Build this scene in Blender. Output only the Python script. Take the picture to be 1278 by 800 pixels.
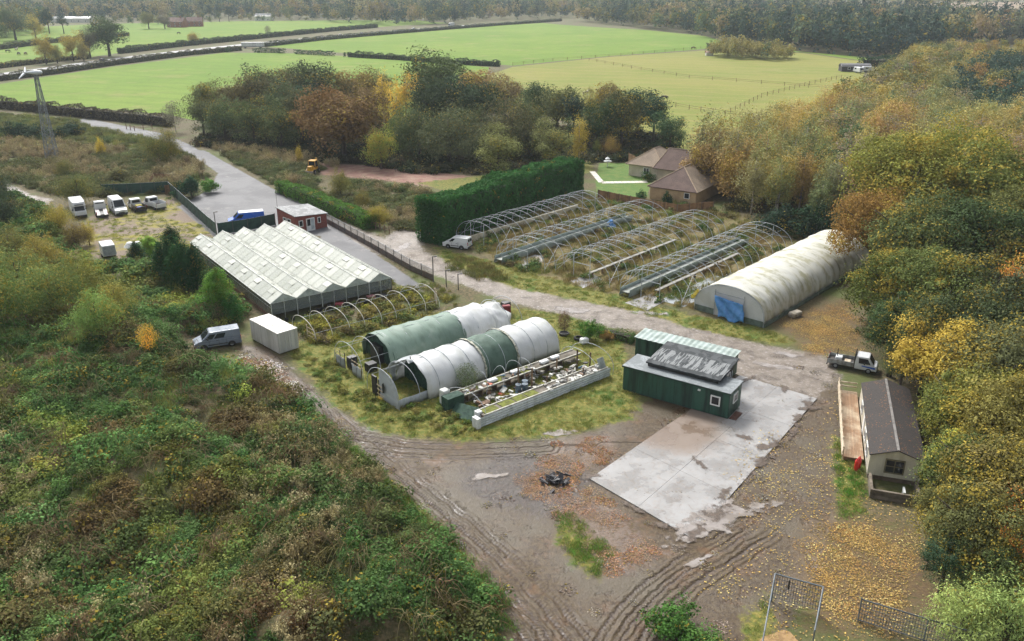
import bpy, bmesh, math, random
import numpy as np
from mathutils import Vector, Matrix

for _o in list(bpy.data.objects):
    bpy.data.objects.remove(_o, do_unlink=True)
S = bpy.context.scene
COL = S.collection
R = math.radians
random.seed(7)

# ------------------------------------------------------------------ camera
CAM_H, FPX = 38.0, 1050.0            # drone height in metres, focal length in photo pixels (1278 wide)
PITCH = math.atan(420.0 / FPX)
cam = bpy.data.cameras.new('camera')
cam.sensor_width = 36.0
cam.lens = FPX / 1278.0 * 36.0
cam.clip_start = 0.5
cam.clip_end = 12000
camo = bpy.data.objects.new('camera', cam)
COL.objects.link(camo)
camo.location = (0, 0, CAM_H)
camo.rotation_euler = (math.pi / 2 - PITCH, 0, 0)
S.camera = camo

# ------------------------------------------------------------------ sky, sun, exposure
SUN_AZ, SUN_EL = R(-24), R(46)         # azimuth clockwise from +Y
w = bpy.data.worlds.new('World')
S.world = w
w.use_nodes = True
wt = w.node_tree
wt.nodes.clear()
sky = wt.nodes.new('ShaderNodeTexSky')
sky.sky_type = 'NISHITA'
sky.sun_disc = False
sky.sun_elevation = SUN_EL
sky.sun_rotation = SUN_AZ
sky.dust_density = 4.0
sky.air_density = 1.2
hs = wt.nodes.new('ShaderNodeHueSaturation')
hs.inputs['Saturation'].default_value = 0.28
bg = wt.nodes.new('ShaderNodeBackground')
bg.inputs['Strength'].default_value = 0.085
wo = wt.nodes.new('ShaderNodeOutputWorld')
wt.links.new(sky.outputs[0], hs.inputs['Color'])
wt.links.new(hs.outputs[0], bg.inputs[0])
wt.links.new(bg.outputs[0], wo.inputs[0])
sun = bpy.data.lights.new('sun', 'SUN')
sun.energy = 1.5
sun.angle = R(16)
sun.color = (1.0, 0.98, 0.95)
suno = bpy.data.objects.new('sun', sun)
COL.objects.link(suno)
_sd = Vector((math.sin(SUN_AZ) * math.cos(SUN_EL), math.cos(SUN_AZ) * math.cos(SUN_EL), math.sin(SUN_EL)))
suno.rotation_euler = _sd.to_track_quat('Z', 'Y').to_euler()
suno.location = (0, 60, 90)
S.view_settings.view_transform = 'Standard'
S.view_settings.look = 'None'
S.view_settings.gamma = 1.0
S.view_settings.exposure = 1.36
S.view_settings.use_curve_mapping = False
S.render.engine = 'CYCLES'
S.cycles.max_bounces = 5
S.cycles.diffuse_bounces = 1
S.cycles.glossy_bounces = 2
S.cycles.transmission_bounces = 3
S.cycles.transparent_max_bounces = 8
S.cycles.volume_bounces = 1
S.cycles.use_denoising = True
S.cycles.caustics_reflective = False
S.cycles.caustics_refractive = False
S.cycles.use_adaptive_sampling = True
S.cycles.adaptive_threshold = 0.02

# ------------------------------------------------------------------ layout helpers
_ct, _st = math.cos(PITCH), math.sin(PITCH)
def G(px, py, z=0.0):
    """ground position (height z) of a surveyed photo point"""
    u = (px - 639.0) / FPX
    v = (400.0 - py) / FPX
    t = (z - CAM_H) / (-_st + v * _ct)
    return (u * t, (_ct + v * _st) * t)
def GP(pts):
    return [G(*p) for p in pts]
def rot2(p, a):
    c, s = math.cos(a), math.sin(a)
    return (p[0] * c - p[1] * s, p[0] * s + p[1] * c)

def _hash(ix, iy, seed):
    h = (ix.astype(np.int64) * 374761393 + iy.astype(np.int64) * 668265263 + seed * 1442695041) & 0x7fffffff
    h = ((h ^ (h >> 13)) * 1274126177) & 0x7fffffff
    return ((h ^ (h >> 16)) & 0xffff) / 65535.0
def vnoise(x, y, seed=0):
    ix, iy = np.floor(x), np.floor(y)
    fx, fy = x - ix, y - iy
    fx = fx * fx * (3 - 2 * fx); fy = fy * fy * (3 - 2 * fy)
    a = _hash(ix, iy, seed); b = _hash(ix + 1, iy, seed)
    c = _hash(ix, iy + 1, seed); d = _hash(ix + 1, iy + 1, seed)
    return (a * (1 - fx) + b * fx) * (1 - fy) + (c * (1 - fx) + d * fx) * fy
def fbm(x, y, seed=0, oct=4):
    x = np.asarray(x, float); y = np.asarray(y, float)
    r = np.zeros(np.broadcast(x, y).shape); a = 0.5; t = 0
    for i in range(oct):
        r += a * vnoise(x, y, seed + i * 17); t += a
        x = x * 2.03 + 13.1; y = y * 2.03 + 7.7; a *= 0.5
    return r / t
def sdpoly(X, Y, poly):
    """signed distance, positive inside"""
    X = np.asarray(X, float); Y = np.asarray(Y, float)
    d = np.full(X.shape, 1e18); ins = np.zeros(X.shape, bool)
    n = len(poly)
    for i in range(n):
        ax, ay = poly[i]; bx, by = poly[(i + 1) % n]
        ex, ey = bx - ax, by - ay
        L = ex * ex + ey * ey + 1e-12
        t = np.clip(((X - ax) * ex + (Y - ay) * ey) / L, 0, 1)
        d = np.minimum(d, (X - ax - t * ex) ** 2 + (Y - ay - t * ey) ** 2)
        c = ((ay > Y) != (by > Y))
        if ey != 0:
            ins ^= c & (X < ex * (Y - ay) / ey + ax)
    d = np.sqrt(d)
    return np.where(ins, d, -d)
def sdmulti(X, Y, polys):
    r = None
    for p in polys:
        s = sdpoly(X, Y, p)
        r = s if r is None else np.maximum(r, s)
    return r
def dline(X, Y, pts, along=False):
    """distance to polyline, signed by side"""
    best = np.full(X.shape, 1e9); sg = np.ones(X.shape); al = np.zeros(X.shape); acc = 0.0
    for i in range(len(pts) - 1):
        ax, ay = pts[i]; bx, by = pts[i + 1]
        ex, ey = bx - ax, by - ay
        t = np.clip(((X - ax) * ex + (Y - ay) * ey) / (ex * ex + ey * ey), 0, 1)
        d = np.hypot(X - ax - t * ex, Y - ay - t * ey)
        s = np.sign(ex * (Y - ay) - ey * (X - ax))
        m = d < best
        L = math.hypot(ex, ey); best = np.where(m, d, best); sg = np.where(m, s, sg); al = np.where(m, acc + t * L, al); acc += L
    return (best * sg, al) if along else best * sg
def smooth(pts, k=3):
    for _ in range(k):
        o = [pts[0]]
        for a, b in zip(pts[:-1], pts[1:]):
            o.append((a[0] * .75 + b[0] * .25, a[1] * .75 + b[1] * .25))
            o.append((a[0] * .25 + b[0] * .75, a[1] * .25 + b[1] * .75))
        o.append(pts[-1]); pts = o
    return pts
def ribbon(pts, wd):
    l, r = [], []
    for i, p in enumerate(pts):
        a = pts[max(0, i - 1)]; b = pts[min(len(pts) - 1, i + 1)]
        dx, dy = b[0] - a[0], b[1] - a[1]; L = math.hypot(dx, dy)
        nx, ny = -dy / L, dx / L
        ww = wd[i] if isinstance(wd, (list, tuple)) else wd
        l.append((p[0] + nx * ww / 2, p[1] + ny * ww / 2)); r.append((p[0] - nx * ww / 2, p[1] - ny * ww / 2))
    return l + r[::-1]

# ------------------------------------------------------------------ object helpers
def tag(o, label=None, cat=None, group=None, kind=None):
    if label: o['label'] = label
    if cat: o['category'] = cat
    if group: o['group'] = group
    if kind: o['kind'] = kind
    return o
def empty(name, loc, rz=0.0, label=None, cat=None, group=None):
    o = bpy.data.objects.new(name, None)
    o.empty_display_size = 0.3
    COL.objects.link(o)
    o.location = loc if len(loc) == 3 else (loc[0], loc[1], 0)
    o.rotation_euler = (0, 0, rz)
    return tag(o, label, cat, group)
def put(name, mesh, parent=None, loc=(0, 0, 0), rot=(0, 0, 0), scale=(1, 1, 1), color=None):
    o = bpy.data.objects.new(name, mesh)
    COL.objects.link(o)
    if parent is not None: o.parent = parent
    o.location = loc; o.rotation_euler = rot; o.scale = scale
    if color is not None: o.color = color
    return o
def copy_tree(o, parent=None):
    c = o.copy(); COL.objects.link(c); c.parent = parent
    for ch in o.children: copy_tree(ch, c)
    return c

class MB:
    def __init__(s): s.v = []; s.f = []; s.m = []
    def add(s, vs, fs, mi=0):
        b = len(s.v); s.v += [tuple(p) for p in vs]
        for f in fs: s.f.append([b + i for i in f]); s.m.append(mi)
        return s
    def poly(s, pts, mi=0): return s.add(pts, [list(range(len(pts)))], mi)
    def box(s, x0, x1, y0, y1, z0, z1, mi=0):
        v = [(x0, y0, z0), (x1, y0, z0), (x1, y1, z0), (x0, y1, z0), (x0, y0, z1), (x1, y0, z1), (x1, y1, z1), (x0, y1, z1)]
        return s.add(v, [(3, 2, 1, 0), (4, 5, 6, 7), (0, 1, 5, 4), (1, 2, 6, 5), (2, 3, 7, 6), (3, 0, 4, 7)], mi)
    def hexa(s, v, mi=0):
        return s.add(v, [(3, 2, 1, 0), (4, 5, 6, 7), (0, 1, 5, 4), (1, 2, 6, 5), (2, 3, 7, 6), (3, 0, 4, 7)], mi)
    def slab(s, quad, th, mi=0):
        """quad of 4 points extruded by -th along its normal"""
        q = [Vector(p) for p in quad]; n = (q[1] - q[0]).cross(q[3] - q[0]).normalized()
        return s.hexa([p - n * th for p in q] + q, mi)
    def prism(s, pts, z0, z1, mi=0):
        n = len(pts); v = [(p[0], p[1], z0) for p in pts] + [(p[0], p[1], z1) for p in pts]
        f = [list(range(n))[::-1], list(range(n, 2 * n))] + [(i, (i + 1) % n, n + (i + 1) % n, n + i) for i in range(n)]
        return s.add(v, f, mi)
    def prismy(s, prof, y0, y1, mi=0):
        """profile in (x,z) extruded along y"""
        n = len(prof); v = [(p[0], y0, p[1]) for p in prof] + [(p[0], y1, p[1]) for p in prof]
        f = [list(range(n)), list(range(n, 2 * n))[::-1]] + [(i, n + i, n + (i + 1) % n, (i + 1) % n) for i in range(n)]
        return s.add(v, f, mi)
    def tube(s, pts, r, n=6, mi=0, cap=True):
        P = [Vector(p) for p in pts]; rings = []
        for i, p in enumerate(P):
            d = (P[min(i + 1, len(P) - 1)] - P[max(i - 1, 0)]).normalized()
            up = Vector((0, 0, 1)) if abs(d.z) < .95 else Vector((1, 0, 0))
            a = d.cross(up).normalized(); b = a.cross(d).normalized()
            rr = r[i] if isinstance(r, (list, tuple)) else r
            rings.append([p + (a * math.cos(2 * math.pi * k / n) + b * math.sin(2 * math.pi * k / n)) * rr for k in range(n)])
        v = [q for ring in rings for q in ring]; f = []
        for i in range(len(P) - 1):
            for k in range(n):
                k2 = (k + 1) % n
                f.append((i * n + k, i * n + k2, (i + 1) * n + k2, (i + 1) * n + k))
        if cap:
            f.append(list(range(n))[::-1]); f.append([(len(P) - 1) * n + k for k in range(n)])
        return s.add(v, f, mi)
    def beam(s, p, q, wd, h, mi=0):
        p, q = Vector(p), Vector(q); d = (q - p).normalized()
        up = Vector((0, 0, 1)) if abs(d.z) < .95 else Vector((1, 0, 0))
        a = d.cross(up).normalized() * wd / 2; b = a.cross(d).normalized() * h / 2
        return s.hexa([p - a - b, p + a - b, q + a - b, q - a - b, p - a + b, p + a + b, q + a + b, q - a + b], mi)
    def surf(s, rows, mi=0, closed=False):
        n = len(rows[0]); v = [q for r_ in rows for q in r_]; f = []
        for i in range(len(rows) - 1):
            for k in range(n if closed else n - 1):
                k2 = (k + 1) % n
                f.append((i * n + k, i * n + k2, (i + 1) * n + k2, (i + 1) * n + k))
        return s.add(v, f, mi)
    def mesh(s, name, mats, smooth=False):
        me = bpy.data.meshes.new(name); me.from_pydata(s.v, [], s.f)
        for m_ in (mats if isinstance(mats, (list, tuple)) else [mats]): me.materials.append(m_)
        me.polygons.foreach_set('material_index', s.m)
        if smooth: me.polygons.foreach_set('use_smooth', [True] * len(s.f))
        me.update(); return me
    def build(s, name, mats, parent=None, loc=(0, 0, 0), rz=0.0, smooth=False, bevel=0.0, color=None, seg=2):
        o = put(name, s.mesh(name, mats, smooth), parent, loc, (0, 0, rz), color=color)
        if bevel:
            b = o.modifiers.new('bevel', 'BEVEL'); b.width = bevel; b.segments = seg; b.limit_method = 'ANGLE'; b.angle_limit = R(40)
        return o

# ------------------------------------------------------------------ material helpers
def lin(r, g=None, b=None):
    if g is None: g = b = r
    f = lambda c: (c / 255 / 12.92) if c / 255 <= .04045 else ((c / 255 + .055) / 1.055) ** 2.4
    return (f(r), f(g), f(b), 1.0)
class NT:
    def __init__(s, name):
        s.mat = bpy.data.materials.new(name); s.mat.use_nodes = True
        s.t = s.mat.node_tree; s.t.nodes.clear()
        s.out = s.n('ShaderNodeOutputMaterial')
    def n(s, t, **kw):
        x = s.t.nodes.new(t)
        for k, v in kw.items(): setattr(x, k, v)
        return x
    def set(s, sock, v):
        if hasattr(v, 'is_output') or isinstance(v, bpy.types.NodeSocket): s.t.links.new(v, sock)
        else:
            if isinstance(v, (tuple, list)) and sock.type == 'RGBA' and len(v) == 3: v = (*v, 1)
            sock.default_value = v
    def pos(s): return s.n('ShaderNodeNewGeometry').outputs['Position']
    def obj(s): return s.n('ShaderNodeTexCoord').outputs['Object']
    def scaled(s, vec, sc):
        x = s.n('ShaderNodeMapping'); s.set(x.inputs['Vector'], vec); x.inputs['Scale'].default_value = sc; return x.outputs[0]
    def noise(s, vec, scale, detail=4, rough=.55, dist=0, out='Fac'):
        x = s.n('ShaderNodeTexNoise'); s.set(x.inputs['Vector'], vec)
        x.inputs['Scale'].default_value = scale; x.inputs['Detail'].default_value = detail
        x.inputs['Roughness'].default_value = rough; x.inputs['Distortion'].default_value = dist
        return x.outputs[out]
    def voro(s, vec, scale, feature='F1', out='Distance', rnd=1.0):
        x = s.n('ShaderNodeTexVoronoi', feature=feature); s.set(x.inputs['Vector'], vec); x.inputs['Scale'].default_value = scale
        x.inputs['Randomness'].default_value = rnd
        return x.outputs[out]
    def wave(s, vec, scale, dist=0, dscale=1, prof='SIN', dirn='X'):
        x = s.n('ShaderNodeTexWave', wave_profile=prof, bands_direction=dirn); s.set(x.inputs['Vector'], vec)
        x.inputs['Scale'].default_value = scale; x.inputs['Distortion'].default_value = dist; x.inputs['Detail Scale'].default_value = dscale
        return x.outputs['Fac']
    def math(s, op, a, b=0.0, c=None, clamp=False):
        x = s.n('ShaderNodeMath', operation=op, use_clamp=clamp); s.set(x.inputs[0], a); s.set(x.inputs[1], b)
        if c is not None: s.set(x.inputs[2], c)
        return x.outputs[0]
    def ss(s, v, a, b, lo=0.0, hi=1.0):
        x = s.n('ShaderNodeMapRange', interpolation_type='SMOOTHSTEP'); s.set(x.inputs['Value'], v)
        s.set(x.inputs['From Min'], a); s.set(x.inputs['From Max'], b); s.set(x.inputs['To Min'], lo); s.set(x.inputs['To Max'], hi)
        return x.outputs[0]
    def mix(s, f, a, b, blend='MIX'):
        x = s.n('ShaderNodeMix', data_type='RGBA', blend_type=blend)
        s.set(x.inputs[0], f); s.set(x.inputs[6], a); s.set(x.inputs[7], b); return x.outputs[2]
    def attr(s, name, typ='GEOMETRY', out='Fac'):
        x = s.n('ShaderNodeAttribute', attribute_name=name, attribute_type=typ); return x.outputs[out]
    def bump(s, h, strength=.5, dist=.05, normal=None):
        x = s.n('ShaderNodeBump'); s.set(x.inputs['Height'], h); x.inputs['Strength'].default_value = strength; x.inputs['Distance'].default_value = dist
        if normal is not None: s.set(x.inputs['Normal'], normal)
        return x.outputs[0]
    def bsdf(s, col, rough=.7, metal=0.0, normal=None, spec=.5, **kw):
        x = s.n('ShaderNodeBsdfPrincipled'); s.set(x.inputs['Base Color'], col); s.set(x.inputs['Roughness'], rough)
        s.set(x.inputs['Metallic'], metal); s.set(x.inputs['Specular IOR Level'], spec)
        if normal is not None: s.set(x.inputs['Normal'], normal)
        for k, v in kw.items(): s.set(x.inputs[k.replace('_', ' ')], v)
        s.b = x
        s.t.links.new(x.outputs[0], s.out.inputs[0]); return x
_MC = {}
def M(name, col, col2=None, rough=.6, scale=2.0, lo=.4, hi=.65, metal=0.0, bump=0.0, bscale=20, streak=False, var=.12, rnd=0.0, spec=.5):
    """plain weathered surface: two tones by noise, fine grain, optional relief"""
    if name in _MC: return _MC[name]
    n = NT(name); p = n.obj()
    c2 = col2 or tuple(c * .72 for c in col[:3]) + (1,)
    pv = n.scaled(p, (1, 1, .12)) if streak else p
    f = n.ss(n.noise(pv, scale, 6, .62), lo, hi)
    c = n.mix(f, col, c2)
    g = n.noise(p, scale * 9, 3)
    gg = n.math('MULTIPLY_ADD', g, 2 * var, 1 - var)
    if rnd:
        oi = n.n('ShaderNodeObjectInfo')
        gg = n.math('MULTIPLY', gg, n.math('MULTIPLY_ADD', oi.outputs['Random'], 2 * rnd, 1 - rnd))
    cc = n.n('ShaderNodeVectorMath', operation='SCALE'); n.set(cc.inputs[0], c); n.set(cc.inputs['Scale'], gg)
    nr = n.bump(n.noise(p, bscale, 4), bump, .02) if bump else None
    n.bsdf(cc.outputs[0], n.math('MULTIPLY_ADD', f, .15, rough - .05), metal, nr, spec)
    _MC[name] = n.mat
    return n.mat
# ================================================================== GROUND
Z_MUD = GP([(300,432),(335,432),(400,492),(450,530),(520,548),(600,552),(690,546),(745,535),(790,505),(930,465),(1010,440),(1045,470),(1052,520),(1058,600),(1040,660),(1010,730),(985,780),(955,840),(640,850),(628,745),(560,672),(500,612),(440,556),(385,505),(320,462)])
Z_GRASS = [GP(p) for p in (
    [(352,432),(600,378),(700,392),(775,420),(785,470),(800,500),(790,520),(740,535),(690,546),(560,550),(480,540),(420,508)],
    [(540,308),(620,328),(700,350),(860,392),(960,412),(1000,428),(960,430),(870,411),(800,391),(720,374),(640,359),(560,330)],
    [(692,640),(722,643),(768,690),(745,722),(705,690)],
    [(1040,545),(1075,560),(1080,640),(1050,650)],
    [(930,770),(960,740),(965,800),(930,830)],
    [(440,556),(500,612),(560,668),(585,700),(540,690),(440,590)],
    [(640,215),(740,200),(740,215),(560,240),(520,228)])]
Z_YARD = [GP([(95,290),(128,258),(215,246),(268,292),(246,330),(160,338),(110,318)])]
Z_TRACK = [GP([(405,268),(480,298),(560,325),(640,356),(720,373),(800,388),(870,409),(960,432),(1030,442),(1050,470),(1020,497),(922,468),(840,418),(760,408),(700,393),(640,378),(560,350),(500,328),(430,300)]),
           GP([(470,303),(500,285),(530,285),(528,318),(500,325)]), GP([(10,228),(40,244),(66,249),(60,255),(34,251),(5,236)])]
Z_RED = [GP([(395,203),(450,206),(520,211),(600,222),(615,232),(560,236),(470,224),(400,218)])]
Z_TAR = [GP([(404,290),(428,292),(470,318),(520,352),(528,364),(500,356),(440,322),(398,300)]), GP([(228,186),(256,188),(300,213),(345,238),(400,264),(432,284),(428,300),(345,285),(268,296),(222,258),(262,236),(272,216),(250,200)]),
         GP([(100,146),(150,156),(205,167),(240,182),(255,192),(235,192),(200,176),(150,165),(100,155)])]
Z_LITTER = [GP([(1000,660),(1060,640),(1140,660),(1175,740),(1100,790),(1010,780),(990,720)]), GP([(965,400),(1060,370),(1085,440),(1010,445)])]
Z_RUBBLE = [GP([(648,602),(688,560),(700,548),(770,545),(765,572),(715,600),(760,625),(820,690),(760,722),(720,660),(660,625)]), GP([(300,445),(350,462),(375,495),(345,490),(300,462)])]
Z_ASH = [GP([(586,588),(640,572),(718,586),(726,614),(690,640),(630,628),(588,610)])]
Z_LAWN = [GP([(748,203),(793,204),(813,226),(807,246),(746,244),(743,228)])]
Z_DRY = [GP([(575,302),(735,248),(840,252),(1010,288),(872,388),(800,376),(640,338)])]
Z_BR = GP([(-420,860),(652,860),(634,745),(562,674),(500,614),(440,558),(390,504),(322,464),(240,448),(238,424),(300,402),(330,398),(245,322),(200,335),(120,330),(90,300),(66,262),(30,250),(-60,262),(-420,262)])
Z_BR2 = [GP(p) for p in ([(-200,176),(60,178),(130,182),(195,192),(228,190),(255,205),(262,222),(210,240),(140,246),(90,246),(40,238),(0,222),(-200,230)],
    [(262,185),(330,188),(400,198),(430,208),(395,215),(400,240),(470,250),(520,270),(512,288),(470,280),(400,250),(345,232),(300,208)],
    [(420,225),(520,235),(545,240),(525,300),(470,275)])]
RUT1 = smooth(GP([(318,440),(370,490),(420,540),(480,596),(560,660),(640,735),(700,810),(730,850)]))
RUT2 = smooth(GP([(968,648),(930,672),(890,698),(850,722),(800,765),(760,830)]))
RUT3 = smooth(GP([(440,548),(520,562),(620,560),(680,557)]))
def hz(x, y):
    x = np.asarray(x, float); y = np.asarray(y, float)
    m = np.clip((sdpoly(x, y, Z_BR) - .3) / 4.0, 0, 1); m = m * m * (3 - 2 * m)
    h = m * (0.1 + 4.2 * np.clip(fbm(x / 10 + 3.1, y / 10, 5, 3) - .3, 0, 1) ** 1.15 + .9 * fbm(x / 2.8, y / 2.8, 9, 2))
    h += 16 * np.exp(-(((x - 620) / 260) ** 2 + ((y - 1120) / 230) ** 2))
    ch = np.clip((np.hypot(x, y) - 2300) / 2500, 0, 1)
    h += 140 * ch * ch * (.4 + fbm(x / 900, y / 900, 31, 3))
    return h
def axis(lo, hi, st, far0, far1, g=1.13):
    a = list(np.arange(lo, hi + st / 2, st)); s = st; v = lo; b = []
    while v > far0: s *= g; v -= s; b.append(v)
    s = st; v = hi; c = []
    while v < far1: s *= g; v += s; c.append(v)
    return np.array(b[::-1] + a + c)
xs = axis(-76, 64, .5, -6500, 6500, 1.05)
ys = axis(36, 150, .5, -120, 9000, 1.022)
XX, YY = np.meshgrid(xs, ys)
X, Y = XX.ravel(), YY.ravel()
near = (np.abs(X) < 260) & (Y < 420)
def fill(fn):
    r = np.full(X.shape, -6.0)
    r[near] = np.clip(fn(X[near], Y[near]), -6, 6); return r
Zg = hz(X, Y)
sd_mud = fill(lambda a, b: sdpoly(a, b, Z_MUD))
r1 = np.full(X.shape, 50.0); r2 = r1.copy(); r3 = r1.copy()
l1 = np.zeros(X.shape); l2 = l1.copy(); r1[near], l1[near] = dline(X[near], Y[near], RUT1, True); r2[near], l2[near] = dline(X[near], Y[near], RUT2, True); r3[near] = dline(X[near], Y[near], RUT3)
# low mud ridges pushed up by wheels
mm = np.clip(sd_mud / 2, 0, 1)
Zg += mm * (.10 * (fbm(X / 1.7, Y / 1.7, 40, 3) - .5)) - mm * .06 * (np.exp(-((np.abs(r1) - .9) / .35) ** 2) + np.exp(-((np.abs(r2) - .9) / .35) ** 2))
Z_PAD = [(5.5, 59.8), (12.9, 50.6), (31.2, 74.5), (23.8, 80.5)]
inpad = np.clip(sdpoly(X, Y, Z_PAD) / .6 + .6, 0, 1)
Zg = Zg * (1 - inpad) - .05 * inpad
nx, ny = len(xs), len(ys)
idx = np.arange(nx * ny).reshape(ny, nx)
Fq = np.stack([idx[:-1, :-1], idx[:-1, 1:], idx[1:, 1:], idx[1:, :-1]], -1).reshape(-1, 4)
def np_mesh(name, V, Q, mats, attrs=None, smooth=True):
    me = bpy.data.meshes.new(name)
    n, k = Q.shape
    me.vertices.add(len(V)); me.vertices.foreach_set('co', np.ascontiguousarray(V, np.float32).ravel())
    me.loops.add(n * k); me.loops.foreach_set('vertex_index', np.ascontiguousarray(Q, np.int32).ravel())
    me.polygons.add(n); me.polygons.foreach_set('loop_start', np.arange(0, n * k, k, dtype=np.int32))
    if smooth: me.polygons.foreach_set('use_smooth', np.ones(n, bool))
    for m_ in mats: me.materials.append(m_)
    for a, d in (attrs or {}).items():
        at = me.attributes.new(a, 'FLOAT', 'POINT'); at.data.foreach_set('value', np.ascontiguousarray(d, np.float32))
    me.update(calc_edges=True); me.validate(); return me

def ground_material():
    n = NT('ground'); p = n.pos()
    nb = n.noise(p, .12, 5, .6); nm = n.noise(p, .55, 5, .6); nf = n.noise(p, 2.6, 5, .65); nz = n.noise(p, 11, 4, .7)
    wob = n.math('MULTIPLY', n.math('SUBTRACT', n.math('ADD', nm, n.math('MULTIPLY', nf, .6)), .8), 5.0)
    def mask(a, wd=.5, amp=1.0, off=0.0):
        v = n.math('MULTIPLY_ADD', wob, amp, n.attr(a))
        return n.ss(v, off - wd, off + wd)
    fine = n.math('MULTIPLY_ADD', nz, .9, .55)
    def tone(c1, c2, f, a=.38, b=.64):
        return n.mix(n.ss(f, a, b), c1, c2)
    rough = tone(lin(74, 72, 46), lin(112, 98, 72), nf)
    rough = n.mix(n.ss(nb, .45, .62), rough, lin(84, 92, 48))
    grass = tone(lin(92, 100, 40), lin(136, 124, 64), nf, .4, .66)
    grass = n.mix(n.ss(nm, .5, .68), grass, lin(74, 98, 36))
    dry = tone(lin(128, 112, 78), lin(92, 88, 52), nf)
    dry = n.mix(n.ss(nm, .52, .7), dry, lin(96, 100, 48))
    yard = tone(lin(138, 130, 62), lin(120, 112, 84), nm, .42, .58)
    yard = n.mix(n.ss(nb, .48, .56), yard, lin(126, 112, 98))
    mud = tone(lin(87, 73, 51), lin(65, 50, 34), nf)
    mud = n.mix(n.ss(nm, .5, .7), mud, lin(100, 75, 50))
    mud = n.mix(n.ss(nb, .5, .62), mud, lin(85, 75, 58))
    # wheel ruts: lines that run along the vehicle paths
    ruts = None; rutm = None
    for a, ww in (('rut1', 3.1), ('rut2', 2.3), ('rut3', 2.4)):
        t = n.attr(a); t2 = n.math('MULTIPLY_ADD', n.math('SUBTRACT', nm, .5), .9, t)
        wv = n.math('SINE', n.math('MULTIPLY', t2, 5.3)); wv2 = n.math('SINE', n.math('MULTIPLY', t2, 13.0))
        hgt = n.math('ADD', n.math('MULTIPLY', wv, .7), n.math('MULTIPLY', wv2, .75))
        mk = n.ss(n.math('ABSOLUTE', t), ww, ww * .55)
        mk = n.math('MULTIPLY', mk, n.ss(nb, .3, .52))
        if a != 'rut3':
            ph = n.math('ADD', n.math('MULTIPLY', n.attr('len' + a[-1]), 21.0), n.math('MULTIPLY', n.math('ABSOLUTE', t2), 9.0))
            hgt = n.math('ADD', hgt, n.math('MULTIPLY', n.math('SINE', ph), n.math('MULTIPLY', n.ss(wv, .2, -.6), .25))); mk = n.math('MULTIPLY', mk, n.ss(n.attr('len' + a[-1]), 0.0, 5.0))
        hgt = n.math('MULTIPLY', hgt, mk)
        ruts = hgt if ruts is None else n.math('ADD', ruts, hgt)
        rutm = mk if rutm is None else n.math('MAXIMUM', rutm, mk)
    mud = n.mix(n.math('MULTIPLY', n.ss(ruts, -.1, -1.0), .75), mud, lin(72, 60, 52))
    peb = n.voro(p, 5.0)
    track = tone(lin(131, 121, 110), lin(103, 92, 80), nm)
    track = n.mix(n.ss(nf, .52, .7), track, lin(162, 155, 151))
    track = n.mix(n.math('MULTIPLY', n.ss(peb, .25, .05), .35), track, lin(180, 177, 173))
    red = tone(lin(134, 100, 88), lin(150, 124, 108), nm)
    tar = tone(lin(104, 104, 105), lin(86, 86, 88), nb, .42, .6)
    tar = n.mix(n.ss(nm, .55, .72), tar, lin(116, 114, 112))
    litter = tone(lin(116, 94, 62), lin(92, 76, 56), nf, .4, .6)
    rubble = tone(lin(124, 98, 82), lin(106, 92, 80), nf, .38, .6)
    ash = tone(lin(48, 46, 46), lin(84, 72, 64), nf, .42, .62)
    lawn = tone(lin(80, 110, 46), lin(98, 116, 54), nm)
    c = rough
    m_dry = mask('dry', .8); c = n.mix(m_dry, c, dry)
    m_yard = mask('yard', .8, .6); c = n.mix(m_yard, c, yard)
    m_red = mask('red', .5, .6); c = n.mix(m_red, c, red)
    m_mud = mask('mud', .45, .55); c = n.mix(m_mud, c, mud)
    m_tr = mask('track', .6, .7); c = n.mix(m_tr, c, track)
    m_gr = mask('grass', .5, .8); c = n.mix(m_gr, c, grass)
    c = n.mix(n.math('MULTIPLY', mask('rubble', .7, 1.0), n.ss(nf, .38, .56)), c, rubble)
    m_ash = mask('ash', 1.2, .9, -.9); c = n.mix(n.math('MULTIPLY', n.math('MULTIPLY', m_ash, n.ss(nf, .32, .5)), .9), c, ash)
    c = n.mix(n.math('MULTIPLY', mask('litter', 1.4, .9), n.ss(nf, .3, .55)), c, litter)
    m_tar = mask('tar', .25, .15); c = n.mix(m_tar, c, tar)
    c = n.mix(mask('lawn', .2, .1), c, lawn)
    # wetness: standing water in hollows of mud and track
    hol = n.ss(n.math('ADD', n.math('MULTIPLY', nm, .6), n.math('MULTIPLY', nf, .4)), .5, .64)
    bare = n.math('MAXIMUM', m_mud, m_tr)
    bare = n.math('MULTIPLY', bare, n.math('SUBTRACT', 1.0, m_gr))
    wet = n.math('MULTIPLY', bare, hol)
    wet = n.math('MULTIPLY', wet, n.ss(nb, .38, .48))
    c = n.mix(n.math('MULTIPLY', wet, .45), c, n.mix(1.0, c, lin(150, 140, 132), 'MULTIPLY'))
    cs = n.n('ShaderNodeVectorMath', operation='SCALE'); n.set(cs.inputs[0], c); n.set(cs.inputs['Scale'], fine)
    damp = n.ss(nb, .3, .55, .2, 1.0)
    rgh = n.mix(m_tar, (.92,) * 3, (.7,) * 3)
    rgh = n.mix(bare, rgh, n.mix(damp, (.8,) * 3, (.45,) * 3))
    rgh = n.mix(wet, rgh, (.2,) * 3)
    h = n.math('ADD', n.math('MULTIPLY', nf, .8), n.math('MULTIPLY', nz, .35))
    h = n.math('ADD', h, n.math('MULTIPLY', n.math('MULTIPLY', ruts, m_mud), .6))
    h = n.math('MULTIPLY', h, n.math('SUBTRACT', 1.0, n.math('MULTIPLY', n.math('MAXIMUM', m_tar, wet), .9)))
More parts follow.
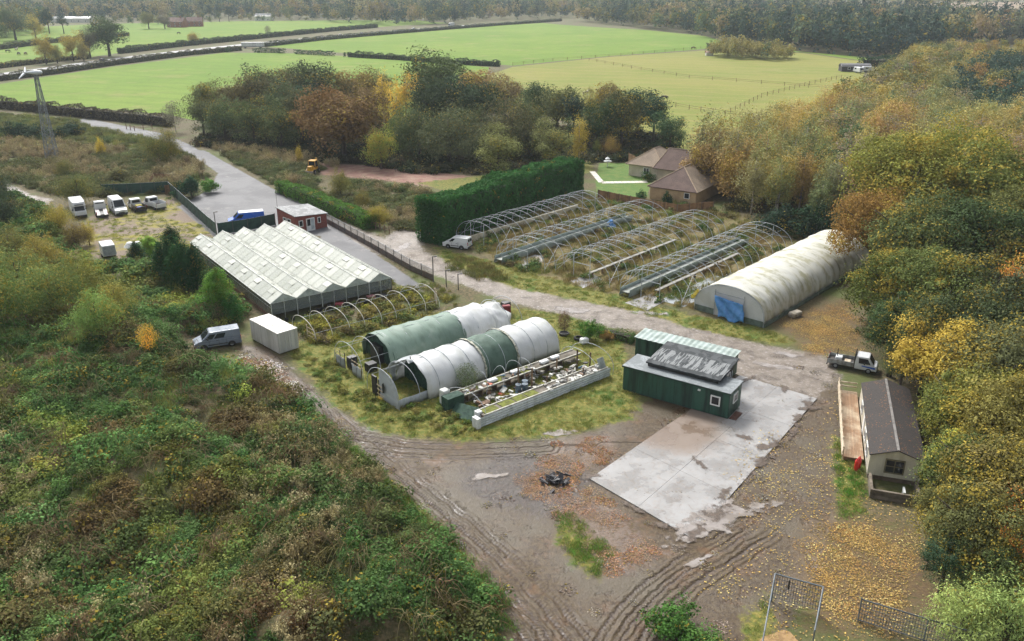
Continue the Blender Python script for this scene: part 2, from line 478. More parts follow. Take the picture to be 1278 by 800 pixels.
    n.bsdf(cs.outputs[0], rgh, 0, n.bump(h, .75, .14), .32)
    return n.mat
MAT_GROUND = ground_material()
ground = put('ground', np_mesh('ground', np.stack([X, Y, Zg], 1), Fq, [MAT_GROUND], dict(
    mud=sd_mud, grass=fill(lambda a, b: sdmulti(a, b, Z_GRASS)), yard=fill(lambda a, b: sdmulti(a, b, Z_YARD)),
    track=fill(lambda a, b: sdmulti(a, b, Z_TRACK)), tar=fill(lambda a, b: sdmulti(a, b, Z_TAR)),
    red=fill(lambda a, b: sdmulti(a, b, Z_RED)), litter=fill(lambda a, b: sdmulti(a, b, Z_LITTER)),
    rubble=fill(lambda a, b: sdmulti(a, b, Z_RUBBLE)), ash=fill(lambda a, b: sdmulti(a, b, Z_ASH)),
    lawn=fill(lambda a, b: sdmulti(a, b, Z_LAWN)), dry=fill(lambda a, b: sdmulti(a, b, Z_DRY)),
    rut1=r1, rut2=r2, rut3=r3, len1=l1, len2=l2)))
tag(ground, 'muddy site ground with rough grass and gravel track', None, None, 'structure')

# ------------------------------------------------------------------ fields and far road
def field_mat(name, a, b, c):
    n = NT(name); p = n.pos()
    nb = n.noise(p, .012, 4, .6); nm = n.noise(n.scaled(p, (.06, .35, 1)), 1.0, 4, .6, .4); nf = n.noise(p, .9, 5, .7)
    col = n.mix(n.ss(nb, .38, .62), a, b)
    col = n.mix(n.math('MULTIPLY', n.ss(nm, .5, .7), .6), col, c)
    sxy = n.n('ShaderNodeSeparateXYZ'); n.set(sxy.inputs[0], p); ln = n.math('SINE', n.math('ADD', n.math('MULTIPLY', sxy.outputs[1], .42), n.math('ADD', n.math('MULTIPLY', sxy.outputs[0], .16), n.math('MULTIPLY', n.noise(p, .02, 2), 9.0))))
    col = n.mix(n.math('MULTIPLY', n.ss(ln, .45, 1.0), .4), col, c)
    col = n.mix(n.math('MULTIPLY', n.ss(n.noise(p, .045, 6, .7), .52, .68), .6), col, lin(134, 130, 76))
    col = n.mix(n.math('MULTIPLY', n.ss(n.noise(p, .16, 5, .7), .46, .66), .45), col, n.mix(.5, c, lin(96, 104, 44)))
    cs = n.n('ShaderNodeVectorMath', operation='SCALE'); n.set(cs.inputs[0], col); n.set(cs.inputs['Scale'], n.math('MULTIPLY_ADD', nf, .7, .65))
    n.bsdf(cs.outputs[0], .95, 0, n.bump(nf, .4, .2), .2); return n.mat
MF1 = field_mat('field_green', lin(98, 126, 38), lin(112, 134, 48), lin(88, 116, 34))
MF3 = field_mat('field_paddock', lin(112, 122, 50), lin(128, 128, 62), lin(140, 130, 76))
MFB = field_mat('field_stubble', lin(150, 134, 118), lin(140, 122, 106), lin(160, 144, 126))
def sheet(name, poly, mat, z, lab=None):
    o = MB().poly([(x, y, z) for x, y in poly]).build(name, mat); tag(o, lab, kind='structure'); return o
sheet('field', GP([(-260,140),(-260,150),(-80,124),(0,128),(100,134),(210,143),(240,150),(600,150),(610,84),(520,76),(400,68),(340,66),(280,66),(130,85),(0,105)]), MF1, .05, 'bright green pasture')
sheet('field', GP([(330,58),(400,49.5),(520,40.5),(620,32),(700,27.5),(800,37),(880,45),(915,56),(870,62),(760,70),(640,82),(520,73),(400,64)]), MF1, .05, 'far green pasture')
sheet('field', GP([(640,83.5),(760,71),(880,63),(1000,66),(1085,78),(1075,100),(1070,140),(960,200),(860,200),(820,175),(700,150),(612,130),(605,95)]), MF3, .05, 'pale paddock')
sheet('field', GP([(-260,72),(0,36),(120,30),(300,26.5),(420,25.5),(520,25.5),(560,29),(500,32),(440,35.5),(345,45),(230,56.5),(150,66),(110,72),(0,84),(-260,116)]), MF1, .05, 'green pasture beyond the road')
sheet('field', GP([(915,57),(1085,72),(1085,77),(1000,65),(880,62)]), MF1, .06, 'green strip before the forest')
sheet('field', GP([(-140,162),(0,164),(52,168),(62,178),(58,188),(20,194),(-140,206)]), MF3, .05, 'pale grass paddock beside the mast')
sheet('field', GP([(905, 13), (1060, 21), (1200, 27), (1330, 30), (1330, 8), (1100, 6), (900, 7)]), MF3, .06, 'pale far valley grassland')
xb, yb = np.meshgrid(np.linspace(490, 700, 30), np.linspace(930, 1160, 30))
Vb = np.stack([xb.ravel(), yb.ravel(), hz(xb.ravel(), yb.ravel()) + .5], 1)
ib = np.arange(900).reshape(30, 30)
o = put('field', np_mesh('field', Vb, np.stack([ib[:-1, :-1], ib[:-1, 1:], ib[1:, 1:], ib[1:, :-1]], -1).reshape(-1, 4), [MFB]))
tag(o, 'brown stubble field on a far rise', kind='structure')
ROADC = smooth(GP([(-330,139),(-90,108),(0,93),(65,85),(130,75.5),(230,63.5),(330,53),(420,45),(520,36.5),(620,29),(700,24.5),(800,20)]), 2)
o = sheet('road', ribbon(ROADC, 9.0), M('asphalt', lin(108, 108, 110), lin(92, 92, 94), .55, .2), .07, 'grey country road between hedges')
put('centre_line', MB().add([(x, y, .09) for x, y in ribbon(ROADC, .18)], [[i, i + 1, 2 * len(ROADC) - 2 - i, 2 * len(ROADC) - 1 - i] for i in range(len(ROADC) - 1)]).mesh('centre_line', M('road_paint', lin(215), lin(190), .6)), o)

# ------------------------------------------------------------------ concrete pad, slab by slab
def concrete(name, a, b, wetness=.85):
    n = NT(name); p = n.pos()
    nb = n.noise(p, .35, 5, .6); nf = n.noise(p, 3, 5, .6); nz = n.noise(p, 18, 3, .6)
    c = n.mix(n.ss(nb, .38, .62), a, b)
    c = n.mix(n.math('MULTIPLY', n.ss(nf, .5, .68), .5), c, lin(150, 140, 130))
    # brown mud washed out beside the cabin
    d = n.n('ShaderNodeVectorMath', operation='DISTANCE'); n.set(d.inputs[0], p); d.inputs[1].default_value = (14.6, 68.6, 0)
    st = n.ss(n.math('MULTIPLY_ADD', n.math('SUBTRACT', nb, .5), 5, d.outputs['Value']), 6.0, 3.2)
    c = n.mix(n.math('MULTIPLY', st, .7), c, lin(110, 86, 62))
    c = n.mix(n.math('MULTIPLY', n.ss(n.voro(p, 2.2), .13, .05), n.ss(nb, .42, .6)), c, lin(96, 84, 72))
    c = n.mix(n.math('MULTIPLY', n.ss(n.noise(p, .9, 6, .7, 1.5), .5, .66), .45), c, lin(112, 98, 86))
    cs = n.n('ShaderNodeVectorMath', operation='SCALE'); n.set(cs.inputs[0], c); n.set(cs.inputs['Scale'], n.math('MULTIPLY_ADD', nz, .3, .85))
    wet = n.math('MULTIPLY', n.ss(nb, .44, .56), wetness)
    n.bsdf(cs.outputs[0], n.mix(wet, (.6,) * 3, (.08,) * 3), 0, n.bump(nz, .25, .01), .5)
    return n.mat
MCON = concrete('concrete', lin(152, 151, 150), lin(130, 128, 125))
pad = empty('concrete_pad', (0, 0, 0)); tag(pad, 'pale wet concrete hardstanding of poured slabs', kind='structure')
P0, P1, P2, P3 = [Vector((x, y)) for x, y in ((6.4, 59.7), (13.3, 51.6), (30.1, 74.2), (23.8, 79.5))]
NU, NV = 4, 2
for i in range(NU):
    for j in range(NV):
        def pt(u, v):
            u = u / NU; v = v / NV; return (P0.lerp(P3, u)).lerp(P1.lerp(P2, u), v)
        g = .0013
        qs = [pt(i + g, j + g), pt(i + 1 - g, j + g), pt(i + 1 - g, j + 1 - g), pt(i + g, j + 1 - g)]
        dz = random.uniform(-.008, .008)
        MB().prism([(q.x, q.y) for q in qs][::-1], -.12, .06 + dz).build('slab', MCON, pad, bevel=.012)

def blob(cx, cy, rx, ry, rz, seed, n=48, jag=.35):
    r_ = random.Random(seed); ph = [r_.uniform(0, 6.28) for _ in range(5)]
    out = []
    for i in range(n):
        t = 2 * math.pi * i / n
        k = 1 + jag * sum(math.sin((j + 2) * t + ph[j]) / (j + 2) for j in range(5))
        q = rot2((rx * k * math.cos(t), ry * k * math.sin(t)), rz); out.append((cx + q[0], cy + q[1]))
    return out
def water_mat():
    n = NT('puddle_water'); p = n.pos(); e = n.attr('edge')
    pr = n.bsdf(n.mix(n.ss(n.noise(p, .8, 4), .4, .6), lin(158, 150, 144), lin(134, 124, 114)), .06, 0, n.bump(n.noise(p, 5, 2), .03, .01), .6)
    w_ = n.math('MULTIPLY_ADD', n.math('SUBTRACT', n.noise(p, .9, 4, .5), .5), 1.6, e)
    tr = n.n('ShaderNodeBsdfTransparent'); mx = n.n('ShaderNodeMixShader'); n.set(mx.inputs[0], n.math('MULTIPLY', n.ss(w_, .42, .62), .8))
    n.t.links.new(tr.outputs[0], mx.inputs[1]); n.t.links.new(pr.outputs[0], mx.inputs[2]); n.t.links.new(mx.outputs[0], n.out.inputs[0]); return n.mat
MWAT = water_mat()
def puddle(cx, cy, rx, ry, rz, seed, z):
    b = blob(cx, cy, rx * 1.35, ry * 1.35, rz, seed); n = len(b); V = [(cx, cy, z)]; E = [1.0]
    for k in (.5, 1.0): V += [(cx + (x - cx) * k, cy + (y - cy) * k, z) for x, y in b]; E += [1 - k] * n
    m = MB(); m.v = V
    for i in range(n):
        j = (i + 1) % n; m.f += [[0, 1 + i, 1 + j], [1 + i, 1 + n + i, 1 + n + j, 1 + j]]; m.m += [0, 0]
    me = m.mesh('puddle', MWAT); at_ = me.attributes.new('edge', 'FLOAT', 'POINT'); at_.data.foreach_set('value', E)
    tag(put('puddle', me), 'shallow muddy puddle', kind='structure')
for k, (px, py, rx, ry, rz, z) in enumerate([(893, 650, 4.8, 2.2, R(32), .085), (965, 352 + 105, 3.0, .9, R(-20), .03), (985, 443, 2.2, .7, R(-30), .03), (712, 387, 4.5, .9, R(-20), .03),
        (812, 391, 2.8, 1.0, R(-8), .03), (504, 308, 3.2, 1.1, R(70), .03), (700, 540, 2.1, .7, R(10), .03), (872, 700, 1.6, .5, R(40), .045), (610, 595, 1.6, .6, R(20), .05), (880, 415, 1.8, .6, R(-25), .03)]):
    c = G(px, py); puddle(c[0], c[1], rx, ry, rz, k + 3, z)

def smear_mat():
    n = NT('mud_film'); p = n.pos(); e = n.attr('edge'); nf = n.noise(p, 3, 5, .65)
    pr = n.bsdf(n.mix(n.ss(nf, .4, .62), lin(100, 86, 74), lin(78, 65, 54)), .5, 0, n.bump(nf, .5, .05), .35)
    w_ = n.math('MULTIPLY_ADD', n.math('SUBTRACT', n.noise(p, 1.3, 6, .7), .5), 2.2, e)
    tr = n.n('ShaderNodeBsdfTransparent'); mx = n.n('ShaderNodeMixShader'); n.set(mx.inputs[0], n.math('MULTIPLY', n.ss(w_, .5, .85), .8))
    n.t.links.new(tr.outputs[0], mx.inputs[1]); n.t.links.new(pr.outputs[0], mx.inputs[2]); n.t.links.new(mx.outputs[0], n.out.inputs[0]); return n.mat
MSM = smear_mat(); _w = MWAT; MWAT = MSM
e0, e1 = Vector((12.9, 51.2)), Vector((30.3, 74.2))
for k in range(9):
    q = e0.lerp(e1, (k + .4) / 9); puddle(q.x - .1 + .5 * math.sin(k * 2.3), q.y, 2.2, .9 + .35 * math.sin(k * 1.7), R(53), 60 + k, .088 + .003 * (k % 3))
for k, (x_, y_) in enumerate(((9.5, 55.6), (11.5, 53.2), (6.6, 60.0), (24.5, 78.6), (27.5, 76.2), (16, 62), (21, 66.5))): puddle(x_, y_, 1.6, .6, R(-45 + 30 * k), 80 + k, .082)
MWAT = _w
# ------------------------------------------------------------------ aprons at the tunnel doors, garden paving
for k, (pts) in enumerate([[(640, 328), (668, 318), (690, 322), (655, 336)], [(712, 351), (738, 341), (752, 349), (728, 360)], [(780, 378), (812, 367), (830, 376), (808, 388)]]):
    o = MB().prism(GP(pts)[::-1], -.05, .05).build('concrete_apron', MCON, bevel=.02); tag(o, 'small concrete apron at a tunnel doorway', kind='structure')
path = empty('garden_path', (0, 0, 0)); tag(path, 'white paved garden path with edging across the lawn', kind='structure')
a, b = Vector(G(751, 228)), Vector(G(808, 227)); dv = (b - a) / 11; nv = Vector((-dv.y, dv.x)).normalized() * .9
for i in range(11):
    q0, q1 = a + dv * (i + .04), a + dv * (i + .96)
    MB().prism([tuple(q0 - nv), tuple(q1 - nv), tuple(q1 + nv), tuple(q0 + nv)], 0, .05).build('paving_slab', M('paving', lin(214, 208, 196), lin(190, 184, 172), .8, 1), path)
a, b = Vector(G(751, 228)), Vector(G(739, 214)); dv = (b - a) / 6; nv = Vector((-dv.y, dv.x)).normalized() * .6
for i in range(6):
    q0, q1 = a + dv * (i + .04), a + dv * (i + .96)
    MB().prism([tuple(q0 - nv), tuple(q1 - nv), tuple(q1 + nv), tuple(q0 + nv)], 0, .05).build('paving_slab', _MC['paving'], path)
# ================================================================== STRUCTURES
GALV = M('galvanised_steel', lin(184, 190, 194), lin(150, 156, 160), .45, 3, metal=.0, var=.08)
DKST = M('dark_steel', lin(66, 68, 70), lin(90, 84, 76), .5, 3)
TIMB = M('weathered_timber', lin(128, 104, 78), lin(98, 80, 62), .8, 1.2, streak=True, rnd=.15)
TIMP = M('pale_timber', lin(200, 186, 162), lin(168, 150, 124), .8, 1.2, rnd=.1)
WHITE = M('white_paint', lin(226, 228, 228), lin(196, 198, 196), .45, 1.5, var=.05)
BLACKP = M('black_plastic', lin(30, 30, 32), lin(46, 46, 46), .5, 2)
GLASSD = M('dark_glass', lin(30, 34, 38), lin(48, 52, 56), .08, 1.0, var=.05)
WINW = M('window_upvc', lin(232, 233, 232), lin(216, 216, 212), .35, 2, var=.03)

def poly_mat(name, base, dirt, dirt2, transl=.18, dscale=.5, amt=.6):
    n = NT(name); p = n.obj()
    st = n.noise(n.scaled(p, (1, .3, .3)), dscale * 2.4, 6, .65); nb = n.noise(p, dscale, 5, .6); nf = n.noise(p, 5, 4, .6)
    c = n.mix(n.math('MULTIPLY', n.ss(st, .45, .68), amt), base, dirt)
    c = n.mix(n.math('MULTIPLY', n.ss(nb, .52, .66), amt), c, dirt2)
    c = n.mix(n.math('MULTIPLY', n.ss(nf, .6, .75), amt * .4), c, dirt)
    pr = n.bsdf(c, .38 if transl > .15 else .6, 0, n.bump(n.noise(n.scaled(p, (1, .25, .25)), 2.2, 3), .35, .08), .45)
    tr = n.n('ShaderNodeBsdfTranslucent'); n.set(tr.inputs['Color'], c)
    mx = n.n('ShaderNodeMixShader'); mx.inputs[0].default_value = transl
    n.t.links.new(pr.outputs[0], mx.inputs[1]); n.t.links.new(tr.outputs[0], mx.inputs[2]); n.t.links.new(mx.outputs[0], n.out.inputs[0])
    return n.mat
PWHITE = poly_mat('white_polythene', lin(226, 228, 228), lin(190, 194, 184), lin(202, 202, 192), .3, .4, .45)
PGREEN = poly_mat('green_shade_net', lin(118, 140, 126), lin(92, 112, 96), lin(136, 150, 138), .1, .5, .6)
PDIRTY = poly_mat('algae_stained_polythene', lin(216, 215, 204), lin(146, 142, 98), lin(178, 174, 138), .18, .5, .8)
PGREY = poly_mat('torn_grey_polythene', lin(186, 192, 196), lin(140, 146, 142), lin(160, 164, 160), .25, .8, .6)
PBLUE = M('blue_tarpaulin', lin(84, 142, 200), lin(66, 118, 176), .45, 1.5, bump=.5, bscale=2)
PNET = M('dark_green_net', lin(36, 70, 54), lin(26, 52, 42), .8, 3)

def arch_pts(wd, h, n=16, leg=.22):
    pts = [(wd / 2, 0.0)]
    for i in range(n + 1):
        t = math.pi * i / n
        pts.append((wd / 2 * math.cos(t) * (1.0), h * leg + h * (1 - leg) * math.sin(t) ** .92))
    pts.append((-wd / 2, 0.0)); return pts
def hoop_mesh(name, wd, h, r=.04, n=16, mat=None):
    return MB().tube([(0, y, z) for y, z in arch_pts(wd, h, n)], r, 5).mesh(name, mat or GALV, True)
def cover(parent, mat, x0, x1, wd, h, seed, sag=.05, wob=.03, hoop=2.0, i0=0, i1=None, nm='cover', label=None):
    r_ = random.Random(seed); rows = []
    n = max(2, int((x1 - x0) / .2)); prof = arch_pts(wd + .12, h + .06, 18)
    i1 = i1 or len(prof)
    ph = [r_.uniform(0, 6) for _ in range(8)]
    for i in range(n + 1):
        x = x0 + (x1 - x0) * i / n
        k = 1 - sag * .6 * abs(math.sin(math.pi * x / hoop)) ** .7
        row = []
        for j, (y, z) in enumerate(prof[i0:i1]):
            f = k + wob * (math.sin(x * 1.7 + j * .9 + ph[0]) * .5 + math.sin(x * 4.1 - j * 1.7 + ph[1]) * .35 + math.sin(j * 2.3 + ph[2] + x * .6) * .3)
            ex = 0
            if i in (0, n): ex = wob * 6 * math.sin(j * 1.3 + ph[3]) * (1 if i else -1)
            row.append((x + ex, y * f, max(0, z * f)))
        rows.append(row)
    o = MB().surf(rows).build(nm, mat, parent, smooth=True)
    sol = o.modifiers.new('thickness', 'SOLIDIFY'); sol.thickness = .012; sol.offset = -1
    if label: o['label'] = label
    return o
def arch_wall(parent, mat, x, wd, h, nm='end_wall', holes=None, th=.04):
    pts = arch_pts(wd + .1, h + .04, 18)
    m = MB(); n = len(pts)
    v = [(x, y, z) for y, z in pts] + [(x + th, y, z) for y, z in pts]
    m.add(v, [list(range(n)), list(range(n, 2 * n))[::-1]] + [(i, n + i, n + (i + 1) % n, (i + 1) % n) for i in range(n)])
    return m.build(nm, mat, parent)

# ------------------------------------------------------------------ big white polytunnel with blue door
A48 = R(47.9)
t = empty('polytunnel', ((22.94 + 29.89) / 2, (99.08 + 92.44) / 2), A48, 'long white polytunnel stained with algae, blue tarpaulin over its door', 'polytunnel')
BW, BH, BL = 9.4, 4.15, 33.0
cover(t, PDIRTY, 0, BL, BW, BH, 3, .07, .012, 2.2)
hm = hoop_mesh('hoop', BW - .1, BH - .08)
for i in range(16): put('hoop', hm, t, (i * 2.2, 0, 0))
arch_wall(t, PWHITE, .02, BW - .02, BH - .02)
arch_wall(t, PDIRTY, BL - .06, BW - .02, BH - .02)
for y0, y1 in ((-BW / 2 + .1, -1.9), (2.0, BW / 2 - .1)): MB().box(-.06, -.01, y0, y1, 0, .75).build('kick_board', M('grey_green_board', lin(104, 118, 108), lin(84, 96, 84), .7, 1.5), t)
MB().box(-.05, 0, -.02 - 1.95, .05 - 1.95, 0, 3.3).box(-.05, 0, 1.9, 1.98, 0, 3.3).box(-.05, 0, -1.95, 1.98, 2.9, 2.98).build('door_frame', GALV, t)
rows = []
for i in range(13):
    z = 2.7 - 2.55 * i / 12; bulge = .42 + .42 * (i / 12) ** 1.5
    rows.append([(-bulge - .12 * math.sin(k * .8 + i * .7) - .05 * math.sin(k * 2.1 - i * 1.3), -2.0 + (3.9 - .5 * i / 12) * k / 14 - .55 * (i / 12), z - .35 * (1 - i / 12) * (1 - k / 14) + .22 * (i / 12) * math.sin(k * .55 + 1) + .06 * math.sin(k * .8)) for k in range(15)])
o = MB().surf(rows).build('tarpaulin_door', PBLUE, t, smooth=True); o.modifiers.new('thickness', 'SOLIDIFY').thickness = .02
o['label'] = 'sagging blue tarpaulin door'
for s_ in (-1, 1): MB().box(0, BL, s_ * BW / 2 - .03 + s_ * .06, s_ * BW / 2 + .03 + s_ * .06, 0, .5).build('side_board', _MC['grey_green_board'], t)

# ------------------------------------------------------------------ four bare hoop frames
def su(s, u, a): # s across (to the right of the axis), u along
    ca, sa = math.cos(a), math.sin(a)
    return (s * sa + u * ca, -s * ca + u * sa)
RIDGES = [(-88.6, 90.0, 118.5, 'beside the tall hedge'), (-77.2, 87.2, 119.5, 'second from the tall hedge'), (-66.6, 88.0, 119.5, 'third from the tall hedge'), (-55.4, 88.0, 119.5, 'next to the white polytunnel')]
HW, HHt = 9.4, 3.9
hm = hoop_mesh('hoop', HW, HHt, .04)
CLEAR = poly_mat('cloudy_sheeting', lin(172, 184, 182), lin(126, 142, 136), lin(150, 160, 156), .25, .9, .6)
rs = random.Random(11)
for k, (s0, u0, u1, wh) in enumerate(RIDGES):
    x, y = su(s0, u0, A48)
    t = empty('hoop_frame', (x, y, 0), A48, 'bare steel tunnel frame without cover, ' + wh, 'tunnel frame', 'bare hoop frames in a row')
    L = u1 - u0; nh = 16; dx = L / (nh - 1)
    for i in range(nh):
        put('hoop', hm, t, (i * dx, rs.uniform(-.06, .06), 0), (0, rs.uniform(-.012, .012), 0), (1, 1, 1 + rs.uniform(-.02, .02)))
    for nm, yy, zz in (('ridge_purlin', 0, HHt - .05), ('side_purlin', 2.6, HHt - .75), ('side_purlin', -2.6, HHt - .75), ('eave_purlin', 4.62, 1.2), ('eave_purlin', -4.62, 1.2)):
        MB().tube([(-.1, yy, zz), (L * .5, yy, zz - .03), (L + .1, yy, zz)], .032 if 'ridge' in nm else .024, 5).build(nm, GALV, t)
    for sy in (-1, 1):
        MB().tube([(0, sy * 1.4, 0), (0, sy * 1.4, 3.6)], .05, 6).build('door_post', GALV, t)
        MB().tube([(L, sy * 1.4, 0), (L, sy * 1.4, 3.6)], .05, 6).build('door_post', GALV, t)
        MB().tube([(0, sy * 4.65, .4), (dx * 2, sy * 3.6, 2.9)], .025, 5).build('brace', GALV, t)
    MB().tube([(0, -1.4, 2.4), (0, 1.4, 2.4)], .04, 6).build('door_header', GALV, t)
    for i in range(3, nh, 3):   # crop bars across
        MB().tube([(i * dx, -3.9, 2.3), (i * dx, 3.9, 2.3)], .02, 5).build('crop_bar', GALV, t)
    if k == 0:
        MB().box(0, L, 2.35, 2.55, 0, 1.0).build('side_wall', M('pale_block_wall', lin(196, 188, 166), lin(168, 158, 136), .8, .8), t)
    if k in (1, 3):
        npn = 12
        for i in range(npn):
            xa, xb_ = -1.5 + (L + 1) * i / npn + .02, -1.5 + (L + 1) * (i + 1) / npn - .02
            for y0, top in ((2.2, 1.15), (3.7, 1.15)):
                MB().slab([(xa, y0 + .12, .05), (xb_, y0 + .12, .05), (xb_, y0 - .1, top), (xa, y0 - .1, top)], .03).build('side_sheet', CLEAR, t)
        MB().box(-1.5, L - .5, 2.3, 3.6, .62, .7).build('bench_top', M('bench_sheet', lin(150, 156, 150), lin(110, 112, 98), .6, 1.2), t)
    if k in (2, 3):
        yb = -.6 if k == 2 else -.2
        MB().box(1.5, L - 8, yb, yb + .5, .75, .85).build('bench_plank', M('grey_plank', lin(150, 148, 140), lin(116, 112, 102), .8, 1), t)
        for i in range(8): MB().box(2 + i * 2.3, 2.1 + i * 2.3, yb + .1, yb + .4, 0, .75).build('bench_leg', TIMB, t)
o = MB().prism([tuple(su(s_, u_, A48)) for s_, u_ in ((-54.2, 88.5), (-50.6, 88.5), (-50.8, 104), (-52.5, 106), (-54.0, 101))], -.02, .03).build('ground_sheet', PGREY); tag(o, 'pale plastic ground sheet inside the frame by the white tunnel', 'sheet')
c = su(-79.4, 112.5, A48)
rr = random.Random(5)
rows = [[(c[0] + (.9 + .3 * math.sin(i * 2 + j)) * math.cos(j * .7) * (1 - i * .18), c[1] + (.9 + .25 * math.cos(i + j * 2)) * math.sin(j * .7) * (1 - i * .18), .12 + i * .3 + rr.uniform(0, .12)) for j in range(9)] for i in range(5)]
o = MB().surf(rows, closed=True).poly(rows[-1]).build('plastic_bundle', PBLUE, smooth=True); tag(o, 'crumpled blue plastic bundle in the weeds', 'bundle')

# ------------------------------------------------------------------ front tunnels (axis 40 degrees)
A40 = R(40)
FW, FH = 5.9, 3.25
fh = hoop_mesh('hoop', FW, FH, .034, 14)
# uncovered frame overgrown with brambles
x, y = su(-84.6, 39.5, A40)
t = empty('hoop_frame', (x, y, 0), A40, 'low bare hoop frame overgrown with brambles behind the white container', 'tunnel frame')
lowh = hoop_mesh('hoop', FW, 2.4, .04, 14, M('white_tube', lin(206, 204, 196), lin(180, 176, 160), .5, 3))
for i in range(9): put('hoop', lowh, t, (i * 2.15, 0, 0), (0, random.uniform(-.04, .04), random.uniform(-.03, .03)))
MB().tube([(0, 0, 2.35), (17.2, 0, 2.35)], .025, 5).build('ridge_purlin', GALV, t)
MB().tube([(0, -2.55, 1.1), (17.2, -2.55, 1.1)], .022, 5).build('side_purlin', GALV, t)
for zz in (.4, .9, 1.4): MB().beam((0, -2.6, zz), (0, -.8, zz), .03, .09).build('end_rail', TIMP, t)
for yy in (-2.6, -.8): MB().beam((0, yy, 0), (0, yy, 1.7), .09, .09).build('end_post', TIMP, t)
for q in ((17.6, -1.6), (18.1, -.6)): MB().beam((q[0], q[1], 0), (q[0], q[1], 1.9), .16, .16).build('gate_post', TIMP, t)
# tunnel A
x, y = su(-72.8, 38.6, A40)
t = empty('polytunnel', (x, y, 0), A40, 'front-garden polytunnel with long green net and a crumpled white end', 'polytunnel')
t['label'] = 'polytunnel under faded green net with a crumpled white far end'
for xx in (0, 2.1, 4.3, 6.5, 8.7, 10.9, 13.1, 15.3, 17.5, 19.7, 21.6): put('hoop', fh, t, (xx, 0, 0), (0, random.uniform(-.02, .02), 0))
cover(t, PGREEN, 3.4, 13.4, FW, FH, 8, .05, .012, 2.2, label='faded green net')
cover(t, PWHITE, 13.2, 17.6, FW, FH + .03, 9, .06, .02, 2.2, label='white sheet')
cover(t, PWHITE, 17.4, 20.2, FW, FH - .35, 10, .12, .06, 1.4, label='crumpled white sheet')
arch_wall(t, PNET, 3.9, FW - .1, FH - .05, 'net_curtain')
MB().box(3.3, 3.88, -.7, 1.0, 0, 2.0).build('doorway', BLACKP, t)  # solid black block standing for the shade inside the open door
MB().tube([(0, 0, FH - .03), (21.6, 0, FH - .03)], .024, 5).build('ridge_purlin', GALV, t)
MB().tube([(0, -2.2, 1.9), (4.5, -2.2, 1.9)], .02, 5).tube([(0, 2.2, 1.9), (4.5, 2.2, 1.9)], .02, 5).build('side_purlin', GALV, t)
for y0, y1 in ((-2.65, -.7), (.75, 2.65)):
    rows = [[(-.03 + .05 * math.sin(k * 2.2 + i), y0 + (y1 - y0) * k / 6, [0, .5, .95, 1.15][i] + (.12 * math.sin(k * 1.9 + y0) if i > 1 else 0)) for k in range(7)] for i in range(4)]
    o = MB().surf(rows).build('end_sheet', PGREY, t, smooth=True); o.modifiers.new('thickness', 'SOLIDIFY').thickness = .015
    for yy in (y0, (y0 + y1) / 2, y1): MB().beam((0, yy, 0), (0, yy, 1.9 if abs(yy) < 2 else 1.3), .06, .06).build('end_post', DKST, t)
    for zz in (.7, 1.15, 1.55): MB().beam((0, y0, zz), (0, y1, zz), .03, .06).build('end_rail', TIMP, t)
for q in ((.3, 1.2, .2, .9, 0, 1.3), (1.4, 2.4, -1.8, -.9, 0, .9)): MB().box(*q).build('stacked_trays', BLACKP, t)
# tunnel B
x, y = su(-64.9, 37.9, A40)
t = empty('polytunnel', (x, y, 0), A40, 'polytunnel patched white, dark green and white, torn open at its end', 'polytunnel')
for xx in (0, 2.4, 4.8, 6.9, 9, 11.1, 13.2, 15.3, 17.3, 19.2, 20.8): put('hoop', fh, t, (xx, 0, 0), (0, random.uniform(-.02, .02), 0))
cover(t, PWHITE, 3.4, 10.6, FW, FH, 21, .06, .014, 2.1, label='white sheet')
cover(t, M('green_net_dark', lin(74, 98, 84), lin(58, 80, 68), .7, .8, bump=.3, bscale=6), 10.5, 15.0, FW, FH + .05, 22, .06, .012, 2.1, label='dark green net')
cover(t, PWHITE, 14.9, 20.9, FW, FH, 23, .06, .012, 2.1, label='white sheet at the far end')
for xx in (10.55, 14.95):   # frayed seams
    rows = [[(xx - .12 + .24 * q + .06 * math.sin(j * 2.7 + q * 3), y_ * 1.02, z_ * 1.02 + .02) for j, (y_, z_) in enumerate(arch_pts(FW + .14, FH + .1, 18))] for q in (0, 1)]
    o = MB().surf(rows).build('seam_flap', M('frayed_edge', lin(190, 188, 172), lin(110, 112, 96), .8, 4), t, smooth=True); o.modifiers.new('thickness', 'SOLIDIFY').thickness = .02
arch_wall(t, PWHITE, 20.85, FW - .05, FH - .02)
# torn front skin hanging at the open end
pr = arch_pts(FW + .1, FH, 18)
cover(t, PGREY, 2.6, 3.7, FW, FH + .02, 31, .05, .07, 1.2, 0, 12, 'torn_sheet')
m = MB(); q = [(y_, z_) for y_, z_ in pr[:12]]
front = [(-.05 - .12 * math.sin(z_ * 1.8), -y_, z_) for y_, z_ in q] + [(-.05, -q[-1][0], 1.5), (-.05, -q[-1][0] - .25, .9), (-.05, -q[-1][0] + .05, 0.0)]
o = m.poly(front).build('torn_end_sheet', PGREY, t); o.modifiers.new('thickness', 'SOLIDIFY').thickness = .02
o2 = MB().poly([(-.24, -.35, .9), (-.24, -.7, 1.0), (-.24, -.8, 1.7), (-.24, -.6, 2.1), (-.24, -.3, 1.8)]).build('hole', BLACKP, t); o2.modifiers.new('thickness', 'SOLIDIFY').thickness = .015  # black patch painting the dark seen through a tear
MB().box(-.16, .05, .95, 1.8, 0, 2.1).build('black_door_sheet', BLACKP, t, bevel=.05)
MB().box(.02, .3, -.2, .85, 0, 1.9).build('doorway', BLACKP, t)  # no real opening: black block paints the dark of the doorway
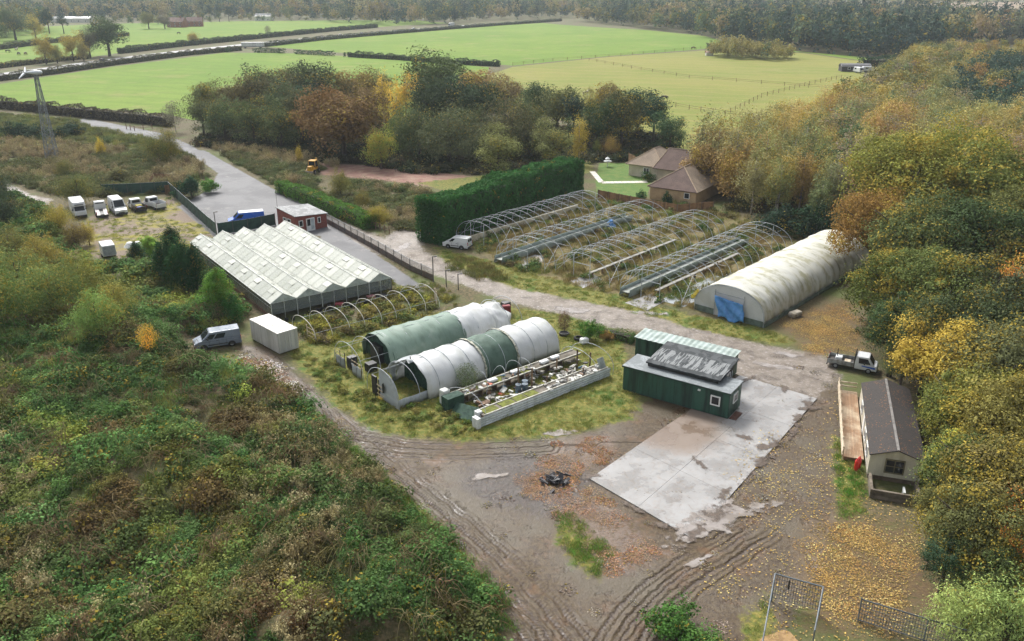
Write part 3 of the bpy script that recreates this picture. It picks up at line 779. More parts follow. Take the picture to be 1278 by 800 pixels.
for zz in (.35, .85, 1.3): MB().beam((-.1, -.3, zz), (-.1, .9, zz + .08), .04, .12).build('door_rail', TIMP, t)
MB().box(-.35, -.05, -.1, .7, .02, .16).build('yellow_board', M('yellow_plastic', lin(214, 186, 70), lin(190, 160, 60), .5, 3), t)
rows = [[(x_, -2.72 - .06 * math.sin(x_ * 3 + i), [0, .45, .92][i]) for x_ in [0, .8, 1.6, 2.4, 3.2, 4.0, 4.8, 5.4]] for i in range(3)]
o = MB().surf(rows).build('side_skirt', PGREY, t, smooth=True); o.modifiers.new('thickness', 'SOLIDIFY').thickness = .02
arch_wall(t, PNET, 4.4, FW - .2, FH - .1, 'net_curtain')
MB().tube([(0, 0, FH - .03), (5, 0, FH - .03)], .024, 5).tube([(0, 1.9, 2.1), (5, 1.9, 2.1)], .02, 5).build('ridge_purlin', GALV, t)

# tunnel C: collapsed, benches full of debris
x, y = su(-57.3, 41.7, A40)
t = empty('collapsed_tunnel', (x, y, 0), A40, 'collapsed uncovered tunnel with bench beds, debris and a white metal side wall', 'polytunnel')
CL = 17.2
MWALL = M('white_corrugated_steel', lin(204, 210, 212), lin(176, 182, 182), .4, 1.2, var=.05)
for i in range(9):
    m = MB(); xa, xb_ = i * CL / 9 + .01, (i + 1) * CL / 9 - .01; rows = []
    for j in range(13):
        z = .02 + .95 * j / 12; rows.append([(xa, -3.05 - .035 * math.sin(j * math.pi / 1.5), z), (xb_, -3.05 - .035 * math.sin(j * math.pi / 1.5), z)])
    o = m.surf(rows).build('wall_sheet', MWALL, t); o.modifiers.new('thickness', 'SOLIDIFY').thickness = .02
def bed(parent, x0, x1, y0, y1, z, nm='bench'):
    b_ = MB().box(x0, x1, y0, y1, z - .12, z).box(x0, x1, y0 + .05, y1 - .05, 0, .05).build(nm, M('damp_board', lin(112, 104, 92), lin(84, 78, 64), .8, 1.5), parent)
    for i in range(int((x1 - x0) / 1.8)):
        MB().box(x0 + i * 1.8 + .1, x0 + i * 1.8 + .18, y0 + .1, y1 - .1, .05, z - .12).build('bench_leg', TIMB, parent)
    for yy in (y0, y1): MB().box(x0, x1, yy - .05, yy + .05, z, z + .1).build('bed_edge', M('pale_edge', lin(206, 204, 194), lin(168, 164, 148), .7, 2), parent)
    return b_
bed(t, .6, CL - .2, -2.85, -1.65, .95)
bed(t, .4, CL + .4, 1.75, 3.0, .85)
MOSS = M('mossy_compost', lin(110, 116, 42), lin(82, 84, 40), .95, 2, bump=.6)
for xa, xb_, y0, y1, z in ((.9, 2.6, -2.75, -1.75, .98), (3.0, 4.6, -2.75, -1.75, .98), (4.75, 6.1, -2.75, -1.75, .98), (6.25, 7.6, -2.75, -1.75, .98), (2.2, 4.0, 1.85, 2.9, .88), (5.2, 7.6, 1.85, 2.9, .88), (9.4, 11, 1.85, 2.9, .88)):
    MB().box(xa, xb_, y0, y1, z - .04, z + .03).build('moss_bed', MOSS, t, bevel=.03)
th_ = MB().tube([(0, y_, z_) for y_, z_ in arch_pts(6.1, 2.5, 12)], .03, 5).mesh('hoop', GALV, True)
half = MB().tube([(0, y_, z_) for y_, z_ in arch_pts(2.6, 1.9, 8)], .025, 5).mesh('bent_hoop', GALV, True)
for xx, ry_, rz_ in ((.3, .2, .1), (15.8, -.1, -.05), (17.3, .15, .1)): put('hoop', th_, t, (xx, 0, 0), (0, ry_, rz_))
for xx, yy in ((4.2, 2.4), (6.3, 2.4), (8.8, 2.3), (10.4, 2.2)): put('bent_hoop', half, t, (xx, yy, .5), (0, random.uniform(-.4, .4), random.uniform(-.3, .3)))
for xx, yy, h in ((7.6, .4, 2.6), (8.8, -.2, 2.4), (13.3, 1.0, 1.7), (15.6, .3, 2.3), (16.6, -.6, 2.0), (9.9, -1.3, 1.6), (14, -2.2, 1.6)):
    MB().beam((xx, yy, 0), (xx + random.uniform(-.1, .1), yy, h), .12, .12).build('post', TIMB, t)
MB().slab([(-.9, .6, .1), (-.1, -1.9, .25), (1.2, -1.4, 1.0), (.4, 1.1, .9)], .06).build('fallen_green_sheet', PNET, t)
MB().box(-.45, .0, -3.2, -2.4, 0, 1.05).build('end_board', WHITE, t, bevel=.03)
MB().box(.3, .9, -2.3, -1.7, .2, 1.15).build('white_flap', WHITE, t, bevel=.08)
MB().box(-.2, .6, 2.3, 3.2, .0, 1.7).build('white_roll', PWHITE, t, bevel=.15)
MB().box(-.6, 1.3, 1.1, 2.2, 0, 1.45).build('green_net_panel', PNET, t)
MB().slab([(16.1, -2.6, .95), (17.0, -2.6, .95), (16.9, -2.2, 2.0), (16.0, -2.2, 2.0)], .05).build('grey_board', M('grey_board', lin(172, 178, 174), lin(140, 146, 140), .6, 1.5), t)
rd = random.Random(77)
DEB = [M('debris_%s' % n_, c1, c2, .7, 3) for n_, c1, c2 in (('white', lin(214, 214, 208), lin(176, 174, 164)), ('grey', lin(136, 132, 124), lin(104, 100, 92)), ('brown', lin(124, 98, 76), lin(96, 74, 58)), ('dark', lin(50, 50, 52), lin(72, 68, 64)), ('blue', lin(96, 130, 150), lin(80, 106, 124)), ('orange', lin(186, 92, 58), lin(160, 78, 50)))]
for i in range(210):
    if i < 150: xx, yy, z0 = rd.uniform(2.5, 16.6), rd.uniform(-1.6, 1.7), rd.uniform(.02, .3)
    elif i < 180: xx, yy, z0 = rd.uniform(9, 16.6), rd.uniform(-2.7, -1.8), 1.0
    else: xx, yy, z0 = rd.uniform(.6, 16.6), rd.uniform(1.9, 2.9), .9
    if i < 150 and xx > 9: z0 = rd.uniform(.05, .75)
    a_, b_, c_ = rd.uniform(.1, .42), rd.uniform(.06, .28), rd.uniform(.03, .16)
    mi = rd.choices(range(6), [6, 6, 3, 2, .7, .5])[0]
    o = MB().box(-a_, a_, -b_, b_, -c_ / 2, c_).build('debris', DEB[mi], t, (xx, yy, z0))
    o.rotation_euler = (rd.uniform(-.4, .4), rd.uniform(-.4, .4), rd.uniform(0, 3.1))
for xx, yy in ((5.8, 2.4), (12.8, 2.4), (14.4, 2.5), (8.9, 2.5)):
    MB().box(xx - .55, xx + .55, yy - .3, yy + .3, .9, 1.2).build('foam_block', WHITE, t, bevel=.12)
for xx, yy in ((7.9, -.2), (8.4, .4), (7.3, .1)):
    MB().tube([(xx, yy, .02), (xx, yy, .95)], .32, 12).build('plastic_drum', M('blue_grey_plastic', lin(86, 104, 118), lin(60, 70, 78), .45, 2), t)

# ------------------------------------------------------------------ white shipping container
t = empty('storage_container', (-25.63, 84.77), R(134.8), 'white steel storage container with rust specks on its roof', 'container')
MCT = M('container_white', lin(190, 190, 185), lin(162, 162, 154), .5, .8, streak=True, var=.06)
m = MB()  # corrugated long side (local y=0 plane faces the track), x along
def corr(m, p0, p1, z0, z1, nrib, d, nrm):
    p0, p1, nrm = Vector(p0), Vector(p1), Vector(nrm); pts = []
    for i in range(nrib):
        for f, k in ((0, 0), (.35, 0), (.5, 1), (.85, 1)): pts.append((p0.lerp(p1, (i + f) / nrib)) + nrm * d * k)
    pts.append(p1.copy())
    m.surf([[(q.x, q.y, z0) for q in pts], [(q.x, q.y, z1) for q in pts]])
L_, W_, H_ = 6.05, 2.45, 2.55
m.box(0, L_, -W_, 0, .12, .3).box(.02, L_ - .02, -W_ + .02, -.02, .3, H_ - .1)
m.build('body', MCT, t)
for nm, a_, b_, nr in (('side_panel', (0, .015), (L_, .015), (0, 1)), ('side_panel', (0, -W_ - .015), (L_, -W_ - .015), (0, -1)), ('end_panel', (L_ + .015, 0), (L_ + .015, -W_), (1, 0))):
    m = MB(); corr(m, (*a_, 0), (*b_, 0), .2, H_ - .08, 12 if 'side' in nm else 5, .03, (*nr, 0)); m.build(nm, MCT, t)
for s_ in (0, 1):
    d_ = MB().box(-.06, -.02, -W_ / 2 * (s_ + 1) + .02, -W_ / 2 * s_ - .02, .2, H_ - .1).build('door', MCT, t, bevel=.01)
    for q in (.3, .8): MB().tube([(-.09, -W_ / 2 * s_ - q, .22), (-.09, -W_ / 2 * s_ - q, H_ - .15)], .018, 5).build('lock_bar', GALV, d_)
def rust_roof():
    n = NT('container_roof'); p = n.obj(); a_ = n.ss(n.noise(p, 1.3, 6, .7), .52, .66); c_ = n.mix(a_, lin(206, 204, 196), lin(150, 132, 112))
    c_ = n.mix(n.ss(n.noise(p, 2.9, 4, .6), .66, .7), c_, lin(60, 48, 42)); n.bsdf(c_, .5); return n.mat
MB().box(-.03, L_ + .04, -W_ - .03, .04, H_ - .08, H_).build('roof', rust_roof(), t, bevel=.02)
for i in range(5): MB().box(.5 + i * 1.2, .58 + i * 1.2, -W_, 0, H_ - .001, H_ + .025).build('roof_rib', MCT, t)

# ------------------------------------------------------------------ green cabins
CA = R(-34.3); CO = (11.14, 76.09)
GRN = M('green_cabin_paint', lin(44, 84, 70), lin(24, 46, 40), .5, 1.3, streak=True, var=.14, rnd=.12)
GRND = M('green_trim', lin(34, 64, 54), lin(26, 48, 42), .5, 2)
t = empty('site_cabin', CO, CA, 'low dark green portable cabin with white framed windows and wet grey roof', 'cabin')
CLn, CW, CH = 11.0, 3.1, 2.75
MB().box(.02, CLn - .02, .02, CW - .02, .12, CH - .05).build('body', GRN, t)
for i in range(6):
    xa, xb_ = i * CLn / 6 + .02, (i + 1) * CLn / 6 - .02
    MB().box(xa, xb_, -.03, .02, .16, CH - .1).build('wall_panel', GRN, t, bevel=.008)
    MB().box(xb_, xb_ + .04, -.045, .02, .14, CH - .08).build('batten', GRND, t)
for i in range(2): MB().box(CLn - .02, CLn + .03, i * CW / 2 + .02, (i + 1) * CW / 2 - .02, .16, CH - .1).build('wall_panel', GRN, t, bevel=.008)
for i in range(2): MB().box(-.03, .02, i * CW / 2 + .02, (i + 1) * CW / 2 - .02, .16, CH - .1).build('wall_panel', GRN, t, bevel=.008)
def felt(name, a, b, streak, k=1.0):
    n = NT(name); p = n.obj(); f = n.ss(n.noise(p, .8, 5, .6, 1.0), .47, .55)
    c_ = n.mix(f, a, b)
    if streak:
        wv = n.noise(n.scaled(p, (2.6, .32, 1)), 1.5, 4, .55, .8); yy = n.n('ShaderNodeSeparateXYZ'); n.set(yy.inputs[0], p)
        band = n.math('MULTIPLY', n.ss(yy.outputs[1], streak[0], streak[0] + .3), n.ss(yy.outputs[1], streak[1] + .3, streak[1]))
        c_ = n.mix(n.math('MULTIPLY', n.math('MULTIPLY', n.ss(wv, .48, .53), band), .65), c_, lin(150, 153, 153))
    n.bsdf(c_, n.mix(f, (.7,) * 3, (.2 if not streak else .6,) * 3), 0, n.bump(n.noise(p, 12, 3), .2, .02), .5 if not streak else .25); return n.mat
MB().box(-.12, CLn + .12, -.15, CW + .12, CH - .05, CH + .06).build('roof', felt('grey_roof_felt', lin(112, 118, 120), lin(140, 146, 148), None), t, bevel=.02)
MB().box(-.14, CLn + .14, -.17, -.12, CH - .12, CH + .02).build('fascia', GRND, t)
def window(parent, axis_, at, c0, c1, z0, z1, out, frame=.08, bars=0):
    """framed pane on a wall at x=at or y=at"""
    def bx(a0, a1, b0, b1, d0, d1):
        lo, hi = sorted((at + out * d0, at + out * d1))
        return (a0, a1, lo, hi, b0, b1) if axis_ == 'y' else (lo, hi, a0, a1, b0, b1)
    m = MB()
    for (a0, a1, b0, b1) in ((c0, c1, z0, z0 + frame), (c0, c1, z1 - frame, z1), (c0, c0 + frame, z0 + frame, z1 - frame), (c1 - frame, c1, z0 + frame, z1 - frame)): m.box(*bx(a0, a1, b0, b1, .0, .09))
    for k in range(bars):
        cc = c0 + (c1 - c0) * (k + 1) / (bars + 1); m.box(*bx(cc - frame / 3, cc + frame / 3, z0 + frame, z1 - frame, .0, .085))
    w_ = m.build('window', WINW, parent)
    MB().box(*bx(c0 + frame, c1 - frame, z0 + frame, z1 - frame, -.01, .05)).build('pane', GLASSD, w_)
    return w_
window(t, 'y', -.03, 9.2, 10.15, 1.15, 2.15, -1, .12)
window(t, 'x', CLn + .03, .9, 2.0, 1.3, 2.25, 1, .1)
MB().box(7.9, 8.15, -.16, -.03, 2.25, 2.4).build('wall_lamp', WINW, t)
MB().box(.1, CLn - .1, .1, CW - .1, 0, .12).build('skid', DKST, t)
MB().box(CLn + .1, CLn + .75, .2, 1.9, 0, .13).build('step', M('rusty_step', lin(110, 72, 56), lin(84, 60, 50), .8, 2), t)
t = empty('timber_shed', CO, CA, 'dark shed with streaked black felt roof between the green cabins', 'shed')
SH = M('dark_boarding', lin(46, 50, 48), lin(60, 56, 50), .8, 1.5)
MB().box(2.3, 9.2, 3.3, 5.6, 0, 3.2).build('walls', SH, t)
MB().slab([(1.9, .95, 3.3), (9.6, .95, 3.3), (9.6, 5.95, 3.75), (1.9, 5.95, 3.75)], .14).build('roof', felt('black_roof_felt', lin(50, 54, 56), lin(70, 74, 76), (1.5, 4.2)), t)
for xx in (2.1, 5.7, 9.3): MB().beam((xx, 1.2, CH + .05), (xx, 1.2, 3.2), .1, .1).build('roof_post', SH, t)
MB().box(2.1, 9.3, 1.15, 1.22, CH + .06, 3.12).build('front_board', SH, t)
window(t, 'x', 9.2, 3.7, 4.7, 1.9, 2.7, 1, .08)
MB().tube([(9.9, 2.6, 0), (9.75, 3.3, 3.3)], .03, 5).tube([(9.9, 3.1, 0), (9.75, 3.8, 3.3)], .03, 5).tube([(9.88, 2.7, .5), (9.88, 3.2, .5)], .02, 5).build('ladder', GALV, t)
t = empty('green_container', CO, CA, 'dark green storage container with pale ribbed metal roof', 'container')
MB().box(-2.55, 8.05, 7.92, 10.28, .1, 2.4).build('body', GRN, t)
for i in range(8):
    MB().box(-2.6 + i * 1.338 + .02, -2.6 + (i + 1) * 1.338 - .02, 7.88, 7.93, .12, 2.36).build('wall_panel', GRN, t)
for i in range(2): MB().box(-2.62, -2.54, 7.92 + i * 1.18 + .02, 7.92 + (i + 1) * 1.18 - .02, .12, 2.36).build('wall_panel', GRN, t)
rows = []
nn = 90
for y_ in (7.75, 10.45): rows.append([(-2.75 + 11.0 * i / nn, y_, 2.47 + .025 * math.sin(i * 2 * math.pi / 5) + (.14 if y_ > 9 else 0)) for i in range(nn + 1)])
o = MB().surf(rows).build('roof', M('pale_metal_roof', lin(160, 174, 168), lin(124, 138, 130), .35, .8), t); o.modifiers.new('thickness', 'SOLIDIFY').thickness = .03
MB().box(-2.5, 8, 8, 10.2, 0, .1).build('skid', DKST, t)

# ------------------------------------------------------------------ mobile home with deck
t = empty('mobile_home', (29.3, 59.81), R(-18.5), 'cream clad mobile home with dark tiled roof under the trees', 'mobile home')
MW, ML, ME, MR = 4.0, 13.6, 2.35, 3.0
def clad():
    n = NT('cream_cladding'); p = n.obj(); z = n.n('ShaderNodeSeparateXYZ'); n.set(z.inputs[0], p)
    saw = n.math('FRACT', n.math('MULTIPLY', z.outputs[2], 7.0)); d = n.ss(n.noise(n.scaled(p, (1, 1, .2)), 1.4, 5, .6), .45, .7)
    n.bsdf(n.mix(n.math('MULTIPLY', d, .6), lin(214, 208, 190), lin(176, 168, 144)), .6, 0, n.bump(saw, .8, .03)); return n.mat
CLAD = clad()
pts = [(0, .45), (MW, .45), (MW, ME), (MW / 2, MR), (0, ME)]
MB().prismy(pts, 0, ML).build('walls', CLAD, t)
MB().box(.08, MW - .08, .1, ML - .1, 0, .45).build('skirting', M('skirt_brick', lin(120, 104, 90), lin(96, 84, 72), .9, 3), t)
def tiles(name, a, b, litter, sc=4.0, rowax=2):
    n = NT(name); p = n.obj(); br = n.n('ShaderNodeTexBrick'); br.inputs['Scale'].default_value = sc
    sx = n.n('ShaderNodeSeparateXYZ'); n.set(sx.inputs[0], p); cb = n.n('ShaderNodeCombineXYZ')
    n.set(cb.inputs[0], sx.outputs[1]); n.set(cb.inputs[1], n.math('MULTIPLY', n.math('ABSOLUTE', sx.outputs[0]), 1.1)); n.set(br.inputs['Vector'], cb.outputs[0])
    n.set(br.inputs['Color1'], a); n.set(br.inputs['Color2'], b); n.set(br.inputs['Mortar'], tuple(c * .5 for c in a[:3]) + (1,)); br.inputs['Mortar Size'].default_value = .03
    c = n.mix(n.math('MULTIPLY', n.ss(n.noise(p, .7, 5, .6), .4, .65), .5), br.outputs['Color'], n.mix(.5, a, tuple(c_ * 1.25 for c_ in a[:3]) + (1,)))
    if litter: c = n.mix(n.math('MULTIPLY', n.ss(n.voro(p, 5), .3, .15), n.ss(n.noise(p, .9, 4), .46, .56)), c, lin(140, 96, 52))
    n.bsdf(c, .85, 0, n.bump(br.outputs['Fac'], -.4, .03), .3); return n.mat
for s_, x0, x1 in ((-1, -.1, MW / 2), (1, MW + .2, MW / 2)):
    q = [(x0, -.2, ME + .03), (x0, ML + .2, ME + .03), (x1, ML + .2, MR + .12), (x1, -.2, MR + .12)]
    MB().slab(q if s_ > 0 else q[::-1], .08).build('roof', tiles('slate_tiles', lin(60, 56, 54), lin(72, 67, 64), True), t)
MB().box(MW / 2 - .1, MW / 2 + .1, -.2, ML + .2, MR + .06, MR + .16).build('ridge_cap', M('ridge_tile', lin(126, 122, 118), lin(104, 100, 96), .6, 2), t)
gw = window(t, 'y', 0, 1.2, 2.7, .85, 2.15, -1, .1, 1); gw['label'] = 'gable window with olive frame'; OLV = M('olive_frame', lin(120, 112, 84), lin(98, 92, 70), .6, 3); gw.data.materials[0] = OLV
MB().box(1.3, 2.6, -.085, -.055, 1.48, 1.54).build('glazing_bar', OLV, gw)
for y0 in (1.6, 4.2, 9.6): window(t, 'x', 0, y0, y0 + 1.2, 1.05, 2.05, -1, .08, 1)
MB().box(-.07, -.005, 6.8, 7.7, .5, 2.2).build('door', WINW, t)
t = empty('timber_deck', (29.3, 59.81), R(-18.5), 'raised timber deck with pale railing beside the mobile home', 'deck')
DK = M('deck_board', lin(140, 108, 78), lin(176, 156, 130), .7, .6, rnd=.12)
nb_ = 12
for i in range(nb_): MB().box(-1.75 + i * .138, -1.75 + i * .138 + .128, 2.4, 15.8, .38, .42).build('board', DK, t)
MB().box(-1.7, -.2, 2.5, 2.6, 0, .37).box(-1.7, -.2, 8.5, 8.6, 0, .37).box(-1.7, -.2, 15.6, 15.7, 0, .37).build('joist', TIMB, t)
for y0 in np.linspace(2.3, 16.4, 9): MB().box(-1.86, -1.77, y0 - .045, y0 + .045, 0, 1.45).build('post', TIMP, t)
for z_ in (.62, 1.0, 1.4): MB().box(-1.92, -1.865, 2.2, 16.5, z_ - .06, z_ + .06).build('rail', TIMP, t)
for z_ in (.9, 1.3): MB().box(-1.75, -.2, 15.86, 15.92, z_ - .06, z_ + .06).build('rail', TIMP, t)
for k, (x_, y_) in enumerate(((-.55, 1.5), (-.75, 1.05))):
    o = MB().surf([[(r_ * math.cos(a_), r_ * math.sin(a_), z_) for a_ in np.linspace(0, 2 * math.pi, 13)[:-1]] for r_, z_ in ((.01, 0), (.17, .0), (.18, .05), (.18, .85), (.13, 1.0), (.06, 1.05), (.06, 1.15), (.01, 1.16))], closed=True).build('gas_bottle', M('red_gas_bottle', lin(206, 44, 36), lin(180, 38, 32), .4, 3), None, smooth=True)
    q = rot2((x_, y_), R(-18.5)); o.location = (29.3 + q[0], 59.81 + q[1], 0); tag(o, 'red gas bottle standing by the deck corner', 'gas bottle', 'red gas bottles')
t = empty('timber_enclosure', (29.3, 59.81), R(-18.5), 'low timber walled pen with grass at the mobile home gable', 'enclosure')
for x0, x1, y0, y1 in ((.1, .3, -2.9, -.35), (.3, 3.6, -2.95, -2.75), (3.6, 3.8, -2.9, -.35)):
    for i in range(3): MB().box(x0, x1, y0, y1, .02 + i * .26, .26 + i * .26).build('plank', M('old_plank', lin(122, 112, 98), lin(92, 84, 72), .9, 1.2, rnd=.2), t)
MB().box(2.6, 2.75, -2.3, -1.4, .02, .6).build('board', WHITE, t)

# ------------------------------------------------------------------ glasshouse, five bays
GO, GA = (-29.1, 95.0), R(36)
t = empty('glasshouse', GO, GA, 'five bay glasshouse with whitewashed pane roof', 'greenhouse')
BWd, GL, GE, GR = 3.28, 32.3, 2.2, 3.15
def pane_mat():
    n = NT('whitewashed_glass'); p = n.obj(); oi = n.n('ShaderNodeObjectInfo'); rn = oi.outputs['Random']
    off = n.n('ShaderNodeVectorMath', operation='ADD'); n.set(off.inputs[0], p); cb = n.n('ShaderNodeCombineXYZ'); n.set(cb.inputs[0], n.math('MULTIPLY', rn, 40)); n.set(off.inputs[1], cb.outputs[0])
    q = off.outputs[0]
    c = n.mix(n.ss(rn, .1, .9), lin(156, 160, 150), lin(186, 188, 178))
    st = n.ss(n.noise(n.scaled(q, (1, .3, 1)), 3.0, 5, .65), .42, .68)
    c = n.mix(n.math('MULTIPLY', st, .7), c, lin(122, 127, 106))
    # algae along the lower lap of each pane
    sx = n.n('ShaderNodeSeparateXYZ'); n.set(sx.inputs[0], p)
    ed = n.ss(n.math('MULTIPLY_ADD', n.noise(q, 4, 3), .3, n.math('ABSOLUTE', sx.outputs[1])), .72, .92)
    c = n.mix(n.math('MULTIPLY', ed, .5), c, lin(108, 114, 92))
    n.bsdf(c, n.math('MULTIPLY_ADD', st, .3, .22), 0, None, .5); return n.mat
PANE = pane_mat()
NP = 20; pl = GL / NP; slope = math.atan2(GR - GE, BWd / 2); sw = math.hypot(GR - GE, BWd / 2)
pm = MB().box(-sw / 2 + .04, sw / 2 - .04, -pl / 2 + .03, pl / 2 - .03, -.006, .006).mesh('roof_pane', PANE)
pm2 = MB().box(-sw / 2 + .04, 0.02, -pl / 2 + .03, pl / 2 - .03, -.006, .006).mesh('roof_pane', PANE)
vm = MB().box(-.02, sw / 2 - .04, -pl / 2 + .03, pl / 2 - .03, -.008, .012).mesh('roof_vent', PANE)
rg = random.Random(3)
for b_ in range(5):
    for sd_, sg in ((0, -1), (1, 1)):
        cx = b_ * BWd + (BWd * .25 if sd_ == 0 else BWd * .75)
        for i in range(NP):
            zc = (GE + GR) / 2; ry = sg * slope
            if (i + b_ * 2 + sd_) % 3 == 1:
                lift = rg.choice([0.0, .06, .1, .16])
                put('roof_pane', pm if sd_ else pm, t, (cx, (i + .5) * pl, zc), (0, ry, 0), (1, 1, 1)) if lift == 0 else None
                if lift:
                    e_ = put('roof_pane', pm2, t, (cx, (i + .5) * pl, zc), (0, ry, 0 if sd_ else 0))
                    if sd_ == 0:   # mirrored half so that the vent stays at the ridge
                        e_.rotation_euler = (0, ry, 0); e_.scale = (1, 1, 1)
                        v_ = put('roof_vent', vm, t, (cx, (i + .5) * pl, zc + .01 + lift * .6), (0, ry + lift, 0))
                    else:
                        e_.rotation_euler = (0, ry, 0); e_.scale = (-1, 1, 1)
                        v_ = put('roof_vent', vm, t, (cx, (i + .5) * pl, zc + .01 + lift * .6), (0, ry - lift, 0), (-1, 1, 1))
            else:
                put('roof_pane', pm, t, (cx, (i + .5) * pl, zc + rg.uniform(-.008, .008)), (0, ry + rg.uniform(-.006, .006), 0))
ALU = M('glazing_bar', lin(186, 190, 184), lin(150, 154, 144), .5, 2)
gm = MB().box(-.09, .09, 0, GL, -.07, -.02).mesh('gutter', ALU)
rm = MB().box(-.05, .05, 0, GL, .0, .07).mesh('ridge_bar', ALU)
for b_ in range(6): put('gutter', gm, t, (b_ * BWd, 0, GE))
for b_ in range(5): put('ridge_bar', rm, t, (b_ * BWd + BWd / 2, 0, GR))
for b_ in range(5):
    m = MB()
    for i in range(NP + 1):
        for x0, x1 in ((b_ * BWd, b_ * BWd + BWd / 2), (b_ * BWd + BWd, b_ * BWd + BWd / 2)):
            m.beam((x0, min(GL - .02, max(.02, i * pl)), GE - .01), (x1, min(GL - .02, max(.02, i * pl)), GR - .01), .04, .05)
    m.build('rafter', ALU, t)
CLG = NT('clear_glass'); _p = CLG.obj()
_b = CLG.bsdf(CLG.mix(CLG.ss(CLG.noise(_p, 1.1, 5, .6), .4, .65), lin(140, 146, 140), lin(160, 152, 132)), .12, 0, None, .5)
_tr = CLG.n('ShaderNodeBsdfTransparent'); _mx = CLG.n('ShaderNodeMixShader'); _mx.inputs[0].default_value = .42
CLG.t.links.new(_b.outputs[0], _mx.inputs[1]); CLG.t.links.new(_tr.outputs[0], _mx.inputs[2]); CLG.t.links.new(_mx.outputs[0], CLG.out.inputs[0]); CLG = CLG.mat
CLG3 = NT('thin_glass'); _b = CLG3.bsdf(lin(150, 160, 158), .08, 0, None, .6); _tr = CLG3.n('ShaderNodeBsdfTransparent'); _mx = CLG3.n('ShaderNodeMixShader'); _mx.inputs[0].default_value = .74
CLG3.t.links.new(_b.outputs[0], _mx.inputs[1]); CLG3.t.links.new(_tr.outputs[0], _mx.inputs[2]); CLG3.t.links.new(_mx.outputs[0], CLG3.out.inputs[0]); CLG3 = CLG3.mat
CLG2 = M('hazy_gable_glass', lin(176, 186, 184), lin(140, 150, 146), .2, 1.2)
nw = 40
wpm = MB().box(-.012, .0, .03, GL / nw - .03, .5, GE - .1).mesh('wall_pane', CLG)
for i in range(nw):
    put('wall_pane', wpm, t, (0, i * GL / nw, 0)); put('wall_pane', wpm, t, (5 * BWd, i * GL / nw, 0))
for xx in (0, 5 * BWd):
    MB().box(xx - .05, xx + .05, 0, GL, 0, .5).build('base_wall', M('base_brick', lin(126, 96, 80), lin(104, 84, 70), .9, 2), t)
    pm_ = MB().box(xx - .035, xx + .035, -.03, .03, .5, GE - .06).mesh('wall_post', M('brown_post', lin(104, 88, 70), lin(84, 70, 56), .7, 2))
    for i in range(nw + 1): put('wall_post', pm_, t, (0, i * GL / nw, 0))
    MB().box(xx - .03, xx + .03, 0, GL, 1.55, 1.6).build('wall_rail', ALU, t)
for yy in (0, GL):
    for b_ in range(5):
        x0 = b_ * BWd
        for q in ([(x0 + .06, GE), (x0 + BWd / 2, GE), (x0 + BWd / 2, GR - .08)], [(x0 + BWd / 2, GE), (x0 + BWd - .06, GE), (x0 + BWd / 2, GR - .08)]):
            MB().prismy(q, yy - .01, yy + .01).build('gable_pane', CLG2, t)
        for k in range(2):
            MB().box(x0 + k * BWd / 2 + .05, x0 + (k + 1) * BWd / 2 - .05, yy - .01, yy + .01, .7, GE - .06).build('gable_pane', CLG3, t)
        MB().box(x0 - .04, x0 + .04, yy - .04, yy + .04, 0, GE).box(x0 + BWd / 2 - .03, x0 + BWd / 2 + .03, yy - .035, yy + .035, 0, GR - .05).build('gable_post', ALU, t)
        MB().box(x0, x0 + BWd, yy - .03, yy + .03, GE - .05, GE + .02).build('gable_rail', ALU, t)
for b_ in range(5):
    MB().box(b_ * BWd + .5, b_ * BWd + BWd - .5, 1.5, GL - 1.5, .7, .78).build('staging', M('staging_bench', lin(96, 92, 84), lin(70, 72, 58), .8, 1), t)
rp = random.Random(9)
pot = MB().surf([[(r_ * math.cos(a_), r_ * math.sin(a_), z_) for a_ in np.linspace(0, 2 * math.pi, 11)[:-1]] for r_, z_ in ((.01, .02), (.2, 0), (.27, .45), (.24, .45), (.22, .36), (.01, .36))], closed=True).mesh('plant_pot', BLACKP)
for i in range(34):
    q = rot2((rp.uniform(.2, 15.8), rp.uniform(-1.5, -.3)), GA); o = put('plant_pot', pot, None, (GO[0] + q[0], GO[1] + q[1], 0), (rp.choice([0, 0, 0, 1.4]), 0, rp.uniform(0, 6)), (1, 1, rp.uniform(.8, 1.3)))
    if o.rotation_euler.x > 1: o.location.z = .25
    tag(o, 'black plastic plant pot along the glasshouse gable', 'plant pot', 'black pots outside the glasshouse')
for k, (xx, yy, c_) in enumerate(((8.4, -.9, lin(150, 60, 66)), (12.9, -.8, lin(176, 120, 124)), (14.2, -1.4, lin(40, 40, 42)))):
    q = rot2((xx, yy), GA); o = MB().box(-.5, .5, -.35, .35, 0, .7).build('plastic_crate', M('crate_%d' % k, c_, None, .5, 3), None, (GO[0] + q[0], GO[1] + q[1], 0), rz=k * .5, bevel=.06)
    tag(o, ('red', 'pink', 'black')[k] + ' plastic crate outside the glasshouse gable', 'crate')

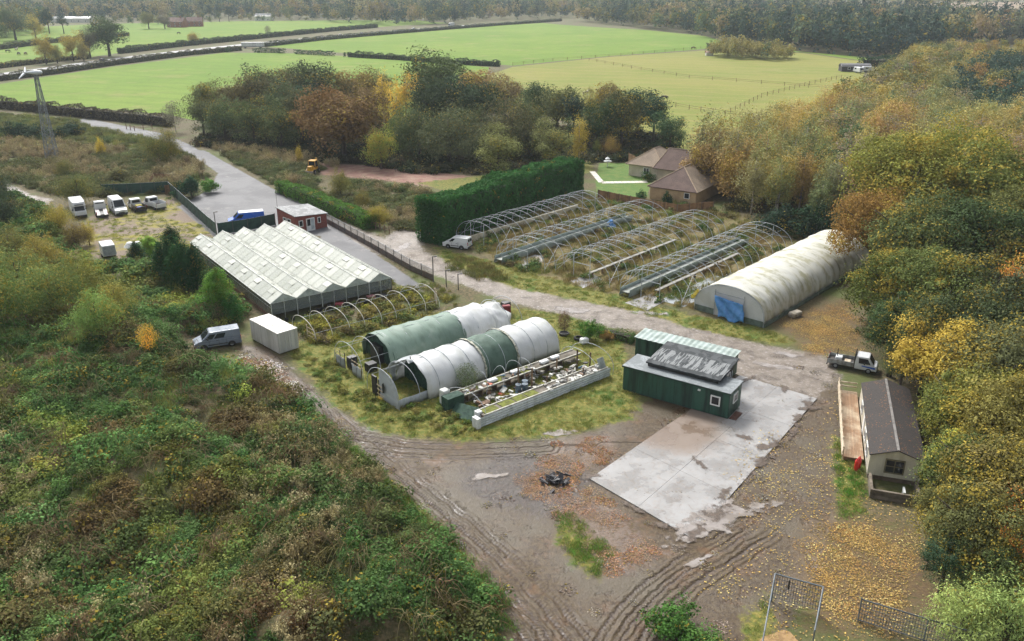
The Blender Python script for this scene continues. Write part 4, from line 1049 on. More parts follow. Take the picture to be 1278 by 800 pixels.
# ------------------------------------------------------------------ brick office
t = empty('brick_office', (-35.3, 133.2), R(46), 'small red brick office with white door and sloping grey roof', 'office')
def brick_mat(name, a, b, m_, sc=3.2):
    n = NT(name); p = n.obj(); sx = n.n('ShaderNodeSeparateXYZ'); n.set(sx.inputs[0], p); cb = n.n('ShaderNodeCombineXYZ')
    n.set(cb.inputs[0], n.math('ADD', sx.outputs[0], sx.outputs[1])); n.set(cb.inputs[1], sx.outputs[2])
    br = n.n('ShaderNodeTexBrick'); br.inputs['Scale'].default_value = sc; n.set(br.inputs['Vector'], cb.outputs[0]); n.set(br.inputs['Color1'], a); n.set(br.inputs['Color2'], b); n.set(br.inputs['Mortar'], m_)
    c = n.mix(n.math('MULTIPLY', n.ss(n.noise(p, .9, 5, .6), .45, .7), .4), br.outputs['Color'], tuple(c_ * .6 for c_ in b[:3]) + (1,))
    n.bsdf(c, .85, 0, n.bump(br.outputs['Fac'], -.3, .01)); return n.mat
RBR = brick_mat('red_brick', lin(136, 62, 52), lin(120, 50, 44), lin(150, 120, 106))
OW, OD = 6.0, 5.4
MB().add([(0, 0, 0), (OW, 0, 0), (OW, OD, 0), (0, OD, 0), (0, 0, 2.9), (OW, 0, 2.35), (OW, OD, 2.95), (0, OD, 3.5)], [(0, 1, 5, 4), (1, 2, 6, 5), (2, 3, 7, 6), (3, 0, 4, 7), (4, 5, 6, 7)]).build('walls', RBR, t)
MB().slab([(-.15, -.2, 2.95), (OW + .2, -.2, 2.38), (OW + .2, OD + .15, 3.0), (-.15, OD + .15, 3.57)], .1).build('roof', felt('office_roof_felt', lin(112, 114, 114), lin(130, 132, 132), None), t)
d_ = MB().box(2.0, 3.6, -.1, -.005, .0, 2.15).build('door', WINW, t); MB().box(2.15, 2.75, -.115, -.1, .9, 2.0).build('pane', GLASSD, d_); MB().box(2.85, 3.45, -.112, -.1, .25, 2.0).build('pane', M('frosted_glass', lin(190, 200, 204), None, .2, 2), d_)
window(t, 'y', 0, .6, 1.4, 1.0, 2.05, -1, .1); window(t, 'y', 0, 4.2, 4.8, 1.0, 2.0, -1, .1)
for y0 in (1.3, 2.6): window(t, 'x', 0, y0, y0 + 1.0, 1.0, 2.2, -1, .1)
MB().tube([(.1, OD - .1, 3.5), (.1, OD - .1, 6.2)], .03, 5).build('mast', DKST, t)

# ------------------------------------------------------------------ bungalow
t = empty('bungalow', (26.2, 157.4), R(-34), 'tan walled bungalow with brown hipped tile roofs beside a lawn', 'house')
HWALL = M('tan_render', lin(188, 162, 126), lin(170, 144, 112), .8, .6, var=.06)
HWAL2 = M('cream_render', lin(206, 196, 176), lin(188, 176, 156), .8, .6, var=.06)
RT1 = tiles('brown_roof_tiles', lin(152, 136, 118), lin(138, 122, 106), False, 2.4)
RT2 = tiles('purple_shaded_roof_tiles', lin(108, 90, 82), lin(96, 80, 74), False, 2.4)  # darker tile tone, also used to paint shade on the near slope
def hip(parent, x0, x1, y0, y1, ze, zr, hip0, hip1, mat, ax='y', ov=.45, mats=None):
    if ax == 'y':
        c_ = (x0 + x1) / 2; a_, b_ = (c_, y0 + hip0, zr), (c_, y1 - hip1, zr)
        p = [(x0 - ov, y0 - ov * (hip0 > 0), ze), (x1 + ov, y0 - ov * (hip0 > 0), ze), (x1 + ov, y1 + ov * (hip1 > 0), ze), (x0 - ov, y1 + ov * (hip1 > 0), ze)]
        fs = [(p[0], p[1], a_), (p[1], p[2], b_, a_), (p[2], p[3], b_), (p[3], p[0], a_, b_)]
    else:
        c_ = (y0 + y1) / 2; a_, b_ = (x0 + hip0, c_, zr), (x1 - hip1, c_, zr)
        p = [(x0 - ov * (hip0 > 0), y0 - ov, ze), (x1 + ov * (hip1 > 0), y0 - ov, ze), (x1 + ov * (hip1 > 0), y1 + ov, ze), (x0 - ov * (hip0 > 0), y1 + ov, ze)]
        fs = [(p[0], p[1], b_, a_), (p[1], p[2], b_), (p[2], p[3], a_, b_), (p[3], p[0], a_)]
    rf = None
    for i, f in enumerate(fs):
        o_ = MB().poly(f).build('roof_slope', (mats or {}).get(i, mat), parent); o_.modifiers.new('thickness', 'SOLIDIFY').thickness = .15
        rf = o_
    MB().tube([a_, b_], .12, 6).build('ridge_tiles', RT1, parent)
    for (u_, v_) in ((p[0], a_), (p[1], a_ if ax == 'y' else b_), (p[2], b_), (p[3], b_ if ax == 'y' else a_)):
        MB().tube([u_, v_], .1, 6).build('hip_tiles', M('pale_hip_tile', lin(168, 148, 124), lin(146, 126, 106), .8, 2), parent)
    return rf
MB().box(0, 9.2, 0, 18, 0, 2.5).build('walls', HWALL, t)
hip(t, 0, 9.2, 0, 19, 2.5, 5.9, 4.6, 2, RT1, mats={0: RT2})  # shade painted in: near slope takes the darker tiles, other slopes stay lighter
MB().box(-6, 9, 16, 24, 0, 2.6).build('walls', HWAL2, t)
hip(t, -6.2, 12, 15.5, 24.5, 2.6, 6.1, .8, 2, RT2, 'x')
MB().box(-13, -5.5, 17, 27, 0, 2.6).build('walls', HWAL2, t)
hip(t, -13, -5, 16.6, 27.4, 2.6, 5.6, 4.0, 4.0, RT1)
window(t, 'x', -13, 20, 22.4, .9, 2.1, -1, .12, 1); window(t, 'y', 17, -9.6, -8.2, .5, 2.1, -1, .12, 1)
window(t, 'y', 0, 6.9, 8.0, 1.0, 2.1, -1, .1)
MB().box(8.4, 9.1, 16, 16.9, 4.5, 6.9).build('chimney', brick_mat('chimney_brick', lin(160, 120, 96), lin(140, 104, 84), lin(170, 150, 130)), t)
MB().tube([(6.4, 12.5, 4.2), (6.4, 12.5, 6.4)], .12, 8).build('flue', DKST, t)

# ------------------------------------------------------------------ fences
def panel_fence(name, pts, h, step, panel_fn, post_mat, label, cat, pw=.08, z0=.06, group=None):
    o_ = pts[0]; t_ = empty(name, (o_[0], o_[1], 0), 0, label, cat, group)
    pmsh = MB().box(-pw / 2, pw / 2, -pw / 2, pw / 2, 0, h + .12).mesh('post', post_mat)
    for a_, b_ in zip(pts[:-1], pts[1:]):
        dx, dy = b_[0] - a_[0], b_[1] - a_[1]; L = math.hypot(dx, dy); n_ = max(1, round(L / step)); ang = math.atan2(dy, dx)
        me_ = panel_fn(L / n_, h, z0)
        for i in range(n_):
            px_, py_ = a_[0] + dx * i / n_ - o_[0], a_[1] + dy * i / n_ - o_[1]
            for nm, me2 in me_: put(nm, me2, t_, (px_, py_, random.uniform(-.02, .02)), (0, 0, ang + random.uniform(-.004, .004)))
            put('post', pmsh, t_, (px_, py_, 0), (0, 0, ang))
        put('post', pmsh, t_, (b_[0] - o_[0], b_[1] - o_[1], 0), (0, 0, ang))
    return t_
MNET = M('green_windbreak', lin(38, 72, 62), lin(28, 56, 50), .7, 1.0, var=.2)
def net_panel(L, h, z0):
    m = MB(); nx_, rows = 10, []
    for z in np.linspace(z0, h, 5): rows.append([(L * i / nx_, .03 * math.sin(i * 1.3 + z * 2), z) for i in range(nx_ + 1)])
    m.surf(rows); return [('net_panel', m.mesh('net_panel', MNET, True)), ('top_rail', MB().tube([(0, 0, h), (L, 0, h)], .025, 5).mesh('top_rail', GALV))]
panel_fence('green_fence', [G(128, 244), G(160, 243), G(211, 240), G(258, 283), G(271, 294)], 2.15, 2.6, net_panel, DKST, 'tall dark green netted fence around the parked vans', 'fence')
panel_fence('green_fence', [G(273, 293.5), G(310, 288), G(344, 281)], 2.0, 2.6, net_panel, DKST, 'dark green netted fence between the blue van and the glasshouse', 'fence')
def link_mat():
    n = NT('chain_link'); p = n.obj(); sx = n.n('ShaderNodeSeparateXYZ'); n.set(sx.inputs[0], p)
    a_ = n.math('ADD', sx.outputs[0], sx.outputs[2]); b_ = n.math('SUBTRACT', sx.outputs[0], sx.outputs[2])
    f = None
    for q in (a_, b_):
        e = n.math('LESS_THAN', n.math('FRACT', n.math('MULTIPLY', q, 9.0)), .16); f = e if f is None else n.math('MAXIMUM', f, e)
    pr = n.bsdf(lin(120, 122, 120), .5, .2); tr = n.n('ShaderNodeBsdfTransparent'); mx = n.n('ShaderNodeMixShader'); n.set(mx.inputs[0], f)
    n.t.links.new(tr.outputs[0], mx.inputs[1]); n.t.links.new(pr.outputs[0], mx.inputs[2]); n.t.links.new(mx.outputs[0], n.out.inputs[0]); return n.mat
LINK = link_mat()
BRD = M('brown_board', lin(116, 78, 58), lin(92, 66, 52), .8, 1.5, rnd=.2)
def link_panel(L, h, z0):
    return [('mesh_panel', MB().box(.05, L - .05, -.004, .004, .1, h).mesh('mesh_panel', LINK)), ('top_rail', MB().tube([(0, 0, h), (L, 0, h)], .024, 5).mesh('top_rail', GALV)),
            ('gravel_board', MB().box(.06, L - .06, .05, .1, 0, .85).mesh('gravel_board', BRD))]
panel_fence('chain_link_fence', [G(408, 279), G(455, 305), G(512, 338), G(541, 351)], 1.75, 2.7, link_panel, DKST, 'chain link fence with brown boards along the gravel track', 'fence')
for k, (px, py, h) in enumerate(((541, 352, 3.7), (557, 358, 2.4), (572, 362, 2.3), (271, 296, 4.2))):
    x, y = G(px, py); o = MB().tube([(0, 0, 0), (0, 0, h)], .07, 8).tube([(0, 0, h - .1), (.35, 0, h)], .05, 6).box(.25, .6, -.1, .1, h - .05, h + .06).build('post_lamp' if k in (0, 3) else 'gate_post', DKST, None, (x, y, 0))
    tag(o, ['dark lamp post at the end of the chain link fence', 'short dark gate post next to the lamp post', 'short dark gate post beside the overgrown hoops', 'thin dark lamp post at the green fence corner'][k], 'lamp post' if k in (0, 3) else 'post')
def wood_panel(L, h, z0):
    return [('board', MB().box(i * L / 6 + .01, (i + 1) * L / 6 - .01, -.015 + .012 * (i % 2), .01 + .012 * (i % 2), z0, h - .02 * (i % 3)).mesh('board', M('fence_board', lin(150, 116, 84), lin(126, 96, 70), .8, 1.5, rnd=.2))) for i in range(6)]
panel_fence('wooden_fence', [G(188, 234), G(193, 226), G(213, 228)], 1.7, 1.9, wood_panel, TIMB, 'brown timber panel fence by the dark shrubs', 'fence')
panel_fence('wooden_fence', [G(207, 243), G(236, 236)], 1.8, 1.9, wood_panel, TIMB, 'tan timber panel fence at the tarmac yard edge', 'fence')
panel_fence('wooden_fence', [G(784, 203), G(800, 212)], 2.2, 2.2, wood_panel, TIMB, 'orange brown timber fence between lawn and bungalow', 'fence')
panel_fence('wooden_fence', [G(746, 247), G(800, 258), G(845, 266), G(890, 262)], 1.6, 2.4, wood_panel, M('grey_fence_post', lin(110, 104, 98), lin(90, 84, 78), .8, 2), 'grey weathered fence behind the hoop frames', 'fence')
def pr_mesh(L, h, z0):
    return [('rail', MB().box(0, L, -.02, .02, h * .9 - .035, h * .9 + .035).box(0, L, -.02, .02, h * .5 - .035, h * .5 + .035).mesh('rail', TIMB))]
for pts, lb in (([(812, 128), (860, 137), (905, 144), (955, 149)], 'post and rail fence crossing the near paddock'), ([(735, 76), (800, 88), (860, 98), (950, 105), (1040, 112)], 'post and rail fence through the middle paddock'),
                ([(640, 82), (690, 76), (760, 71), (830, 65), (905, 58)], 'post fence along the far pasture edge'), ([(905, 144.5), (950, 122), (1010, 106), (1050, 98)], 'thin cross fence in the pale paddock'), ([(912, 196), (918, 201), (932, 207)], 'low rail fence by the wood edge')):
    panel_fence('paddock_fence', GP(pts), 1.5, 6.0 if pts[0][1] > 100 else 10.0, pr_mesh, TIMB, lb, 'fence', .13)
panel_fence('rail_gate', [G(158, 161), G(168, 163), G(190, 161)], 1.3, 2.4, pr_mesh, M('gate_brown', lin(120, 80, 66), None, .8, 2), 'brown rail gate on the lane by the field hedge', 'gate', .14)
panel_fence('short_fence', [G(458, 283), G(486, 292)], 1.2, 1.2, pr_mesh, TIMB, 'short broken rail fence at the laurel hedge end', 'fence', .1)
# ================================================================== VEHICLES
TYRE = M('tyre_rubber', lin(28, 28, 30), lin(40, 38, 36), .85, 4)
RIM = M('wheel_rim', lin(150, 152, 154), lin(120, 122, 124), .35, 4, metal=.4)
LAMPG = M('headlight_glass', lin(214, 220, 224), lin(190, 196, 200), .1, 4, var=.03)
LAMPR = M('rear_light_red', lin(160, 28, 26), lin(130, 24, 24), .2, 4)
BUMP = M('bumper_plastic', lin(46, 47, 49), lin(60, 60, 60), .6, 4)
def paint(name, c):
    return M('paint_' + name, lin(*c), tuple(x * .88 for x in lin(*c)[:3]) + (1,), .28, .8, var=.03)
PW = paint('white', (210, 212, 213)); PB = paint('blue', (40, 96, 196)); PG = paint('grey', (118, 128, 140)); PK = paint('black', (34, 36, 42))
_tyre = MB().surf([[(r_ * math.cos(a_), y_, r_ * math.sin(a_)) for a_ in np.linspace(0, 2 * math.pi, 19)[:-1]] for r_, y_ in ((.2, -.1), (.3, -.11), (.335, -.08), (.335, .08), (.3, .11), (.2, .1))], closed=True).mesh('tyre', TYRE, True)
_rim = MB().surf([[(r_ * math.cos(a_), y_, r_ * math.sin(a_)) for a_ in np.linspace(0, 2 * math.pi, 13)[:-1]] for r_, y_ in ((.01, .05), (.07, .085), (.16, .06), (.205, .1), (.205, -.1), (.01, -.05))], closed=True).mesh('rim', RIM, True)
def wheels(t, L, W, fx, rx, r=.335):
    for x_ in (fx, rx):
        for s_ in (-1, 1):
            w_ = put('wheel', _tyre, t, (x_, s_ * (W / 2 - .085), r), (0, 0, 0 if s_ > 0 else math.pi), (r / .335,) * 3); put('rim', _rim, w_)
def frus(m, x0, x1, w0, z0, X0, X1, w1, z1, mi=0):
    v = [(x0, -w0 / 2, z0), (x1, -w0 / 2, z0), (x1, w0 / 2, z0), (x0, w0 / 2, z0), (X0, -w1 / 2, z1), (X1, -w1 / 2, z1), (X1, w1 / 2, z1), (X0, w1 / 2, z1)]
    m.hexa(v, mi); return [Vector(p) for p in v]
FACES = {'right': (0, 1, 5, 4), 'front': (1, 2, 6, 5), 'left': (2, 3, 7, 6), 'back': (3, 0, 4, 7)}
def pane(t, nm, v, face, u0, u1, t0, t1, mat=None, off=.012, th=.03):
    a, b, c, d = [v[i] for i in FACES[face]]
    f = lambda u, q: (a.lerp(b, u)).lerp(d.lerp(c, u), q)
    q = [f(u0, t0), f(u1, t0), f(u1, t1), f(u0, t1)]; n = (b - a).cross(d - a).normalized()
    return MB().slab([p + n * off for p in q], th).build(nm, mat or GLASSD, t, bevel=.015, seg=1)
def common(t, L, W, zb, hz_=.75, rear=True):
    MB().box(L / 2 - .06, L / 2 + .07, -W / 2 + .02, W / 2 - .02, .28, .56).build('front_bumper', BUMP, t, bevel=.05)
    MB().box(-L / 2 - .06, -L / 2 + .06, -W / 2 + .04, W / 2 - .04, .3, .5).build('rear_bumper', BUMP, t, bevel=.04)
    for s_ in (-1, 1):
        MB().box(L / 2 - .06, L / 2 + .025, s_ * (W / 2 - .25) - .17, s_ * (W / 2 - .25) + .17, hz_ - .13, hz_ + .11).build('headlight', LAMPG, t, bevel=.03)
        if rear: MB().box(-L / 2 - .02, -L / 2 + .05, s_ * (W / 2 - .1) - .07, s_ * (W / 2 - .1) + .07, .75, 1.25).build('tail_light', LAMPR, t)
        MB().box(L / 2 - 1.5, L / 2 - 1.35, s_ * (W / 2 + .02) - .01 + min(0, s_) * .16, s_ * (W / 2 + .02) + .01 + max(0, s_) * .16, zb + .05, zb + .28).build('wing_mirror', BUMP, t, bevel=.02)
def shell(t, L, W, H, bonnet, belt, pm, roofm=None, rear_rake=.06, ws=.75, hi=0):
    """van: lower body, sloping bonnet and tapering upper body"""
    m = MB(); frus(m, -L / 2, L / 2, W, .28, -L / 2, L / 2 - .05, W, belt - .25)
    frus(m, -L / 2, L / 2 - .05, W, belt - .25, -L / 2, L / 2 - bonnet * .75, W - .02, belt)
    v = frus(m, -L / 2 + .005, L / 2 - bonnet * .75 - .01, W - .03, belt, -L / 2 + rear_rake, L / 2 - bonnet - ws, W - .26, H)
    m.build('body', pm, t, bevel=.07, seg=3)
    if roofm: MB().box(-L / 2 + rear_rake + .05, L / 2 - bonnet - ws - .05, -W / 2 + .16, W / 2 - .16, H - .02, H + .035).build('roof', roofm, t, bevel=.02)
    pane(t, 'windscreen', v, 'front', .07, .93, .12, .9)
    return v
def finish_van(t, v, L, W, belt, fw, side_n=1, rearglass=True):
    for x_ in (L / 2 - .95, -L / 2 + 1.05):
        for s_ in (-1, 1):
            pts = [(x_ + .43 * math.cos(a_), .3 + .43 * math.sin(a_)) for a_ in np.linspace(0, math.pi, 11)]
            y0, y1 = sorted((s_ * (W / 2 - .02), s_ * (W / 2 + .006))); MB().prismy(pts, y0, y1).build('wheel_arch', BUMP, t)
    for s_ in (-1, 1):
        for x_ in (L / 2 - 1.55, L / 2 - 2.6, -L / 2 + 1.6): y0, y1 = sorted((s_ * (W / 2 - .02), s_ * (W / 2 + .004))); MB().box(x_ - .012, x_ + .012, y0, y1, .42, belt - .02).build('door_seam', BUMP, t)
        y0, y1 = sorted((s_ * (W / 2 - .02), s_ * (W / 2 + .025))); MB().box(-L / 2 + 1.5, L / 2 - 1.42, y0, y1, .5, .6).build('rubbing_strip', BUMP, t)
        y0, y1 = sorted((s_ * (W / 2 - .02), s_ * (W / 2 + .02))); MB().box(L / 2 - 2.5, L / 2 - 2.32, y0, y1, belt - .2, belt - .15).build('door_handle', BUMP, t)
    MB().box(L / 2 - .08, L / 2 + .02, -.5, .5, .58, .72).build('grille', BUMP, t)
    for sd_, (a_, b_) in (('right', (.74, .93)), ('left', (.07, .26))): pane(t, 'side_window', v, sd_, a_, b_, .1, .72)
    if side_n > 1:
        for sd_, (a_, b_) in (('right', (.44, .7)), ('left', (.3, .56))): pane(t, 'side_window', v, sd_, a_, b_, .1, .72)
    if rearglass:
        pane(t, 'rear_window', v, 'back', .1, .47, .15, .75); pane(t, 'rear_window', v, 'back', .53, .9, .15, .75)
    common(t, L, W, belt); wheels(t, L, W, L / 2 - .95, -L / 2 + 1.05)
    MB().box(-L / 2 - .015, -L / 2 + .02, -.26, .26, .62, .74).build('number_plate', M('plate_yellow', lin(222, 190, 70), None, .5, 4, var=.02), t)
def at(px, py, rz, dz=0): x, y = G(px, py); return (x, y, dz), R(rz)
VG = 'vehicles parked along the green fence'
# grey van by the brambles
loc, rz = at(272, 431, 205)
t = empty('van', loc, rz, 'silver grey panel van parked nose down in brambles beside the white container', 'van')
v = shell(t, 5.0, 1.95, 1.98, 1.0, 1.15, PG); finish_van(t, v, 5.0, 1.95, 1.15, 0, 2)
# small white van at the hedge
loc, rz = at(571, 309, 158)
t = empty('van', loc, rz, 'small white van parked at the end of the tall hedge', 'van')
v = shell(t, 4.3, 1.8, 1.85, 1.0, 1.1, PW); finish_van(t, v, 4.3, 1.8, 1.1, 0)
# blue van
loc, rz = at(308, 279, 200)
t = empty('van', loc, rz, 'long blue van with white roof on the tarmac yard', 'van')
v = shell(t, 6.0, 2.0, 2.1, 1.1, 1.15, PB, PW); finish_van(t, v, 6.0, 2.0, 1.15, 0)
HB = -57
# motorhome
loc, rz = at(99, 268, HB)
t = empty('motorhome', loc, rz, 'white motorhome with overcab bed parked behind yellow shrubs', 'motorhome', VG)
m = MB(); frus(m, -2.9, 1.4, 2.2, .35, -2.9, 1.3, 2.2, 1.2); frus(m, -2.9, 1.35, 2.2, 1.2, -2.85, 1.4, 2.1, 2.75); m.build('body', PW, t, bevel=.08)
m = MB(); frus(m, 1.35, 2.95, 1.95, .35, 1.35, 2.85, 1.95, 1.15); vv = frus(m, 1.35, 2.5, 1.9, 1.15, 1.35, 1.9, 1.7, 2.0); m.build('cab', PW, t, bevel=.06)
pane(t, 'windscreen', vv, 'front', .06, .94, .1, .9); pane(t, 'side_window', vv, 'right', .15, .8, .1, .85); pane(t, 'side_window', vv, 'left', .2, .85, .1, .85)
m = MB(); frus(m, 1.3, 2.45, 2.1, 2.05, 1.3, 2.1, 1.9, 2.74); m.build('overcab_bed', PW, t, bevel=.1)
MB().box(-.6, .1, -.35, .35, 2.74, 2.84).build('roof_hatch', WINW, t, bevel=.04)
MB().box(2.3, 2.42, -.7, .7, 2.2, 2.42).build('overcab_stripe', M('grey_decal', lin(120, 124, 130), None, .4, 3), t)
common(t, 5.9, 1.95, 1.15); wheels(t, 5.9, 2.0, 2.1, -1.7)
# recovery truck: faces the fence, ramp bed towards the yard
loc, rz = at(127, 268, HB + 180 - 4)
t = empty('recovery_truck', loc, rz, 'white recovery truck with open ramp bed facing the fence', 'truck', VG)
m = MB(); frus(m, 1.0, 3.0, 1.95, .4, 1.0, 2.95, 1.95, 1.25); vv = frus(m, 1.0, 2.8, 1.92, 1.25, 1.05, 2.2, 1.75, 2.15); m.build('cab', PW, t, bevel=.07)
pane(t, 'windscreen', vv, 'front', .07, .93, .1, .9); pane(t, 'rear_window', vv, 'back', .12, .88, .2, .8); pane(t, 'side_window', vv, 'right', .2, .8, .1, .8); pane(t, 'side_window', vv, 'left', .2, .8, .1, .8)
for s_ in (-1, 1): MB().hexa([(-3.1, s_ * .62 - .3, .62), (.9, s_ * .62 - .3, .88), (.9, s_ * .62 + .3, .88), (-3.1, s_ * .62 + .3, .62), (-3.1, s_ * .62 - .3, .7), (.9, s_ * .62 - .3, .98), (.9, s_ * .62 + .3, .98), (-3.1, s_ * .62 + .3, .7)]).build('ramp', M('ramp_alloy', lin(190, 186, 182), lin(160, 154, 148), .5, 2), t)
MB().box(-2.9, 1.0, -.32, .32, .5, .72).build('chassis', DKST, t)
MB().box(.85, .98, -.9, .9, .9, 1.8).build('headboard', PW, t)
common(t, 6.0, 1.95, 1.2); wheels(t, 6, 2.0, 2.1, -1.4)
# high roof van
loc, rz = at(148, 265.5, HB + 3)
t = empty('van', loc, rz, 'white high roof van facing out between the recovery truck and black pickup', 'van', VG)
v = shell(t, 5.7, 2.05, 2.65, 1.05, 1.3, PW); finish_van(t, v, 5.7, 2.05, 1.3, 0)
MB().box(-2.3, .5, -.7, .7, 2.66, 2.75).build('roof_rack', WINW, t, bevel=.03)
# black pickup
def pickup(name, label, px, py, rz, bodym, bedm, sides, L=5.2, W=1.9, load=None):
    loc, rz_ = at(px, py, rz); t = empty(name, loc, rz_, label, 'pickup truck', VG)
    m = MB(); frus(m, .3, L / 2, W, .4, .3, L / 2 - .05, W, 1.05); vv = frus(m, .3, L / 2 - .35, W - .02, 1.05, .35, L / 2 - 1.0, W - .2, 1.95); m.build('cab', bodym, t, bevel=.07)
    pane(t, 'windscreen', vv, 'front', .07, .93, .1, .9); pane(t, 'rear_window', vv, 'back', .12, .88, .25, .8, th=.03); pane(t, 'side_window', vv, 'right', .2, .85, .1, .8); pane(t, 'side_window', vv, 'left', .15, .8, .1, .8)
    MB().box(-L / 2, .2, -W / 2 + .06, W / 2 - .06, .62, .72).build('bed_floor', M('bed_floor', lin(60, 58, 56), lin(84, 76, 68), .8, 2), t)
    for s_ in (-1, 1): MB().box(-L / 2, .2, s_ * (W / 2 - .03) - .03, s_ * (W / 2 - .03) + .03, .55, .72 + sides).build('drop_side', bedm, t, bevel=.015)
    MB().box(-L / 2 - .03, -L / 2 + .03, -W / 2 + .06, W / 2 - .06, .55, .72 + sides * .7).build('tailgate', bedm, t, bevel=.015)
    MB().box(-L / 2 + .1, .3, -.4, .4, .4, .62).build('chassis', DKST, t)
    common(t, L, W, 1.05); wheels(t, L, W, L / 2 - .9, -L / 2 + 1.0)
    return t
t = pickup('pickup_truck', 'black tipper pickup with white cab and yellow load', 172, 262, HB + 180 + 6, PW, PK, .55)
MB().box(-1.6, -.3, -.55, .5, .75, 1.15).build('load', M('yellow_load', lin(170, 160, 60), lin(120, 110, 60), .8, 2), t, bevel=.1); MB().box(-2.3, -1.7, -.3, .6, .75, 1.0).build('load', M('blue_load', lin(50, 70, 190), None, .6, 2), t, bevel=.08)
pickup('pickup_truck', 'white dropside pickup with empty bed at the fence corner', 194, 259.5, HB + 180 + 14, PW, PW, .75)
# flatbed at the trees
loc, rz = at(1063, 459, -27)
t = pickup('flatbed_truck', 'white flatbed truck with blue stripe parked at the tree edge', 1063, 459, -27, PW, M('alloy_side', lin(150, 152, 150), lin(112, 110, 104), .5, 2), .38, 5.6, 2.0)
t.scale = (.88, .9, .9)
if 'group' in t: del t['group']
t['category'] = 'truck'
for s_ in (-1, 1): MB().hexa([(1.1, s_ * 1.0 - .012, .82), (2.6, s_ * 1.0 - .012, .66), (2.6, s_ * 1.0 + .012, .66), (1.1, s_ * 1.0 + .012, .82), (1.1, s_ * 1.0 - .012, .95), (2.6, s_ * 1.0 - .012, .9), (2.6, s_ * 1.0 + .012, .9), (1.1, s_ * 1.0 + .012, .95)]).build('stripe', PB, t)
MB().box(.2, .3, -.95, .95, .7, 2.15).build('headboard', PK, t); MB().box(-1.9, -1.8, .3, .4, .7, 2.0).build('bed_post', PK, t); MB().box(-2.0, -1.2, -.1, .8, .72, 1.1).build('load', WHITE, t, bevel=.1); MB().box(-.9, -.2, -.7, .1, .72, 1.0).build('load', TIMP, t, bevel=.05)
# box trailer and covered heap in the yard
loc, rz = at(136, 320, -57)
t = empty('box_trailer', loc, rz, 'white box trailer standing in bushes by the parking yard', 'trailer')
m = MB(); frus(m, -1.6, 1.6, 1.9, .5, -1.55, 1.5, 1.8, 2.1); m.build('body', PW, t, bevel=.06); MB().box(1.55, 1.6, -.85, .85, .6, 1.95).build('door', M('trailer_grey', lin(150, 158, 166), None, .4, 2), t); wheels(t, 3, 1.9, 0, -.6, .3)
MB().beam((-1.5, 0, .45), (-2.9, 0, .4), .12, .1).build('drawbar', DKST, t)
rr = random.Random(8)
for px, py, s_ in ((163, 308, 1.1), (172, 306, .9), (188, 320, .6)):
    x, y = G(px, py); rows = [[(s_ * (1 - i * .2) * math.cos(j * .63) * rr.uniform(.8, 1.1), s_ * (1 - i * .2) * math.sin(j * .63) * rr.uniform(.8, 1.1), i * .22 * s_) for j in range(10)] for i in range(4)]
    o = MB().surf(rows, closed=True).poly(rows[-1]).build('covered_heap', WHITE, None, (x, y, 0), smooth=True); tag(o, 'small heap under white sheeting by the round conifer', 'heap', 'white sheeted heaps in the yard')

# ------------------------------------------------------------------ yellow backhoe digger
loc, rz = at(391, 216, -100)
t = empty('digger', loc, rz, 'yellow backhoe digger standing in the scrub', 'digger')
YEL = M('digger_yellow', lin(214, 160, 36), lin(180, 132, 36), .45, 2)
MB().box(-1.5, 1.9, -.55, .55, .7, 1.4).build('chassis', YEL, t, bevel=.06); m = MB(); frus(m, -1.2, .5, 1.5, 1.35, -1.0, .4, 1.35, 2.6); m.build('cab', GLASSD, t, bevel=.04)
MB().box(-1.15, .5, -.75, .75, 2.6, 2.75).build('cab_roof', YEL, t, bevel=.04); MB().box(.5, 1.9, -.5, .5, 1.35, 1.75).build('bonnet', YEL, t, bevel=.1)
wheels(t, 3, 2.1, 1.4, -.9, .5)
for s_ in (-1, 1): MB().beam((.6, s_ * .75, 1.3), (2.5, s_ * .75, .7), .12, .2).build('loader_arm', YEL, t)
MB().prismy([(2.4, .2), (3.1, .15), (3.0, .35), (2.6, .9), (2.4, .9)], -1.1, 1.1).build('bucket', M('bucket_steel', lin(110, 100, 86), None, .6, 2), t)
MB().beam((-1.5, 0, 1.0), (-2.2, 0, 2.9), .2, .3).build('boom', YEL, t); MB().beam((-2.2, 0, 2.9), (-2.7, 0, 1.2), .16, .22).build('dipper', YEL, t); MB().prismy([(-2.9, .8), (-2.4, .8), (-2.4, 1.3), (-2.8, 1.3)], -.35, .35).build('bucket', _MC['bucket_steel'], t)
for s_ in (-1, 1): MB().box(.35, .5, s_ * .72 - .04, s_ * .72 + .04, 1.4, 2.6).build('cab_pillar', YEL, t)

MASTG = M('mast_grey', lin(128, 134, 138), lin(104, 110, 114), .5, 2)
